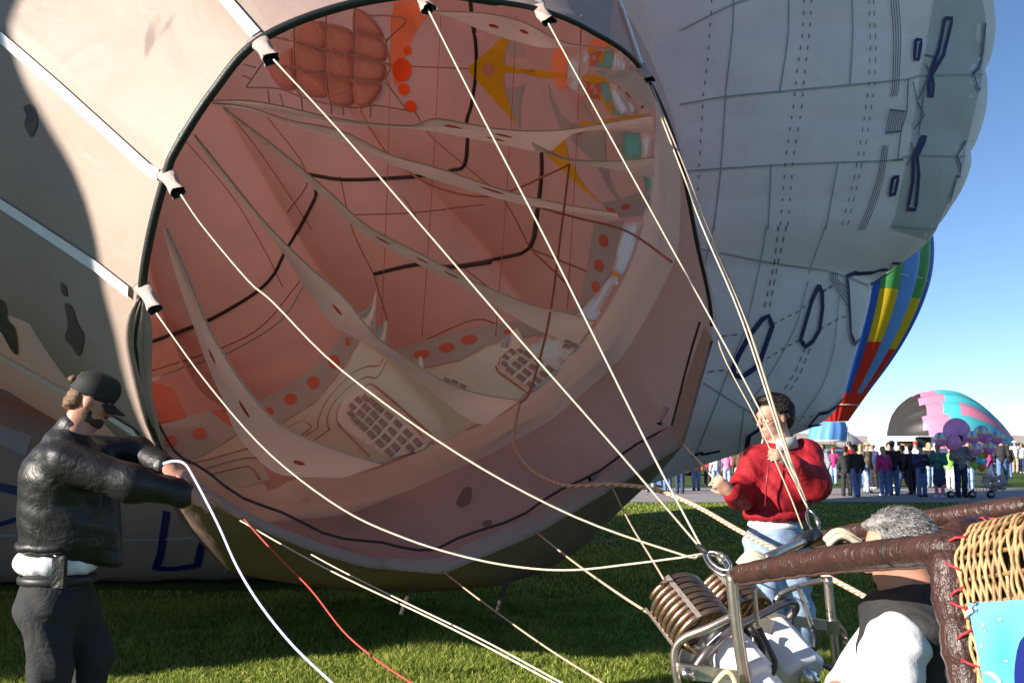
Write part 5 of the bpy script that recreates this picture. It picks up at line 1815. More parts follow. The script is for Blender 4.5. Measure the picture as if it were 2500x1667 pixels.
upright('leather_upright', P(1800, 1402, 3.36), P(2326, 1338, 2.42), 0.0335, 0.0410)
upright('leather_upright', P(1985, 1318, 4.20), P(2520, 1233, 3.25), 0.0325, 0.036)
pipe('top_bar', [(1872, 1362), (1966, 1318)], [3.5, 3.9], 0.019, m_steel, parent=BK)
c_ = P(1972, 1315, 3.92)
MB().tube([P(1955, 1322, 3.88), P(1992, 1306, 4.0)], 0.030, 12).build('bar_cap', m_blackrub, BK)
for x, y, d, L_ in ((1846, 1362, 3.42, 60), (2060, 1306, 3.95, 70)):
    pts = [(x - L_ * 0.7, y + 16), (x - L_ * 0.35, y - 6), (x, y - 8), (x + L_ * 0.4, y + 8), (x + L_ * 0.6, y + 16)]
    pipe('tie_rope', pts, d, 0.015, m_rope_w, parent=BK)
    pipe('tie_rope', [(p[0] + 8, p[1] + 12) for p in pts], d - 0.02, 0.013, m_rope_w, parent=BK)
for k, (x, y) in enumerate([(2424, 1290), (2400, 1306), (2373, 1330), (2352, 1384), (2352, 1439), (2356, 1474), (2365, 1544), (2378, 1622)]):
    # lacing loops over the joint of rim and wicker
    d = ray(x, y).normalized()
    best = min(range(len(dense)), key=lambda i: (dense[i] - BU * 0.045 + nrm[i] * 0.03 - CAM).normalized().cross(d).length)
    c = dense[best]; n_ = nrm[best]; t_ = (dense[min(best + 2, len(dense) - 1)] - dense[best - 2]).normalized()
    w_ = 0.010 * (1 if k % 2 else -1)
    MB().tube([c - BU * 0.030 + n_ * 0.036 + t_ * w_, c - BU * 0.048 + n_ * 0.034, c - BU * 0.066 + n_ * 0.020 - t_ * w_], 0.0031, 6).build('lacing_stitch', m_redlace, BK)


def banner():
    r = empty('blue_banner', Q0 + BV * 0.5 - BU * 0.3, 'printed sky blue vinyl banner tied to the wicker side of the basket', 'banner')
    V = []
    nr, nc = 16, 18
    for i in range(nr):
        s = 0.185 + 0.62 * i / (nr - 1)
        for j in range(nc):
            t = 0.075 + 0.62 * j / (nc - 1)
            base = Q0 + BV * (s + 0.03 * j / (nc - 1)) - BU * t
            V.append(base - BW * (0.034 + 0.006 * math.sin(i * 0.7) * math.sin(j * 0.5)))
    mm, nt, N, L = nodes('banner_print_blue')
    out = N.new('ShaderNodeOutputMaterial'); bs = N.new('ShaderNodeBsdfPrincipled'); tc = N.new('ShaderNodeTexCoord')
    nz = N.new('ShaderNodeTexNoise'); nz.inputs['Scale'].default_value = 2.6; nz.inputs['Detail'].default_value = 2
    L.new(tc.outputs['Object'], nz.inputs['Vector'])
    cr = N.new('ShaderNodeValToRGB'); cr.color_ramp.elements[0].color = (0.02, 0.28, 0.72, 1); cr.color_ramp.elements[1].color = (0.20, 0.60, 0.80, 1)
    cr.color_ramp.elements[0].position = 0.36; cr.color_ramp.elements[1].position = 0.62
    L.new(nz.outputs['Fac'], cr.inputs[0]); L.new(cr.outputs[0], bs.inputs['Base Color']); bs.inputs['Roughness'].default_value = 0.32
    L.new(bs.outputs[0], out.inputs[0])
    Fc = grid_faces(nr, nc)
    obj('vinyl_sheet', V, Fc, mm, r)
    bv = BVHTree.FromPolygons(V, [tuple(f) for f in Fc])
    mw = mat('print_white', (0.8, 0.88, 0.92), 0.4); mn = mat('print_navy', (0.010, 0.018, 0.16), 0.4); mc = mat('print_pale', (0.30, 0.62, 0.80), 0.4)
    B8 = lambda pts: C(2060, 1220, 3.507, pts)
    for e in ((1345, 1020, 10, 11), (1188, 1248, 12, 14), (1205, 1062, 7, 16), (1182, 1080, 5, 6), (1400, 1376, 14, 8), (1222, 1120, 4, 12)):
        poly_patch('printed_star', B8(ellipse(*e, 10)), bv, mw, r, 0.003, 10)
    poly_patch('printed_oval', B8([(1545, 1170), (1515, 1210), (1490, 1290), (1475, 1390), (1468, 1480), (1470, 1566), (1480, 1640), (1700, 1640), (1700, 1100), (1600, 1120)]), bv, mn, r, 0.003, 20)
    poly_patch('printed_crescent', B8([(1195, 1475), (1240, 1462), (1300, 1475), (1350, 1530), (1375, 1600), (1350, 1600), (1310, 1545), (1260, 1500)]), bv, mc, r, 0.003, 12)
    g = lay(B8([(1148, 915)])[0], bv, 0.004)
    if g is None: g = V[2 * nc + 1]
    MB().tube([g + Vector((math.cos(a) * 0.009, 0, math.sin(a) * 0.011)) for a in np.linspace(0, 2 * math.pi, 14)], 0.003, 6).build('grommet', m_chrome, r)
    MB().tube([g, g + BU * 0.03 + BV * 0.012 - BW * 0.004, g + BU * 0.055 + BV * 0.022 + BW * 0.02], 0.006, 6).build('tie_cord', m_tape, r)


banner()

# =================================================================== people
m_skin = mat('skin', (0.50, 0.27, 0.19), 0.5, 0.12, 14, bump=0.12, bscale=120, sss=0.12, spec=0.35)
m_skin2 = mat('skin_ruddy', (0.52, 0.25, 0.17), 0.5, 0.14, 14, bump=0.12, bscale=120, sss=0.15, spec=0.35)
m_eye = mat('eye_white', (0.75, 0.72, 0.68), 0.2, 0.02)
m_iris = mat('eye_dark', (0.03, 0.02, 0.015), 0.2, 0.02)
m_lip = mat('lip', (0.40, 0.15, 0.12), 0.45, 0.1)


def norm(v): return Vector(v).normalized()


def axes(f, u):
    f = norm(f); u = Vector(u); u = (u - f * u.dot(f)).normalized(); s = f.cross(u)
    return f, u, s


def head_sdf(S, c, f, u, k=1.0):
    """skull, jaw, nose, brow, ears and chin; f the way the face looks, u the crown"""
    f, u, s = axes(f, u)
    rot = [f, s, u]
    A = lambda a, b, d: c + f * (a * k) + s * (b * k) + u * (d * k)
    S.ell(A(-0.012, 0, 0.030), np.array((0.098, 0.077, 0.088)) * k, rot, 0.02)
    S.ell(A(0.030, 0, -0.020), np.array((0.066, 0.064, 0.080)) * k, rot, 0.03)
    S.ell(A(0.034, 0, -0.075), np.array((0.055, 0.052, 0.040)) * k, rot, 0.03)
    S.ell(A(0.078, 0, -0.098), np.array((0.020, 0.022, 0.017)) * k, rot, 0.02)
    S.ell(A(0.076, 0, 0.028), np.array((0.020, 0.054, 0.013)) * k, rot, 0.018)
    S.cone(A(0.090, 0, 0.012), A(0.113, 0, -0.026), 0.009 * k, 0.013 * k, 0.012)
    S.ell(A(0.104, 0, -0.031), np.array((0.014, 0.018, 0.010)) * k, rot, 0.010)
    for b in (-1, 1):
        S.ell(A(0.062, 0.036 * b, -0.022), np.array((0.024, 0.022, 0.020)) * k, rot, 0.02)
        S.ell(A(-0.008, 0.078 * b, -0.006), np.array((0.022, 0.010, 0.034)) * k, [norm(f + s * (b * 0.3)), norm(s * b - f * 0.3), u], 0.008)
    S.ell(A(0.092, 0, -0.058), np.array((0.012, 0.026, 0.006)) * k, rot, 0.008)
    S.ell(A(0.088, 0, -0.069), np.array((0.012, 0.022, 0.006)) * k, rot, 0.008)
    for b in (-1, 1):
        S.cut(A(0.100, 0.031 * b, 0.004), np.array((0.018, 0.016, 0.010)) * k, rot)
    return A, f, u, s


def eyes(A, f, u, s, parent, k=1.0):
    for b in (-1, 1):
        c = A(0.072, 0.031 * b, 0.004)
        e = MB().ball(c, 0.0125 * k, n=8).build('eye', m_eye, parent)
        MB().ball(c + f * (0.0085 * k), 0.0055 * k, n=6).build('iris', m_iris, e)


def hand_sdf(S, w, d, pn, curl, side, k=1.0, spread=0.16):
    """w wrist, d finger direction, pn palm normal; curl in radians; side +1/-1 puts the thumb"""
    d = norm(d); pn = Vector(pn); pn = (pn - d * pn.dot(d)).normalized(); t = d.cross(pn) * side
    S.ell(w + d * (0.050 * k), np.array((0.052, 0.040, 0.017)) * k, [d, t, pn], 0.02)
    S.cone(w - d * 0.02, w + d * (0.03 * k), 0.026 * k, 0.027 * k, 0.02)
    for i, (off, L_) in enumerate(((0.030, 0.072), (0.011, 0.080), (-0.010, 0.075), (-0.029, 0.060))):
        p = w + d * (0.088 * k) + t * (off * k)
        a = 0.0
        r = 0.0095 * k
        dd = norm(d + t * (off * spread / 0.03))
        for q, seg in enumerate((0.44, 0.32, 0.24)):
            a += curl * (0.55, 0.85, 0.7)[q] * (1 + 0.08 * i)
            v = dd * math.cos(a) + pn * math.sin(a)
            n = p + v * (L_ * seg * k)
            S.cone(p, n, r, r * 0.90, 0.006)
            p = n; r *= 0.90
    p = w + d * (0.022 * k) + t * (0.028 * k) + pn * (0.006 * k)
    v = norm(d * 0.6 + t * 0.75 + pn * (0.25 + 0.5 * curl))
    n = p + v * (0.040 * k); S.cone(p, n, 0.0125 * k, 0.0110 * k, 0.012)
    v2 = norm(v * 0.7 + d * 0.4 + pn * (0.35 * curl)); S.cone(n, n + v2 * (0.032 * k), 0.0110 * k, 0.009 * k, 0.008)


def folds(amp, f1, ax=(0, 0, 1), warp=5.0, seed=0.0):
    ax = np.array(ax, float)
    def fn(X, Y, Z):
        a = X * ax[0] + Y * ax[1] + Z * ax[2]
        w = np.sin(warp * (X * 1.1 + Y * 0.7) + seed) + np.sin(warp * 1.7 * (Z * 0.6 - X) + 2 * seed)
        g = np.sin(f1 * a + 1.6 * w + seed) * 0.6 + np.sin(f1 * 1.9 * a - 2.1 * w + 1.3) * 0.4
        m = 0.5 + 0.5 * np.sin(3.1 * warp * 0.4 * (X + Y) + 4 * Z + seed)
        return amp * g * (0.35 + 0.65 * m)
    return fn


def sobj(name, S, vox, m, parent, disp=None):
    V, Fc = S.mesh(vox, disp)
    return obj(name, V, Fc, m, parent)


def hair_strands(name, A, f, u, s, k, m, parent, n=1500, L_=0.05, region=None, curl=0.4, rad=0.0016, drop=0.6):
    """tufts of hair following the skull"""
    rnd = random.Random(5)
    mb = MB()
    V, Fc = [], []
    for _ in range(n):
        th = math.acos(rnd.uniform(-0.35, 1)); ph = rnd.uniform(0, 2 * math.pi)
        a, b, d = math.sin(th) * math.cos(ph), math.sin(th) * math.sin(ph), math.cos(th)
        if region and not region(a, b, d): continue
        p = A(-0.012 + 0.096 * a, 0.076 * b, 0.030 + 0.087 * d)
        nn = norm(f * a / 0.098 + s * b / 0.077 + u * d / 0.088)
        g = norm(-f * 0.55 - u * drop + s * rnd.uniform(-0.7, 0.7) * curl + f * rnd.uniform(-curl, curl))
        g = norm(g - nn * g.dot(nn) * 0.8)
        side = nn.cross(g) * rad * k * rnd.uniform(1.5, 3.0)
        l = L_ * k * rnd.uniform(0.6, 1.3)
        p = p + nn * (0.008 * k)
        q1 = p + nn * (0.016 * k * rnd.uniform(0.5, 1.4)) + g * (l * 0.45)
        q2 = p + nn * (0.020 * k * rnd.uniform(-0.2, 1.3)) + g * l
        i = len(V)
        V += [p - side, p + side, q1 + side, q1 - side, q2]
        Fc += [(i, i + 1, i + 2, i + 3), (i + 3, i + 2, i + 4)]
    return tag(obj(name, V, Fc, m, parent, False), kind='stuff')


# ---- person in the black leather jacket, at the left lip of the mouth
def leather_man():
    D_ = 4.62
    r = empty('person', (P(150, 1400, D_).x, D_, 0), 'person in black leather jacket, black cap and dark jeans holding the lip of the balloon', 'person')
    p = lambda x, y, d=D_: P(x, y, d)
    hip = p(150, 1405); hipz = hip.z
    chest = p(165, 1190); neckb = p(178, 1065)
    shn, shf = p(160, 1125, D_ - 0.19), p(225, 1105, D_ + 0.17)
    eln, elf = p(322, 1180, D_ - 0.16), p(335, 1105, D_ + 0.18)
    wrn, wrf = p(462, 1205, D_ - 0.06), p(408, 1143, D_ - 0.02)
    hc = p(222, 978)
    f = norm(Vector((0.86, 0.36, -0.40))); u = norm(Vector((0.34, 0.08, 0.94)))
    kneen, kneef = Vector((hip.x + 0.02, D_ - 0.10, 0.50)), Vector((hip.x + 0.12, D_ + 0.12, 0.52))
    ankn, ankf = Vector((hip.x - 0.08, D_ - 0.12, 0.09)), Vector((hip.x + 0.03, D_ + 0.16, 0.09))
    # one continuous body
    S = SDF()
    A, f_, u_, s_ = head_sdf(S, hc, f, u, 1.0)
    S.cone(neckb - Vector((0, 0, 0.04)), A(-0.02, 0, -0.06), 0.062, 0.056, 0.03)
    S.limb([hip, chest, neckb], [0.115, 0.15, 0.08], 0.06)
    S.limb([shn, eln, wrn], [0.06, 0.05, 0.032]); S.limb([shf, elf, wrf], [0.06, 0.05, 0.032])
    S.limb([hip + Vector((0, -0.09, -0.05)), kneen, ankn], [0.05, 0.055, 0.045]); S.limb([hip + Vector((0, 0.09, -0.05)), kneef, ankf], [0.05, 0.055, 0.045])
    hand_sdf(S, wrn, p(520, 1232, D_ - 0.03) - wrn, Vector((0.1, 0.8, -0.5)), 0.75, 1)
    hand_sdf(S, wrf, p(480, 1172, D_ - 0.05) - wrf, Vector((0.0, 0.5, -0.8)), 0.55, -1)
    body = sobj('body', S, 0.0085, m_skin2, r)
    eyes(A, f_, u_, s_, body)
    # beard, hair, cap
    S = SDF()
    rot = [f_, s_, u_]
    S.ell(A(0.030, 0, -0.084), (0.058, 0.056, 0.034), rot, 0.02); S.ell(A(0.080, 0, -0.096), (0.019, 0.024, 0.019), rot, 0.015)
    for b in (-1, 1): S.ell(A(0.012, 0.055 * b, -0.055), (0.028, 0.011, 0.045), rot, 0.015)
    S.ell(A(0.098, 0, -0.047), (0.012, 0.028, 0.006), rot, 0.008); S.ell(A(0.060, 0, -0.078), (0.040, 0.052, 0.030), rot, 0.02)
    sobj('beard', S, 0.006, mat('beard_brown', (0.075, 0.040, 0.022), 0.8, 0.35, 60, bump=0.8, bscale=200), r, folds(0.0015, 300))
    mh = mat('hair_brown', (0.16, 0.085, 0.04), 0.6, 0.4, 40, bump=0.6, bscale=160)
    S = SDF(); S.ell(A(-0.060, 0, -0.010), (0.052, 0.074, 0.075), rot, 0.02); S.ell(A(-0.085, 0, -0.045), (0.028, 0.055, 0.035), rot, 0.02)
    sobj('hair', S, 0.007, mh, r, folds(0.004, 150, (0.2, 0, 1), 30))
    S = SDF(); S.ell(A(-0.118, 0, 0.062), (0.022, 0.030, 0.020), rot, 0.01)
    sobj('hair_tuft', S, 0.006, mh, r, folds(0.004, 180, (1, 0, 0.4), 40))
    mc = mat('cap_black', (0.014, 0.014, 0.012), 0.75, 0.3, 20, bump=0.3, bscale=200)
    S = SDF(); S.ell(A(-0.004, 0, 0.062), (0.108, 0.088, 0.085), rot, 0.02)
    S.ell(A(0.055, 0, 0.080), (0.050, 0.066, 0.060), rot, 0.03); S.ell(A(-0.01, 0, 0.03), (0.106, 0.086, 0.022), rot, 0.02)
    S.cut(A(0.02, 0, -0.045), (0.14, 0.11, 0.062), rot)
    cap = sobj('cap', S, 0.006, mc, r)
    V, Fc = [], []
    for i in range(9):
        t = i / 8
        for j in range(13):
            b = (j / 12 - 0.5) * 2
            L_ = 0.085 * math.sqrt(max(0, 1 - (b * 0.92) ** 2)) * t
            for dz in (0,):
                V.append(A(0.088 - 0.030 * b * b + L_, 0.078 * b, 0.030 - 0.030 * t - 0.018 * b * b))
    n_ = len(V)
    V += [v - u_ * 0.006 for v in V]
    g = grid_faces(9, 13)
    MBm = MB().add(V, g + [tuple(q + n_ for q in ff[::-1]) for ff in g] + [(104 + k, 105 + k, 105 + k + n_, 104 + k + n_) for k in range(12)])
    MBm.build('cap_peak', mc, cap)
    mg = mat('stitch_gold', (0.55, 0.42, 0.05), 0.6); mw = mat('badge_silver', (0.6, 0.62, 0.68), 0.4, 0.05, metal=0.4)
    for (a, b, d) in ((0.070, -0.055, 0.118), (0.062, -0.065, 0.104), (0.084, -0.045, 0.108)):
        MB().ball(A(a + 0.012, b, d), 0.007, n=6).build('badge_dot', mw, cap)
    MB().tube([A(0.100, -0.052, 0.098), A(0.103, -0.052, 0.078), A(0.110, -0.044, 0.074), A(0.113, -0.036, 0.080)], 0.0035, 5).build('stitched_mark', mg, cap)
    MB().box(A(-0.098, -0.03, 0.100), f_ * 0.004, s_ * 0.004, u_ * 0.012).build('strap_clip', mg, cap, False)
    # leather jacket
    ml = mat('leather_black', (0.009, 0.009, 0.009), 0.48, 0.3, 12, bump=0.15, bscale=120, bump2=0.25, b2scale=7, crease=0.20, crscale=5, spec=0.55)
    S = SDF()
    S.limb([p(142, 1318), p(152, 1250), p(160, 1160), p(172, 1090)], [0.165, 0.178, 0.170, 0.10], 0.08)
    S.ell(p(165, 1165), (0.18, 0.225, 0.18), None, 0.08)
    S.ell(p(205, 1290), (0.135, 0.15, 0.19), None, 0.08)
    S.cone(p(262, 1220, D_ + 0.02), p(288, 1372, D_ + 0.02), 0.05, 0.022, 0.07); S.cone(p(215, 1260, D_ + 0.02), p(262, 1362, D_ + 0.02), 0.10, 0.035, 0.06)
    S.limb([shn, eln, p(432, 1202, D_ - 0.06)], [0.095, 0.082, 0.058], 0.05)
    S.limb([shf, elf, p(398, 1137, D_)], [0.092, 0.074, 0.056], 0.05)
    S.cone(p(168, 1075), p(180, 1045), 0.105, 0.083, 0.03)
    S.cone(p(430, 1198, D_ - 0.06), p(444, 1208, D_ - 0.06), 0.066, 0.064, 0.01)
    jk = sobj('leather_jacket', S, 0.0095, ml, r, folds(0.0032, 40, (0.35, 0.1, 1), 5, 0.7))
    # waistband and panel seams
    c = p(142, 1330)
    MB().tube([c + Vector((0.176 * math.cos(a) + 0.01, 0.165 * math.sin(a), 0.003 * math.sin(9 * a))) for a in np.linspace(0, 2 * math.pi, 60)], 0.026, 8).build('jacket_waistband', ml, jk)
    # shirt tail, belt, jeans, pouch
    S = SDF(); S.ell(p(140, 1372), (0.190, 0.172, 0.085), None, 0.03); S.ell(p(70, 1372), (0.065, 0.09, 0.05), None, 0.03)
    sobj('white_shirt', S, 0.009, mat('cotton_white', (0.80, 0.80, 0.82), 0.8, 0.05, 10, bump=0.2, bscale=60), r, folds(0.006, 60, (1, 0.3, 0.3), 9))
    mj = mat('denim_black', (0.018, 0.018, 0.020), 0.85, 0.2, 5, bump=0.35, bscale=260, col2=(0.026, 0.027, 0.030), crease=0.3, crscale=7)
    S = SDF()
    hb = p(140, 1455)
    S.ell(hb, (0.172, 0.160, 0.125), None, 0.05); S.cone(p(140, 1402), p(140, 1460), 0.150, 0.160, 0.03); S.ell(p(100, 1485), (0.095, 0.13, 0.11), None, 0.06)
    S.limb([hb + Vector((0.0, -0.085, -0.06)), kneen, ankn + Vector((0, 0, -0.02))], [0.122, 0.088, 0.085], 0.05)
    S.limb([hb + Vector((0.03, 0.085, -0.06)), kneef, ankf + Vector((0, 0, -0.02))], [0.122, 0.088, 0.085], 0.05)
    sobj('dark_jeans', S, 0.010, mj, r, folds(0.010, 34, (0.7, 0.2, 0.8), 6, 2.0))
    for y_ in (-0.11, 0.15):
        S = SDF(); b = Vector((hip.x - 0.08 + (0.2 if y_ > 0 else 0), D_ + y_, 0.045))
        S.cone(b, b + Vector((0.17, 0.02, -0.005)), 0.045, 0.038, 0.03)
        sobj('shoe', S, 0.012, m_blackrub, r)
    mb = MB().tube([hb + Vector((0.172 * math.cos(a), 0.162 * math.sin(a), 0.085)) for a in np.linspace(0, 2 * math.pi, 40)], 0.020, 8, flat=0.5)
    mb.build('belt', m_blackrub, r)
    pc = p(145, 1395, D_ - 0.19)
    MB().box(pc, Vector((0.028, 0, 0)), Vector((0, 0.018, 0)), Vector((0, 0, 0.072))).build('belt_pouch', ml, r, False)
    MB().ball(p(136, 1357, D_ - 0.205), 0.008, n=6).build('snap', m_chrome, r)


leather_man()


# ---- person in the red jacket
def red_man():
    D_ = 5.75
    r = empty('person', (P(1895, 1300, D_).x, D_, 0), 'dark haired person in red zip jacket and light blue jeans holding a line', 'person')
    p = lambda x, y, d=D_: P(x, y, d)
    hc = p(1888, 1018)
    f = norm(Vector((-0.88, -0.42, -0.16))); u = norm(Vector((-0.10, -0.03, 1)))
    neckb = p(1905, 1098)
    shr, shl = p(1848, 1122, D_ - 0.02), p(1968, 1108, D_ + 0.02)
    elr, ell_ = p(1806, 1208, D_ - 0.10), p(1990, 1182, D_ - 0.16)
    wrr, wrl = p(1782, 1200, D_ - 0.26), p(1925, 1128, D_ - 0.30)
    hip = p(1893, 1300)
    kl, kr = Vector((p(1950, 1430).x, D_ + 0.02, 0.52)), Vector((p(1862, 1430).x, D_ - 0.06, 0.52))
    al, ar = Vector((p(1958, 1600).x, D_ + 0.06, 0.08)), Vector((p(1850, 1600).x, D_ - 0.05, 0.08))
    S = SDF()
    A, f_, u_, s_ = head_sdf(S, hc, f, u, 1.06)
    S.cone(neckb - Vector((0, 0, 0.05)), A(-0.02, 0, -0.06), 0.064, 0.058, 0.03)
    S.limb([hip, p(1898, 1190), neckb], [0.105, 0.14, 0.08], 0.06)
    S.limb([shr, elr, wrr], [0.06, 0.05, 0.03]); S.limb([shl, ell_, wrl], [0.06, 0.05, 0.03])
    S.limb([hip + Vector((0.08, 0, -0.05)), kl, al], [0.08, 0.06, 0.045]); S.limb([hip + Vector((-0.08, 0, -0.05)), kr, ar], [0.08, 0.06, 0.045])
    hand_sdf(S, wrr, p(1748, 1172, D_ - 0.30) - wrr, Vector((0.5, 0.7, -0.3)), 1.6, 1, 1.05)
    hand_sdf(S, wrl, p(1878, 1098, D_ - 0.36) - wrl, Vector((-0.4, 0.7, -0.4)), 1.35, -1, 1.05)
    body = sobj('body', S, 0.0095, m_skin, r)
    eyes(A, f_, u_, s_, body, 1.06)
    rot = [f_, s_, u_]
    mh = mat('hair_black_brown', (0.022, 0.015, 0.011), 0.45, 0.4, 40, bump=0.8, bscale=140)
    S = SDF(); k = 1.06
    S.ell(A(-0.026, 0, 0.050), np.array((0.098, 0.083, 0.080)) * k, rot, 0.02); S.ell(A(-0.075, 0, -0.005), np.array((0.050, 0.078, 0.080)) * k, rot, 0.02)
    S.ell(A(0.035, 0, 0.108), np.array((0.058, 0.066, 0.026)) * k, rot, 0.03)
    for b in (-1, 1): S.ell(A(-0.005, 0.073 * b, 0.030), np.array((0.026, 0.012, 0.034)) * k, rot, 0.012)
    S.cut(A(0.115, 0, 0.030), np.array((0.060, 0.10, 0.068)) * k, rot)
    hr = sobj('hair', S, 0.008, mh, r, folds(0.003, 140, (0.5, 0.2, 1), 24, 1.0))
    hair_strands('hair_locks', A, f_, u_, s_, k, mh, r, 3500, 0.030, lambda a, b, d: d > 0.1 - 0.4 * (a < 0) and not (a > 0.62 and d < 0.72), rad=0.0008)
    # glasses
    mgl = mat('spectacle_frame', (0.03, 0.02, 0.02), 0.3)
    for b in (-1, 1):
        c = A(0.104, 0.034 * b, 0.002)
        MB().tube([c + s_ * (0.024 * math.cos(a)) + u_ * (0.017 * math.sin(a)) for a in np.linspace(0, 2 * math.pi, 18)], 0.0018, 5).build('lens_rim', mgl, r)
        MB().tube([A(0.102, 0.058 * b, 0.004), A(0.0, 0.084 * b, 0.006)], 0.0018, 5).build('temple', mgl, r)
    mr = mat('nylon_red', (0.30, 0.014, 0.022), 0.66, 0.08, 8, bump=0.15, bscale=160, bump2=0.4, b2scale=7, crease=0.18, crscale=5, spec=0.2)
    S = SDF()
    S.limb([p(1893, 1243), p(1896, 1190), p(1902, 1120)], [0.150, 0.165, 0.12], 0.07)
    S.ell(p(1893, 1222), (0.180, 0.152, 0.115), None, 0.06); S.ell(p(1905, 1140), (0.170, 0.125, 0.12), None, 0.06); S.ell(p(1928, 1190), (0.140, 0.138, 0.14), None, 0.06)
    S.limb([shr, elr, p(1790, 1203, D_ - 0.24)], [0.092, 0.080, 0.060], 0.05)
    S.limb([shl, ell_, p(1936, 1134, D_ - 0.28)], [0.096, 0.088, 0.060], 0.05)
    jk = sobj('red_jacket', S, 0.0105, mr, r, folds(0.0065, 50, (0.7, 0.2, 0.5), 6, 1.7))
    c = p(1893, 1254)
    MB().tube([c + Vector((0.160 * math.cos(a), 0.138 * math.sin(a), 0.006 * math.sin(14 * a))) for a in np.linspace(0, 2 * math.pi, 50)], 0.036, 8).build('jacket_waistband', mr, jk)
    MB().tube([p(1878, 1120, D_ - 0.205), p(1872, 1170, D_ - 0.225), p(1868, 1235, D_ - 0.215)], 0.005, 5).build('zip', mat('zip_tape', (0.30, 0.02, 0.03), 0.4), jk)
    MB().tube([p(1882, 1112, D_ - 0.20), p(1876, 1122, D_ - 0.225)], 0.006, 5).build('zip_pull', m_chrome, jk)
    mcg = mat('collar_grey', (0.42, 0.43, 0.42), 0.8, 0.1, 30, bump=0.3, bscale=150)
    V = []
    for t in (0, 1):
        for q in range(24):
            a = -2.45 + 4.9 * q / 23
            base = neckb + Vector((0, 0, 0.015))
            d_ = -f_ * math.cos(a) + s_ * math.sin(a)
            V.append(base + d_ * (0.105 if t else 0.088) + Vector((0, 0, 0.060 if not t else -0.01)) + f_ * 0.01)
    cl = obj('grey_collar', V, grid_faces(2, 24), mcg, jk); md = cl.modifiers.new('t', 'SOLIDIFY'); md.thickness = 0.012
    S = SDF(); S.ell(p(1890, 1280), (0.158, 0.148, 0.05), None, 0.03)
    sobj('white_shirt', S, 0.010, mat('cotton_white', (0, 0, 0)), r)
    mj = mat('denim_light', (0.22, 0.32, 0.50), 0.85, 0.25, 18, bump=0.35, bscale=240, col2=(0.34, 0.46, 0.64))
    S = SDF()
    S.ell(p(1893, 1318), (0.172, 0.150, 0.125), None, 0.05); S.cone(p(1893, 1288), p(1893, 1320), 0.142, 0.150, 0.03)
    S.limb([hip + Vector((0.085, 0, -0.10)), kl, al], [0.108, 0.086, 0.082], 0.05); S.limb([hip + Vector((-0.085, 0, -0.10)), kr, ar], [0.108, 0.086, 0.082], 0.05)
    sobj('blue_jeans', S, 0.011, mj, r, folds(0.010, 36, (0.4, 0.3, 1), 6, 0.4))
    for a in (al, ar):
        S = SDF(); S.cone((a.x, a.y + 0.03, 0.05), (a.x - 0.08, a.y - 0.13, 0.045), 0.05, 0.042, 0.03)
        sobj('shoe', S, 0.014, mat('shoe_white', (0.55, 0.54, 0.52), 0.6), r)


red_man()


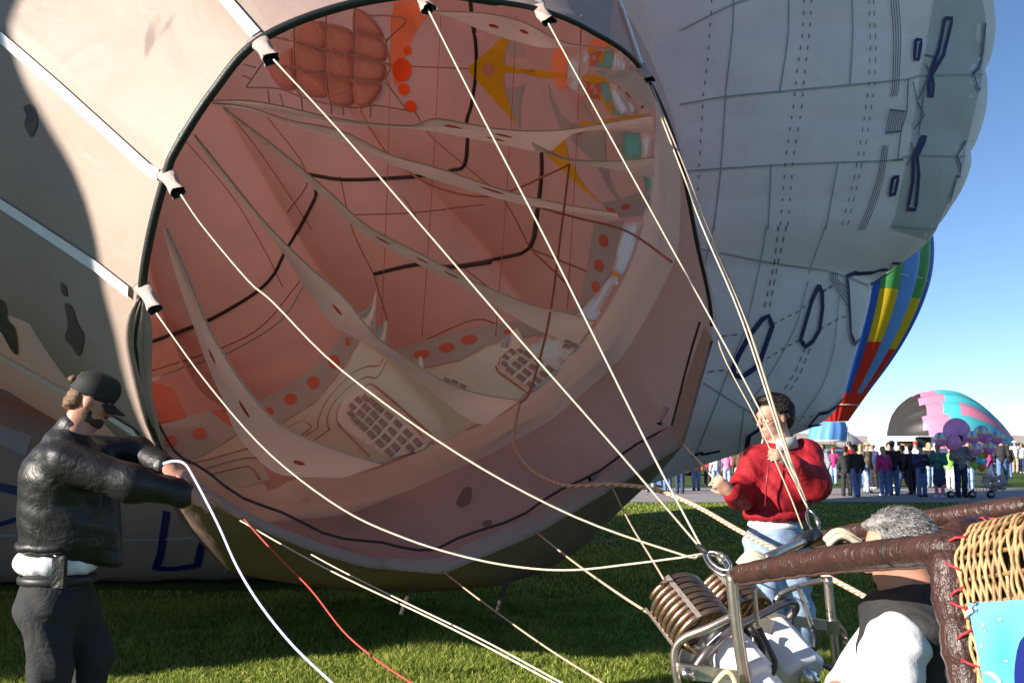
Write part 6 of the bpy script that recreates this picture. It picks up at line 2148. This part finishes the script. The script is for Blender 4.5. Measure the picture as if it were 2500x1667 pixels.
# ---- grey haired person crouching between the uprights
def vest_man():
    D_ = 3.08
    r = empty('person', (P(2230, 1640, D_).x, D_ + 0.1, 0), 'grey haired person in black vest over white shirt crouching beside the basket', 'person')
    p = lambda x, y, d=D_: P(x, y, d)
    hc = p(2192, 1345)
    f = norm(Vector((-0.93, 0.20, -0.30))); u = norm(Vector((-0.18, 0.10, 0.97)))
    neckb = p(2235, 1462)
    shn, shf = p(2186, 1578, D_ - 0.17), p(2200, 1500, D_ + 0.20)
    eln, elf = p(2150, 1770, D_ - 0.22), p(2080, 1680, D_ + 0.22)
    wrn, wrf = p(2010, 1790, D_ - 0.05), p(1990, 1710, D_ + 0.1)
    hip = Vector((p(2330, 1700).x, D_ + 0.15, 0.42))
    S = SDF()
    A, f_, u_, s_ = head_sdf(S, hc, f, u, 1.0)
    S.cone(neckb - Vector((0, 0, 0.03)), A(-0.02, 0, -0.06), 0.066, 0.060, 0.03)
    S.limb([hip, p(2260, 1600), neckb], [0.15, 0.16, 0.08], 0.06)
    S.limb([shn, eln, wrn], [0.06, 0.05, 0.032]); S.limb([shf, elf, wrf], [0.06, 0.05, 0.032])
    kn, kf = Vector((hip.x - 0.42, D_ + 0.05, 0.46)), Vector((hip.x - 0.40, D_ + 0.32, 0.40))
    an, af = Vector((hip.x - 0.22, D_ + 0.05, 0.08)), Vector((hip.x - 0.12, D_ + 0.34, 0.08))
    S.limb([hip, kn, an], [0.09, 0.065, 0.045]); S.limb([hip, kf, af], [0.09, 0.065, 0.045])
    hand_sdf(S, wrn, Vector((-0.8, 0.5, 0.1)), Vector((0, 0.3, -0.9)), 0.9, 1); hand_sdf(S, wrf, Vector((-0.9, 0.2, 0.1)), Vector((0, 0.2, -0.9)), 0.9, -1)
    body = sobj('body', S, 0.0085, m_skin2, r)
    eyes(A, f_, u_, s_, body)
    rot = [f_, s_, u_]
    mh = mat('hair_grey', (0.20, 0.19, 0.18), 0.6, 0.5, 40, bump=0.8, bscale=150, col2=(0.42, 0.40, 0.38))
    S = SDF()
    S.ell(A(-0.032, 0, 0.052), (0.098, 0.083, 0.080), rot, 0.02); S.ell(A(-0.072, 0, -0.005), (0.048, 0.076, 0.074), rot, 0.02); S.ell(A(0.025, 0, 0.103), (0.055, 0.062, 0.022), rot, 0.02)
    S.cut(A(0.110, 0, 0.030), (0.062, 0.10, 0.064), rot)
    sobj('hair', S, 0.007, mh, r, folds(0.005, 130, (0.5, 0.2, 1), 28, 3.0))
    hair_strands('hair_locks', A, f_, u_, s_, 1.0, mh, r, 5000, 0.045, lambda a, b, d: d > 0.05 - 0.4 * (a < 0) and not (a > 0.55 and d < 0.75), rad=0.0006)
    # sunglasses pushed along the temple
    mgd = mat('temple_gold', (0.62, 0.45, 0.15), 0.3, 0.1, metal=0.6)
    MB().box(A(-0.020, -0.088, 0.022), f_ * 0.045 - u_ * 0.008, s_ * 0.003, u_ * 0.011).build('spectacle_temple', mgd, r, False)
    MB().box(A(0.070, -0.070, 0.012), f_ * 0.030, s_ * 0.004, u_ * 0.016).build('spectacle_lens', m_blackrub, r, False)
    # shirt, vest, cord
    mw = mat('cotton_white', (0, 0, 0))
    S = SDF()
    S.limb([shn, eln], [0.098, 0.094], 0.06); S.limb([shf, elf], [0.09, 0.085], 0.06)
    S.limb([p(2250, 1560), neckb], [0.14, 0.088], 0.06)
    sobj('white_shirt', S, 0.009, mw, r, folds(0.007, 44, (0.3, 0.2, 1), 7))
    mv = mat('vest_black', (0.020, 0.020, 0.021), 0.8, 0.25, 10, bump=0.3, bscale=160, bump2=0.4, b2scale=9)
    S = SDF()
    S.limb([Vector((hip.x - 0.03, hip.y - 0.02, 0.42)), p(2290, 1660), p(2262, 1560), p(2245, 1490)], [0.20, 0.21, 0.19, 0.105], 0.08)
    S.ell(p(2215, 1515, D_ - 0.02), (0.13, 0.22, 0.085), None, 0.05)
    S.ell(p(2290, 1500, D_ + 0.02), (0.12, 0.17, 0.11), None, 0.06)
    sobj('black_vest', S, 0.0095, mv, r, folds(0.007, 34, (0.6, 0.2, 0.8), 6, 2.4))
    mo = mat('cord_orange', (0.85, 0.22, 0.02), 0.5)
    MB().tube(catmull([tuple(neckb + Vector((0.085 * math.cos(a) - 0.015, 0.088 * math.sin(a), 0.030 - 0.045 * math.cos(a - math.pi)))) for a in np.linspace(0.3, 2 * math.pi - 0.3, 14)], 3), 0.009, 6).build('neck_cord', mo, r)
    S = SDF()
    S.limb([hip, kn, an], [0.13, 0.10, 0.075], 0.05); S.limb([hip, kf, af], [0.13, 0.10, 0.075], 0.05)
    sobj('trousers', S, 0.014, mat('denim_dark', (0.05, 0.06, 0.09), 0.85), r)
    for a in (an, af):
        S = SDF(); S.cone((a.x + 0.05, a.y, 0.05), (a.x - 0.15, a.y, 0.045), 0.05, 0.042, 0.03)
        sobj('shoe', S, 0.014, m_blackrub, r)


vest_man()

# =================================================================== the crowd and things along the path
def cloth(name, c, rough=0.8):
    return mat('crowd_' + name, c, rough, 0.15, 12, bump=0.2, bscale=40, bump2=0.3, b2scale=9)


CL = dict(black=cloth('black', (0.018, 0.018, 0.022)), jeans=cloth('jeans', (0.10, 0.17, 0.36)), pale_jeans=cloth('pale_jeans', (0.30, 0.42, 0.62)), navy=cloth('navy', (0.02, 0.035, 0.10)),
          magenta=cloth('magenta', (0.50, 0.03, 0.20)), grey=cloth('grey', (0.24, 0.25, 0.28)), teal=cloth('teal', (0.03, 0.16, 0.17)), white=cloth('white', (0.75, 0.76, 0.78)), green=cloth('green', (0.22, 0.55, 0.06)),
          red=cloth('red', (0.52, 0.03, 0.03)), olive=cloth('olive', (0.12, 0.10, 0.06)), pink=cloth('pink', (0.75, 0.20, 0.35)), brown=cloth('brown', (0.10, 0.055, 0.03)), orange=cloth('orange', (0.75, 0.16, 0.03)), khaki=cloth('khaki', (0.35, 0.30, 0.22)))
HAIR = dict(dark=mat('crowd_hair_dark', (0.02, 0.014, 0.01), 0.5, 0.4, 30, bump=0.6, bscale=80), blond=mat('crowd_hair_blond', (0.40, 0.26, 0.11), 0.5, 0.4, 30, bump=0.6, bscale=80), brown=mat('crowd_hair_brown', (0.10, 0.05, 0.025), 0.5, 0.4, 30, bump=0.6, bscale=80))


def bystander(px, top, feet, face, upper, lower, label, hair='dark', hat=None, arms='down', stride=0.0, skirt=False, socks=None, long_hair=False, shade=False):
    """px centre, head top and feet rows in the photo; face = angle the person looks (0 right, 90 away)"""
    h_px = feet - top
    zg = -0.19
    Y = (CAMZ - zg) * F / (feet - HZ) if feet > HZ + 20 else 40
    gx = P(px, feet, Y)
    H = h_px * Y / F
    H = max(1.25, min(1.95, H))
    x0, y0, z0 = gx.x, Y, ground_z(0, Y)
    r = empty('person', (x0, y0, z0), label, 'person', 'people along the path')
    a = R(face)
    f = Vector((math.cos(a), math.sin(a), 0)); s = f.cross(Vector((0, 0, 1)))
    k = H / 1.75
    pt = lambda fw, sd, z: Vector((x0, y0, z0)) + f * (fw * k) + s * (sd * k) + Vector((0, 0, z * k))
    rnd = random.Random(int(px * 7))
    lean = rnd.uniform(-0.02, 0.04)
    S = SDF()
    hc = pt(0.03 + lean, 0, 1.63)
    rot = [f, s, Vector((0, 0, 1))]
    S.ell(hc + Vector((0, 0, 0.02 * k)), np.array((0.098, 0.076, 0.10)) * k, rot, 0.02); S.ell(hc + f * (0.03 * k) - Vector((0, 0, 0.06 * k)), np.array((0.062, 0.056, 0.062)) * k, rot, 0.02)
    S.cone(hc + f * (0.09 * k), hc + f * (0.112 * k) - Vector((0, 0, 0.03 * k)), 0.010 * k, 0.014 * k, 0.01)
    S.cone(pt(0, 0, 1.40), hc - Vector((0, 0, 0.06)), 0.058 * k, 0.052 * k, 0.03)
    S.limb([pt(0, 0, 0.95), pt(lean, 0, 1.35)], [0.12 * k, 0.13 * k], 0.06)
    sh = [pt(lean, b * 0.185, 1.38) for b in (-1, 1)]
    if arms == 'down':
        el = [pt(-0.04, b * 0.245, 1.10) for b in (-1, 1)]; wr = [pt(0.07, b * 0.24, 0.86) for b in (-1, 1)]
    elif arms == 'fold':
        el = [pt(0.05, b * 0.25, 1.12) for b in (-1, 1)]; wr = [pt(0.22, -b * 0.04, 1.16) for b in (-1, 1)]
    else:
        el = [pt(0.04, b * 0.24, 1.12) for b in (-1, 1)]; wr = [pt(0.27, b * 0.08, 1.24) for b in (-1, 1)]
    ft = [pt(b * stride - 0.02, b * 0.095, 0.075) for b in (-1, 1)]
    kn = [pt(b * stride * 0.55 + 0.03, b * 0.10, 0.49) for b in (-1, 1)]
    hp = [pt(0, b * 0.09, 0.90) for b in (-1, 1)]
    for i in (0, 1):
        S.limb([sh[i], el[i], wr[i]], [0.055 * k, 0.045 * k, 0.032 * k], 0.03)
        d = norm(wr[i] - el[i]); S.ell(wr[i] + d * (0.06 * k), np.array((0.055, 0.03, 0.022)) * k, [d, d.cross(Vector((0.1, 0.2, 1))).normalized(), d.cross(d.cross(Vector((0.1, 0.2, 1)))).normalized()], 0.02)
        S.limb([hp[i], kn[i], ft[i]], [0.075 * k, 0.055 * k, 0.042 * k], 0.03)
    sobj('body', S, 0.020, m_skin, r)
    S = SDF()
    S.limb([pt(0, 0, 0.93), pt(lean * 0.5, 0, 1.15), pt(lean, 0, 1.33)], [0.150 * k, 0.158 * k, 0.150 * k], 0.07)
    S.ell(pt(lean, 0, 1.34), np.array((0.125, 0.215, 0.10)) * k, rot, 0.05)
    for i in (0, 1): S.limb([sh[i], el[i], wr[i]], [0.082 * k, 0.070 * k, 0.052 * k], 0.04)
    sobj('jacket', S, 0.020, CL[upper], r, folds(0.010, 34, (0.3, 0.3, 1), 7, px))
    S = SDF()
    S.ell(pt(0, 0, 0.93), np.array((0.135, 0.172, 0.12)) * k, rot, 0.05)
    if skirt:
        S.cone(pt(0, 0, 0.88), pt(0.0, 0, 0.55), 0.165 * k, 0.20 * k, 0.04)
    else:
        for i in (0, 1): S.limb([hp[i], kn[i], ft[i]], [0.098 * k, 0.078 * k, 0.070 * k], 0.04)
    sobj('skirt' if skirt else 'trousers', S, 0.020, CL[lower], r, folds(0.008, 30, (0.3, 0.2, 1), 7, px + 1))
    if socks:
        S = SDF()
        for i in (0, 1): S.limb([kn[i] - Vector((0, 0, 0.05)), ft[i]], [0.066 * k, 0.052 * k], 0.03)
        sobj('socks', S, 0.020, CL[socks], r)
    for i in (0, 1):
        S = SDF(); S.cone(ft[i] - f * (0.03 * k) - Vector((0, 0, 0.02)), ft[i] + f * (0.15 * k) - Vector((0, 0, 0.03)), 0.048 * k, 0.042 * k, 0.02)
        sobj('shoe', S, 0.020, CL['white'] if int(px) % 3 == 0 else CL['black'], r)
    S = SDF(); S.ell(hc - f * (0.022 * k) + Vector((0, 0, 0.045 * k)), np.array((0.098, 0.085, 0.088)) * k, rot, 0.02); S.ell(hc - f * (0.07 * k) - Vector((0, 0, 0.01 * k)), np.array((0.045, 0.072, 0.07)) * k, rot, 0.02)
    if long_hair: S.cone(hc - f * (0.07 * k), pt(-0.09 + lean, 0, 1.36), 0.075 * k, 0.065 * k, 0.03)
    sobj('hair', S, 0.017, HAIR[hair], r, folds(0.006, 90, (0.4, 0.2, 1), 20, px))
    if hat:
        S = SDF(); S.ell(hc + Vector((0, 0, 0.075 * k)), np.array((0.112, 0.098, 0.072)) * k, rot, 0.02)
        if hat in ('khaki', 'white'): S.ell(hc + Vector((0, 0, 0.05 * k)), np.array((0.19, 0.18, 0.018)) * k, rot, 0.01)
        elif hat != 'grey': S.ell(hc + f * (0.11 * k) + Vector((0, 0, 0.045 * k)), np.array((0.075, 0.06, 0.012)) * k, rot, 0.01)
        sobj('hat', S, 0.016, CL[hat], r)
    if shade:
        MB().tube([hc + f * (0.09 * k) + s * (q * 0.07 * k) + Vector((0, 0, 0.01)) for q in (-1, -0.4, 0.4, 1)], 0.018 * k, 6).build('sunglasses', m_blackrub, r)
    return r


bystander(2014, 1084, 1206, 200, 'grey', 'grey', 'bystander in grey jacket and trousers half hidden behind the red jacket', 'brown')
bystander(2036, 1092, 1182, 250, 'magenta', 'pale_jeans', 'small figure in pink top standing before the far basket', 'dark', 'red')
bystander(2092, 1086, 1211, 95, 'black', 'jeans', 'broad bystander in black jacket and jeans with back to the camera', 'brown', 'black', stride=0.10)
bystander(2068, 1090, 1209, 60, 'black', 'black', 'slim bystander in black partly behind the broad black jacket', 'brown', 'red', stride=0.12)
bystander(2117, 1081, 1200, 300, 'olive', 'pale_jeans', 'bystander in olive camouflage jacket and pale jeans', 'brown', 'khaki', stride=0.14)
bystander(2160, 1089, 1208, 100, 'magenta', 'jeans', 'bystander with long blond hair in magenta jacket and blue jeans', 'blond', long_hair=True)
bystander(2183, 1077, 1207, 80, 'black', 'jeans', 'bystander in grey knit beanie and black jacket', 'dark', 'grey')
bystander(2208, 1088, 1204, 150, 'black', 'navy', 'bystander in dark jacket with a white strap, leaning to the left', 'brown', stride=0.25)
bystander(2228, 1087, 1205, 90, 'black', 'black', 'bystander all in black beside the navy jacket', 'dark', stride=0.12)
bystander(2252, 1086, 1211, 270, 'navy', 'jeans', 'bystander in navy jacket and jeans with white shoes, facing the camera', 'dark', 'navy', arms='up')
bystander(2295, 1083, 1212, 230, 'teal', 'navy', 'bystander in teal jacket, dark skirt and pink socks', 'dark', arms='up', skirt=True, socks='pink')
bystander(2322, 1092, 1190, 250, 'green', 'white', 'small bystander in bright green top and white trousers', 'brown')
bystander(2348, 1064, 1212, 268, 'grey', 'navy', 'bystander in grey hooded sweatshirt and sunglasses with folded arms', 'dark', 'black', arms='fold', shade=True)
bystander(2449, 1062, 1183, 60, 'black', 'jeans', 'bystander in black jacket and red cap striding to the right', 'dark', 'red', stride=0.32)
bystander(2480, 1076, 1154, 260, 'white', 'khaki', 'far figure in white top and wide white hat', 'brown', 'white')
bystander(2496, 1080, 1154, 250, 'white', 'navy', 'far figure in white top at the right edge of the picture', 'dark')
bystander(1748, 1100, 1192, 100, 'white', 'pale_jeans', 'bystander in white top and pale jeans left of the red sleeve', 'dark')
bystander(1776, 1098, 1190, 80, 'pink', 'pale_jeans', 'bystander in pink top seen beside the red sleeve', 'blond', long_hair=True)
bystander(1806, 1094, 1198, 90, 'brown', 'pale_jeans', 'bystander in brown jacket with long brown hair behind the red sleeve', 'brown', long_hair=True)
bystander(1588, 1088, 1200, 260, 'orange', 'pale_jeans', 'leftmost bystander, only pale jeans seen under the grey balloon', 'dark')
bystander(1630, 1088, 1198, 100, 'navy', 'jeans', 'bystander in jeans under the grey balloon, second from the left', 'dark')
bystander(1660, 1090, 1203, 80, 'red', 'navy', 'bystander in dark trousers under the grey balloon, third from the left', 'brown')
bystander(1700, 1092, 1196, 270, 'orange', 'jeans', 'bystander in orange top and jeans under the grey balloon', 'blond')


bystander(2078, 1078, 1188, 120, 'red', 'navy', 'bystander in red jacket in the second row behind the slim black figure', 'dark')
bystander(2104, 1084, 1186, 60, 'khaki', 'jeans', 'bystander in khaki jacket in the second row beside the olive one', 'blond', long_hair=True)
bystander(2136, 1082, 1192, 200, 'navy', 'black', 'bystander in navy jacket behind the magenta jacket', 'brown', 'white')
bystander(2172, 1080, 1186, 300, 'orange', 'jeans', 'bystander in orange jacket in the second row', 'dark')
bystander(2240, 1078, 1188, 240, 'white', 'jeans', 'bystander in white jacket in the second row left of the navy cap', 'brown', 'red')
bystander(2272, 1080, 1190, 280, 'black', 'pale_jeans', 'bystander in black top and pale jeans between navy and teal jackets', 'blond', long_hair=True, arms='fold')
bystander(2310, 1076, 1186, 200, 'navy', 'khaki', 'tall bystander in navy top behind the bright green one', 'dark', 'khaki')
bystander(2368, 1080, 1196, 240, 'black', 'pale_jeans', 'bystander in black jacket right of the grey sweatshirt', 'dark', arms='up')
bystander(2424, 1084, 1180, 130, 'magenta', 'navy', 'bystander in magenta top behind the toy balloons', 'dark', stride=0.2)
bystander(2464, 1082, 1166, 90, 'brown', 'jeans', 'bystander in brown jacket right of the striding one', 'brown', 'black')
bystander(1610, 1086, 1186, 200, 'white', 'jeans', 'bystander in white top under the grey balloon between two pairs of jeans', 'blond')
bystander(1728, 1094, 1184, 60, 'red', 'black', 'bystander in red top and black trousers left of the white top', 'dark')

# ---- vehicles and stalls on the field behind
def wheel(parent, c, r_, w_, ax=Vector((0, 1, 0))):
    t = MB().tube([c - ax * w_, c + ax * w_], r_, 20).build('wheel', m_blackrub, parent)
    MB().tube([c - ax * (w_ + 0.01), c + ax * (w_ + 0.01)], r_ * 0.55, 14).build('hub', mat('hub_grey', (0.45, 0.45, 0.46), 0.35, metal=0.6), t)


def trailer():
    D_ = 50.0
    a, b = P(2152, 1064, D_), P(2286, 1064, D_)
    z0 = -0.19
    top = a.z
    r = empty('trailer', ((a.x + b.x) / 2, D_ + 0.9, z0), 'white box trailer with two dark side hatches behind the crowd', 'trailer')
    mw = mat('trailer_white', (0.72, 0.74, 0.78), 0.4, 0.05, 3)
    c = Vector(((a.x + b.x) / 2, D_ + 1.0, (top + 0.55) / 2))
    o = MB().box(c, Vector(((b.x - a.x) / 2, 0, 0)), Vector((0, 1.0, 0)), Vector((0, 0, (top - 0.55) / 2))).build('box_body', mw, r, False)
    md = o.modifiers.new('b', 'BEVEL'); md.width = 0.06; md.segments = 3
    for x0, x1, y0, y1 in ((2190, 2229, 1077, 1087), (2235, 2273, 1066, 1090)):
        q0, q1 = P(x0, y0, D_ - 0.02), P(x1, y1, D_ - 0.02)
        h = MB().box((q0 + q1) / 2, Vector(((q1.x - q0.x) / 2, 0, 0)), Vector((0, 0.03, 0)), Vector((0, 0, (q0.z - q1.z) / 2))).build('hatch', m_dark, r, False)
        MB().box(Vector(((q0.x + q1.x) / 2, D_ - 0.2, q0.z + 0.02)), Vector(((q1.x - q0.x) / 2 + 0.05, 0, 0)), Vector((0, 0.2, 0)), Vector((0, 0, 0.02))).build('hatch_flap', mw, h, False)
    q = P(2212, 1084, D_ - 0.06)
    MB().box(q, Vector((0.26, 0, 0)), Vector((0, 0.02, 0)), Vector((0, 0, 0.05))).build('amber_shelf', cloth('amber', (0.8, 0.35, 0.12)), r, False)  # bar in plain amber colour before the hatch
    for fx in (0.3, 0.42): wheel(r, Vector((a.x + (b.x - a.x) * fx, D_ + 0.05, z0 + 0.33)), 0.33, 0.12)


trailer()


def car(px0, px1, top, bottom, D_, col, label, name, cat):
    a, b = P(px0, bottom, D_), P(px1, bottom, D_)
    L_ = b.x - a.x
    z0 = -0.19
    H = P(px0, top, D_).z - z0
    r = empty(name, ((a.x + b.x) / 2, D_ + 0.8, z0), label, cat)
    prof = [(0.0, 0.22), (0.0, 0.50), (0.03, 0.58), (0.24, 0.64), (0.34, 0.97), (0.40, 1.0), (0.86, 1.0), (0.93, 0.95), (0.985, 0.60), (1.0, 0.52), (1.0, 0.22)]
    V = []
    for y, sx in ((0, 0.0), (0.06, 1), (1.54, 1), (1.6, 0.0)):
        for u_, v_ in prof:
            q = 0.012 * (1 - sx)
            V.append((a.x + L_ * (u_ * (1 - 2 * q) + q), D_ + y, z0 + H * (v_ - (0.03 * (1 - sx) if v_ > 0.6 else 0))))
    n = len(prof)
    Fc = grid_faces(4, n, True) + [tuple(range(n))[::-1], tuple(3 * n + k for k in range(n))]
    obj('car_body', V, Fc, mat('paint_' + name, col, 0.25, 0.03, 2, coat=0.6), r, False)
    mg = mat('car_glass', (0.03, 0.04, 0.05), 0.08, 0.05)
    for u0, u1, k0 in ((0.36, 0.58, 0.30), (0.61, 0.85, 0.61)):
        MB().add([(a.x + L_ * (u0 - (0.06 if u0 < 0.4 else 0)), D_ - 0.012, z0 + H * 0.66), (a.x + L_ * u1, D_ - 0.012, z0 + H * 0.66), (a.x + L_ * u1, D_ - 0.012, z0 + H * 0.93), (a.x + L_ * u0, D_ - 0.012, z0 + H * 0.93)], [(0, 1, 2, 3)]).build('side_window', mg, r, False)
    for u_ in (0.2, 0.8): wheel(r, Vector((a.x + L_ * u_, D_ + 0.08, z0 + 0.34)), 0.34, 0.10)
    MB().box((a.x + 0.01, D_ + 0.3, z0 + H * 0.5), (0.03, 0, 0), (0, 0.15, 0), (0, 0, 0.08)).build('headlight', m_chrome, r, False)


car(2118, 2172, 1080, 1120, 52, (0.10, 0.16, 0.30), 'dark blue pickup style car beside the white trailer', 'parked_car', 'car')
car(1995, 2072, 1096, 1140, 46, (0.35, 0.20, 0.09), 'brown off road car with black tyres behind the pink top', 'parked_car', 'car')
car(1600, 1700, 1100, 1150, 50, (0.75, 0.16, 0.05), 'orange car seen under the grey balloon', 'parked_car', 'car')

# ---- toy balloon seller's cart
D0 = 30.0
SE = empty('toy_balloon_cart', (P(2400, 1208, D0).x, D0, -0.19), 'seller cart on black wheels with a stock of toys', 'cart')
cx_ = P(2395, 1205, D0)
for dx in (-0.28, 0.30, -0.95): wheel(SE, Vector((cx_.x + dx, D0, -0.19 + 0.12)), 0.12, 0.04)
for k in range(7):
    MB().tube([(cx_.x - 0.32 + k * 0.1, D0, -0.05), (cx_.x - 0.32 + k * 0.1, D0, 0.75)], 0.012, 5).build('cage_bar', m_white, SE)
for z in (-0.05, 0.35, 0.75): MB().tube([(cx_.x - 0.36, D0, z), (cx_.x + 0.34, D0, z)], 0.014, 5).build('cage_rail', m_white, SE)
S = SDF()
for k in range(9):
    S.ell((cx_.x + 0.45 + 0.3 * math.sin(k * 2.1), D0 + 0.1 * math.cos(k), 0.1 + 0.05 * k), (0.14, 0.12, 0.09), None, 0.04)
sobj('plush_toys', S, 0.022, cloth('plush', (0.42, 0.34, 0.30)), SE, folds(0.012, 40))
sp = P(2420, 1120, D0)
MB().tube([(cx_.x, D0, 0.7), (sp.x, D0, sp.z + 0.9)], 0.018, 6).build('pole', m_white, SE)

mp1 = mat('foil_purple', (0.70, 0.28, 0.70), 0.25, 0.1, 3, spec=0.6); mp2 = mat('foil_magenta', (0.90, 0.30, 0.62), 0.25, 0.1, 3, spec=0.6); mp3 = mat('foil_blue', (0.12, 0.42, 0.80), 0.25, 0.1, 3, spec=0.6)
mp4 = mat('foil_yellow', (0.75, 0.55, 0.10), 0.25, 0.1, 3); mp5 = mat('foil_white', (0.75, 0.8, 0.85), 0.25, 0.1, 3)


def toy(px, py, rp, stripes, label, D_=D0):
    c = P(px, py, D_)
    rad = rp * D_ / F
    r = empty('toy_balloon', (c.x, c.y, c.z - rad), label, 'toy balloon', 'toy balloons of the seller')
    n, rows = 20, 14
    V, fm = [], []
    for i in range(rows + 1):
        t = math.pi * i / rows
        for j in range(n):
            a = 2 * math.pi * j / n
            q = math.sin(t) * (1 - (0.15 if i > rows * 0.6 else 0) * (i / rows - 0.6))
            V.append((c.x + rad * q * math.cos(a) * (1 + 0.03 * math.sin(10 * a)), c.y + rad * 0.8 * q * math.sin(a), c.z + rad * (math.cos(t) * 1.08 - (0.08 if i == rows else 0))))
    Fc = grid_faces(rows + 1, n, True)
    for i in range(rows):
        for j in range(n): fm.append(stripes(i / rows, j))
    obj('foil_skin', V, Fc, [mp3, mp2, mp4, mp5, mp1, CL['green'], CL['orange']], r, True, fm)
    MB().tube([(c.x, c.y, c.z - rad), (c.x + (cx_.x - c.x) * 0.6, D0, 0.9), (cx_.x, D0, 0.7)], 0.006, 4).build('string', m_white, r)


st = lambda t, j: (0 if j % 4 < 2 else 3) if t < 0.34 else (2 if t < 0.46 and j % 4 < 2 else (3 if t < 0.46 else ((1 if j % 4 < 3 else 4) if t < 0.75 else 4)))
toy(2397, 1058, 19, st, 'largest blue, yellow and purple striped toy balloon of the bunch')
toy(2376, 1068, 15, st, 'striped toy balloon low at the left of the bunch')
toy(2433, 1068, 16, st, 'striped toy balloon at the right end of the bunch')
toy(2383, 1096, 15, st, 'striped toy balloon hanging lowest beside the grey sweatshirt')
toy(2415, 1092, 15, st, 'striped toy balloon below the largest one')
toy(2410, 1072, 13, lambda t, j: 1 if t > 0.4 else 0, 'magenta and blue toy balloon in the middle of the bunch')
toy(2296, 1072, 16, st, 'striped toy balloon left of the purple disc')
toy(2327, 1080, 19, lambda t, j: 1, 'plain magenta toy balloon under the purple disc')
toy(2380, 1136, 9, lambda t, j: 5, 'small green toy balloon low on the cart')
toy(2397, 1141, 9, lambda t, j: 6, 'small orange toy balloon low on the cart')
toy(2405, 1110, 8, lambda t, j: 6, 'small orange toy balloon above the green one')
toy(2394, 1112, 8, lambda t, j: 5, 'small green toy balloon beneath the striped ones')
toy(2392, 1126, 9, lambda t, j: 0, 'small blue toy balloon between green and orange')
# purple disc: a round paper parasol seen nearly face on
c_ = P(2336, 1055, D0 + 0.4)
PR = empty('purple_parasol', (c_.x, c_.y, c_.z - 0.5), 'large round purple parasol held open above the crowd', 'parasol')
V = [c_ + Vector((0, -0.16, 0))]
n = 40
for q in (0.35, 0.7, 1.0):
    for j in range(n):
        a = 2 * math.pi * j / n
        V.append(c_ + Vector((math.cos(a) * 0.46 * q, -0.16 + 0.16 * q * q + 0.008 * math.sin(12 * a), math.sin(a) * 0.46 * q)))
Fc = [(0, 1 + j, 1 + (j + 1) % n) for j in range(n)] + [(1 + k * n + j, 1 + (k + 1) * n + j, 1 + (k + 1) * n + (j + 1) % n, 1 + k * n + (j + 1) % n) for k in range(2) for j in range(n)]
obj('canopy', V, Fc, mat('parasol_purple', (0.80, 0.36, 0.70), 0.5, 0.12, 5, trans=0.3), PR)
MB().tube([c_ + Vector((0, -0.2, 0)), c_ + Vector((0, 0.1, -0.02)), c_ + Vector((0.02, 0.3, -0.9))], 0.012, 6).build('handle', m_steel, PR)


# ---- shrubs far off
def shrub(px, py, w, h, D_, label):
    c = P(px, py, D_)
    rnd = random.Random(px)
    r = empty('shrub', (c.x, D_, -0.19), label, 'shrub', 'far shrubs')
    V, Fc = [], []
    W_, H_ = w * D_ / F, h * D_ / F
    for _ in range(900):
        a, b = rnd.uniform(0, 2 * math.pi), rnd.random() ** 0.5
        z = rnd.random()
        q = Vector((c.x + W_ * b * math.cos(a) * (1 - 0.4 * z), D_ + W_ * b * math.sin(a), -0.19 + H_ * (0.12 + 0.9 * z * (1 - 0.35 * b))))
        d1 = Vector((rnd.uniform(-1, 1), rnd.uniform(-1, 1), rnd.uniform(-1, 1))).normalized() * (W_ * 0.09); d2 = Vector((rnd.uniform(-1, 1), rnd.uniform(-1, 1), rnd.uniform(-1, 1))).normalized() * (W_ * 0.09)
        i = len(V); V += [q - d1, q + d2, q + d1, q - d2]; Fc.append((i, i + 1, i + 2, i + 3))
    obj('foliage', V, Fc, mat('shrub_leaf', (0.09, 0.12, 0.05), 0.8, 0.4, 1.0, trans=0.2), r, False)
    MB().tube([(c.x, D_, -0.2), (c.x, D_, -0.19 + H_ * 0.6)], [W_ * 0.08, W_ * 0.03], 6).build('trunk', cloth('bark', (0.12, 0.08, 0.05)), r)


for q in ((2140, 1085, 14, 22, 160, 'round green shrub left of the white trailer'), (2488, 1085, 18, 24, 170, 'green shrub at the right edge behind the crowd'), (2115, 1085, 10, 14, 210, 'tiny far shrub by the grey and pink balloon tip'), (2505, 1085, 14, 16, 190, 'tiny far shrub at the very edge of the picture')):
    shrub(*q)
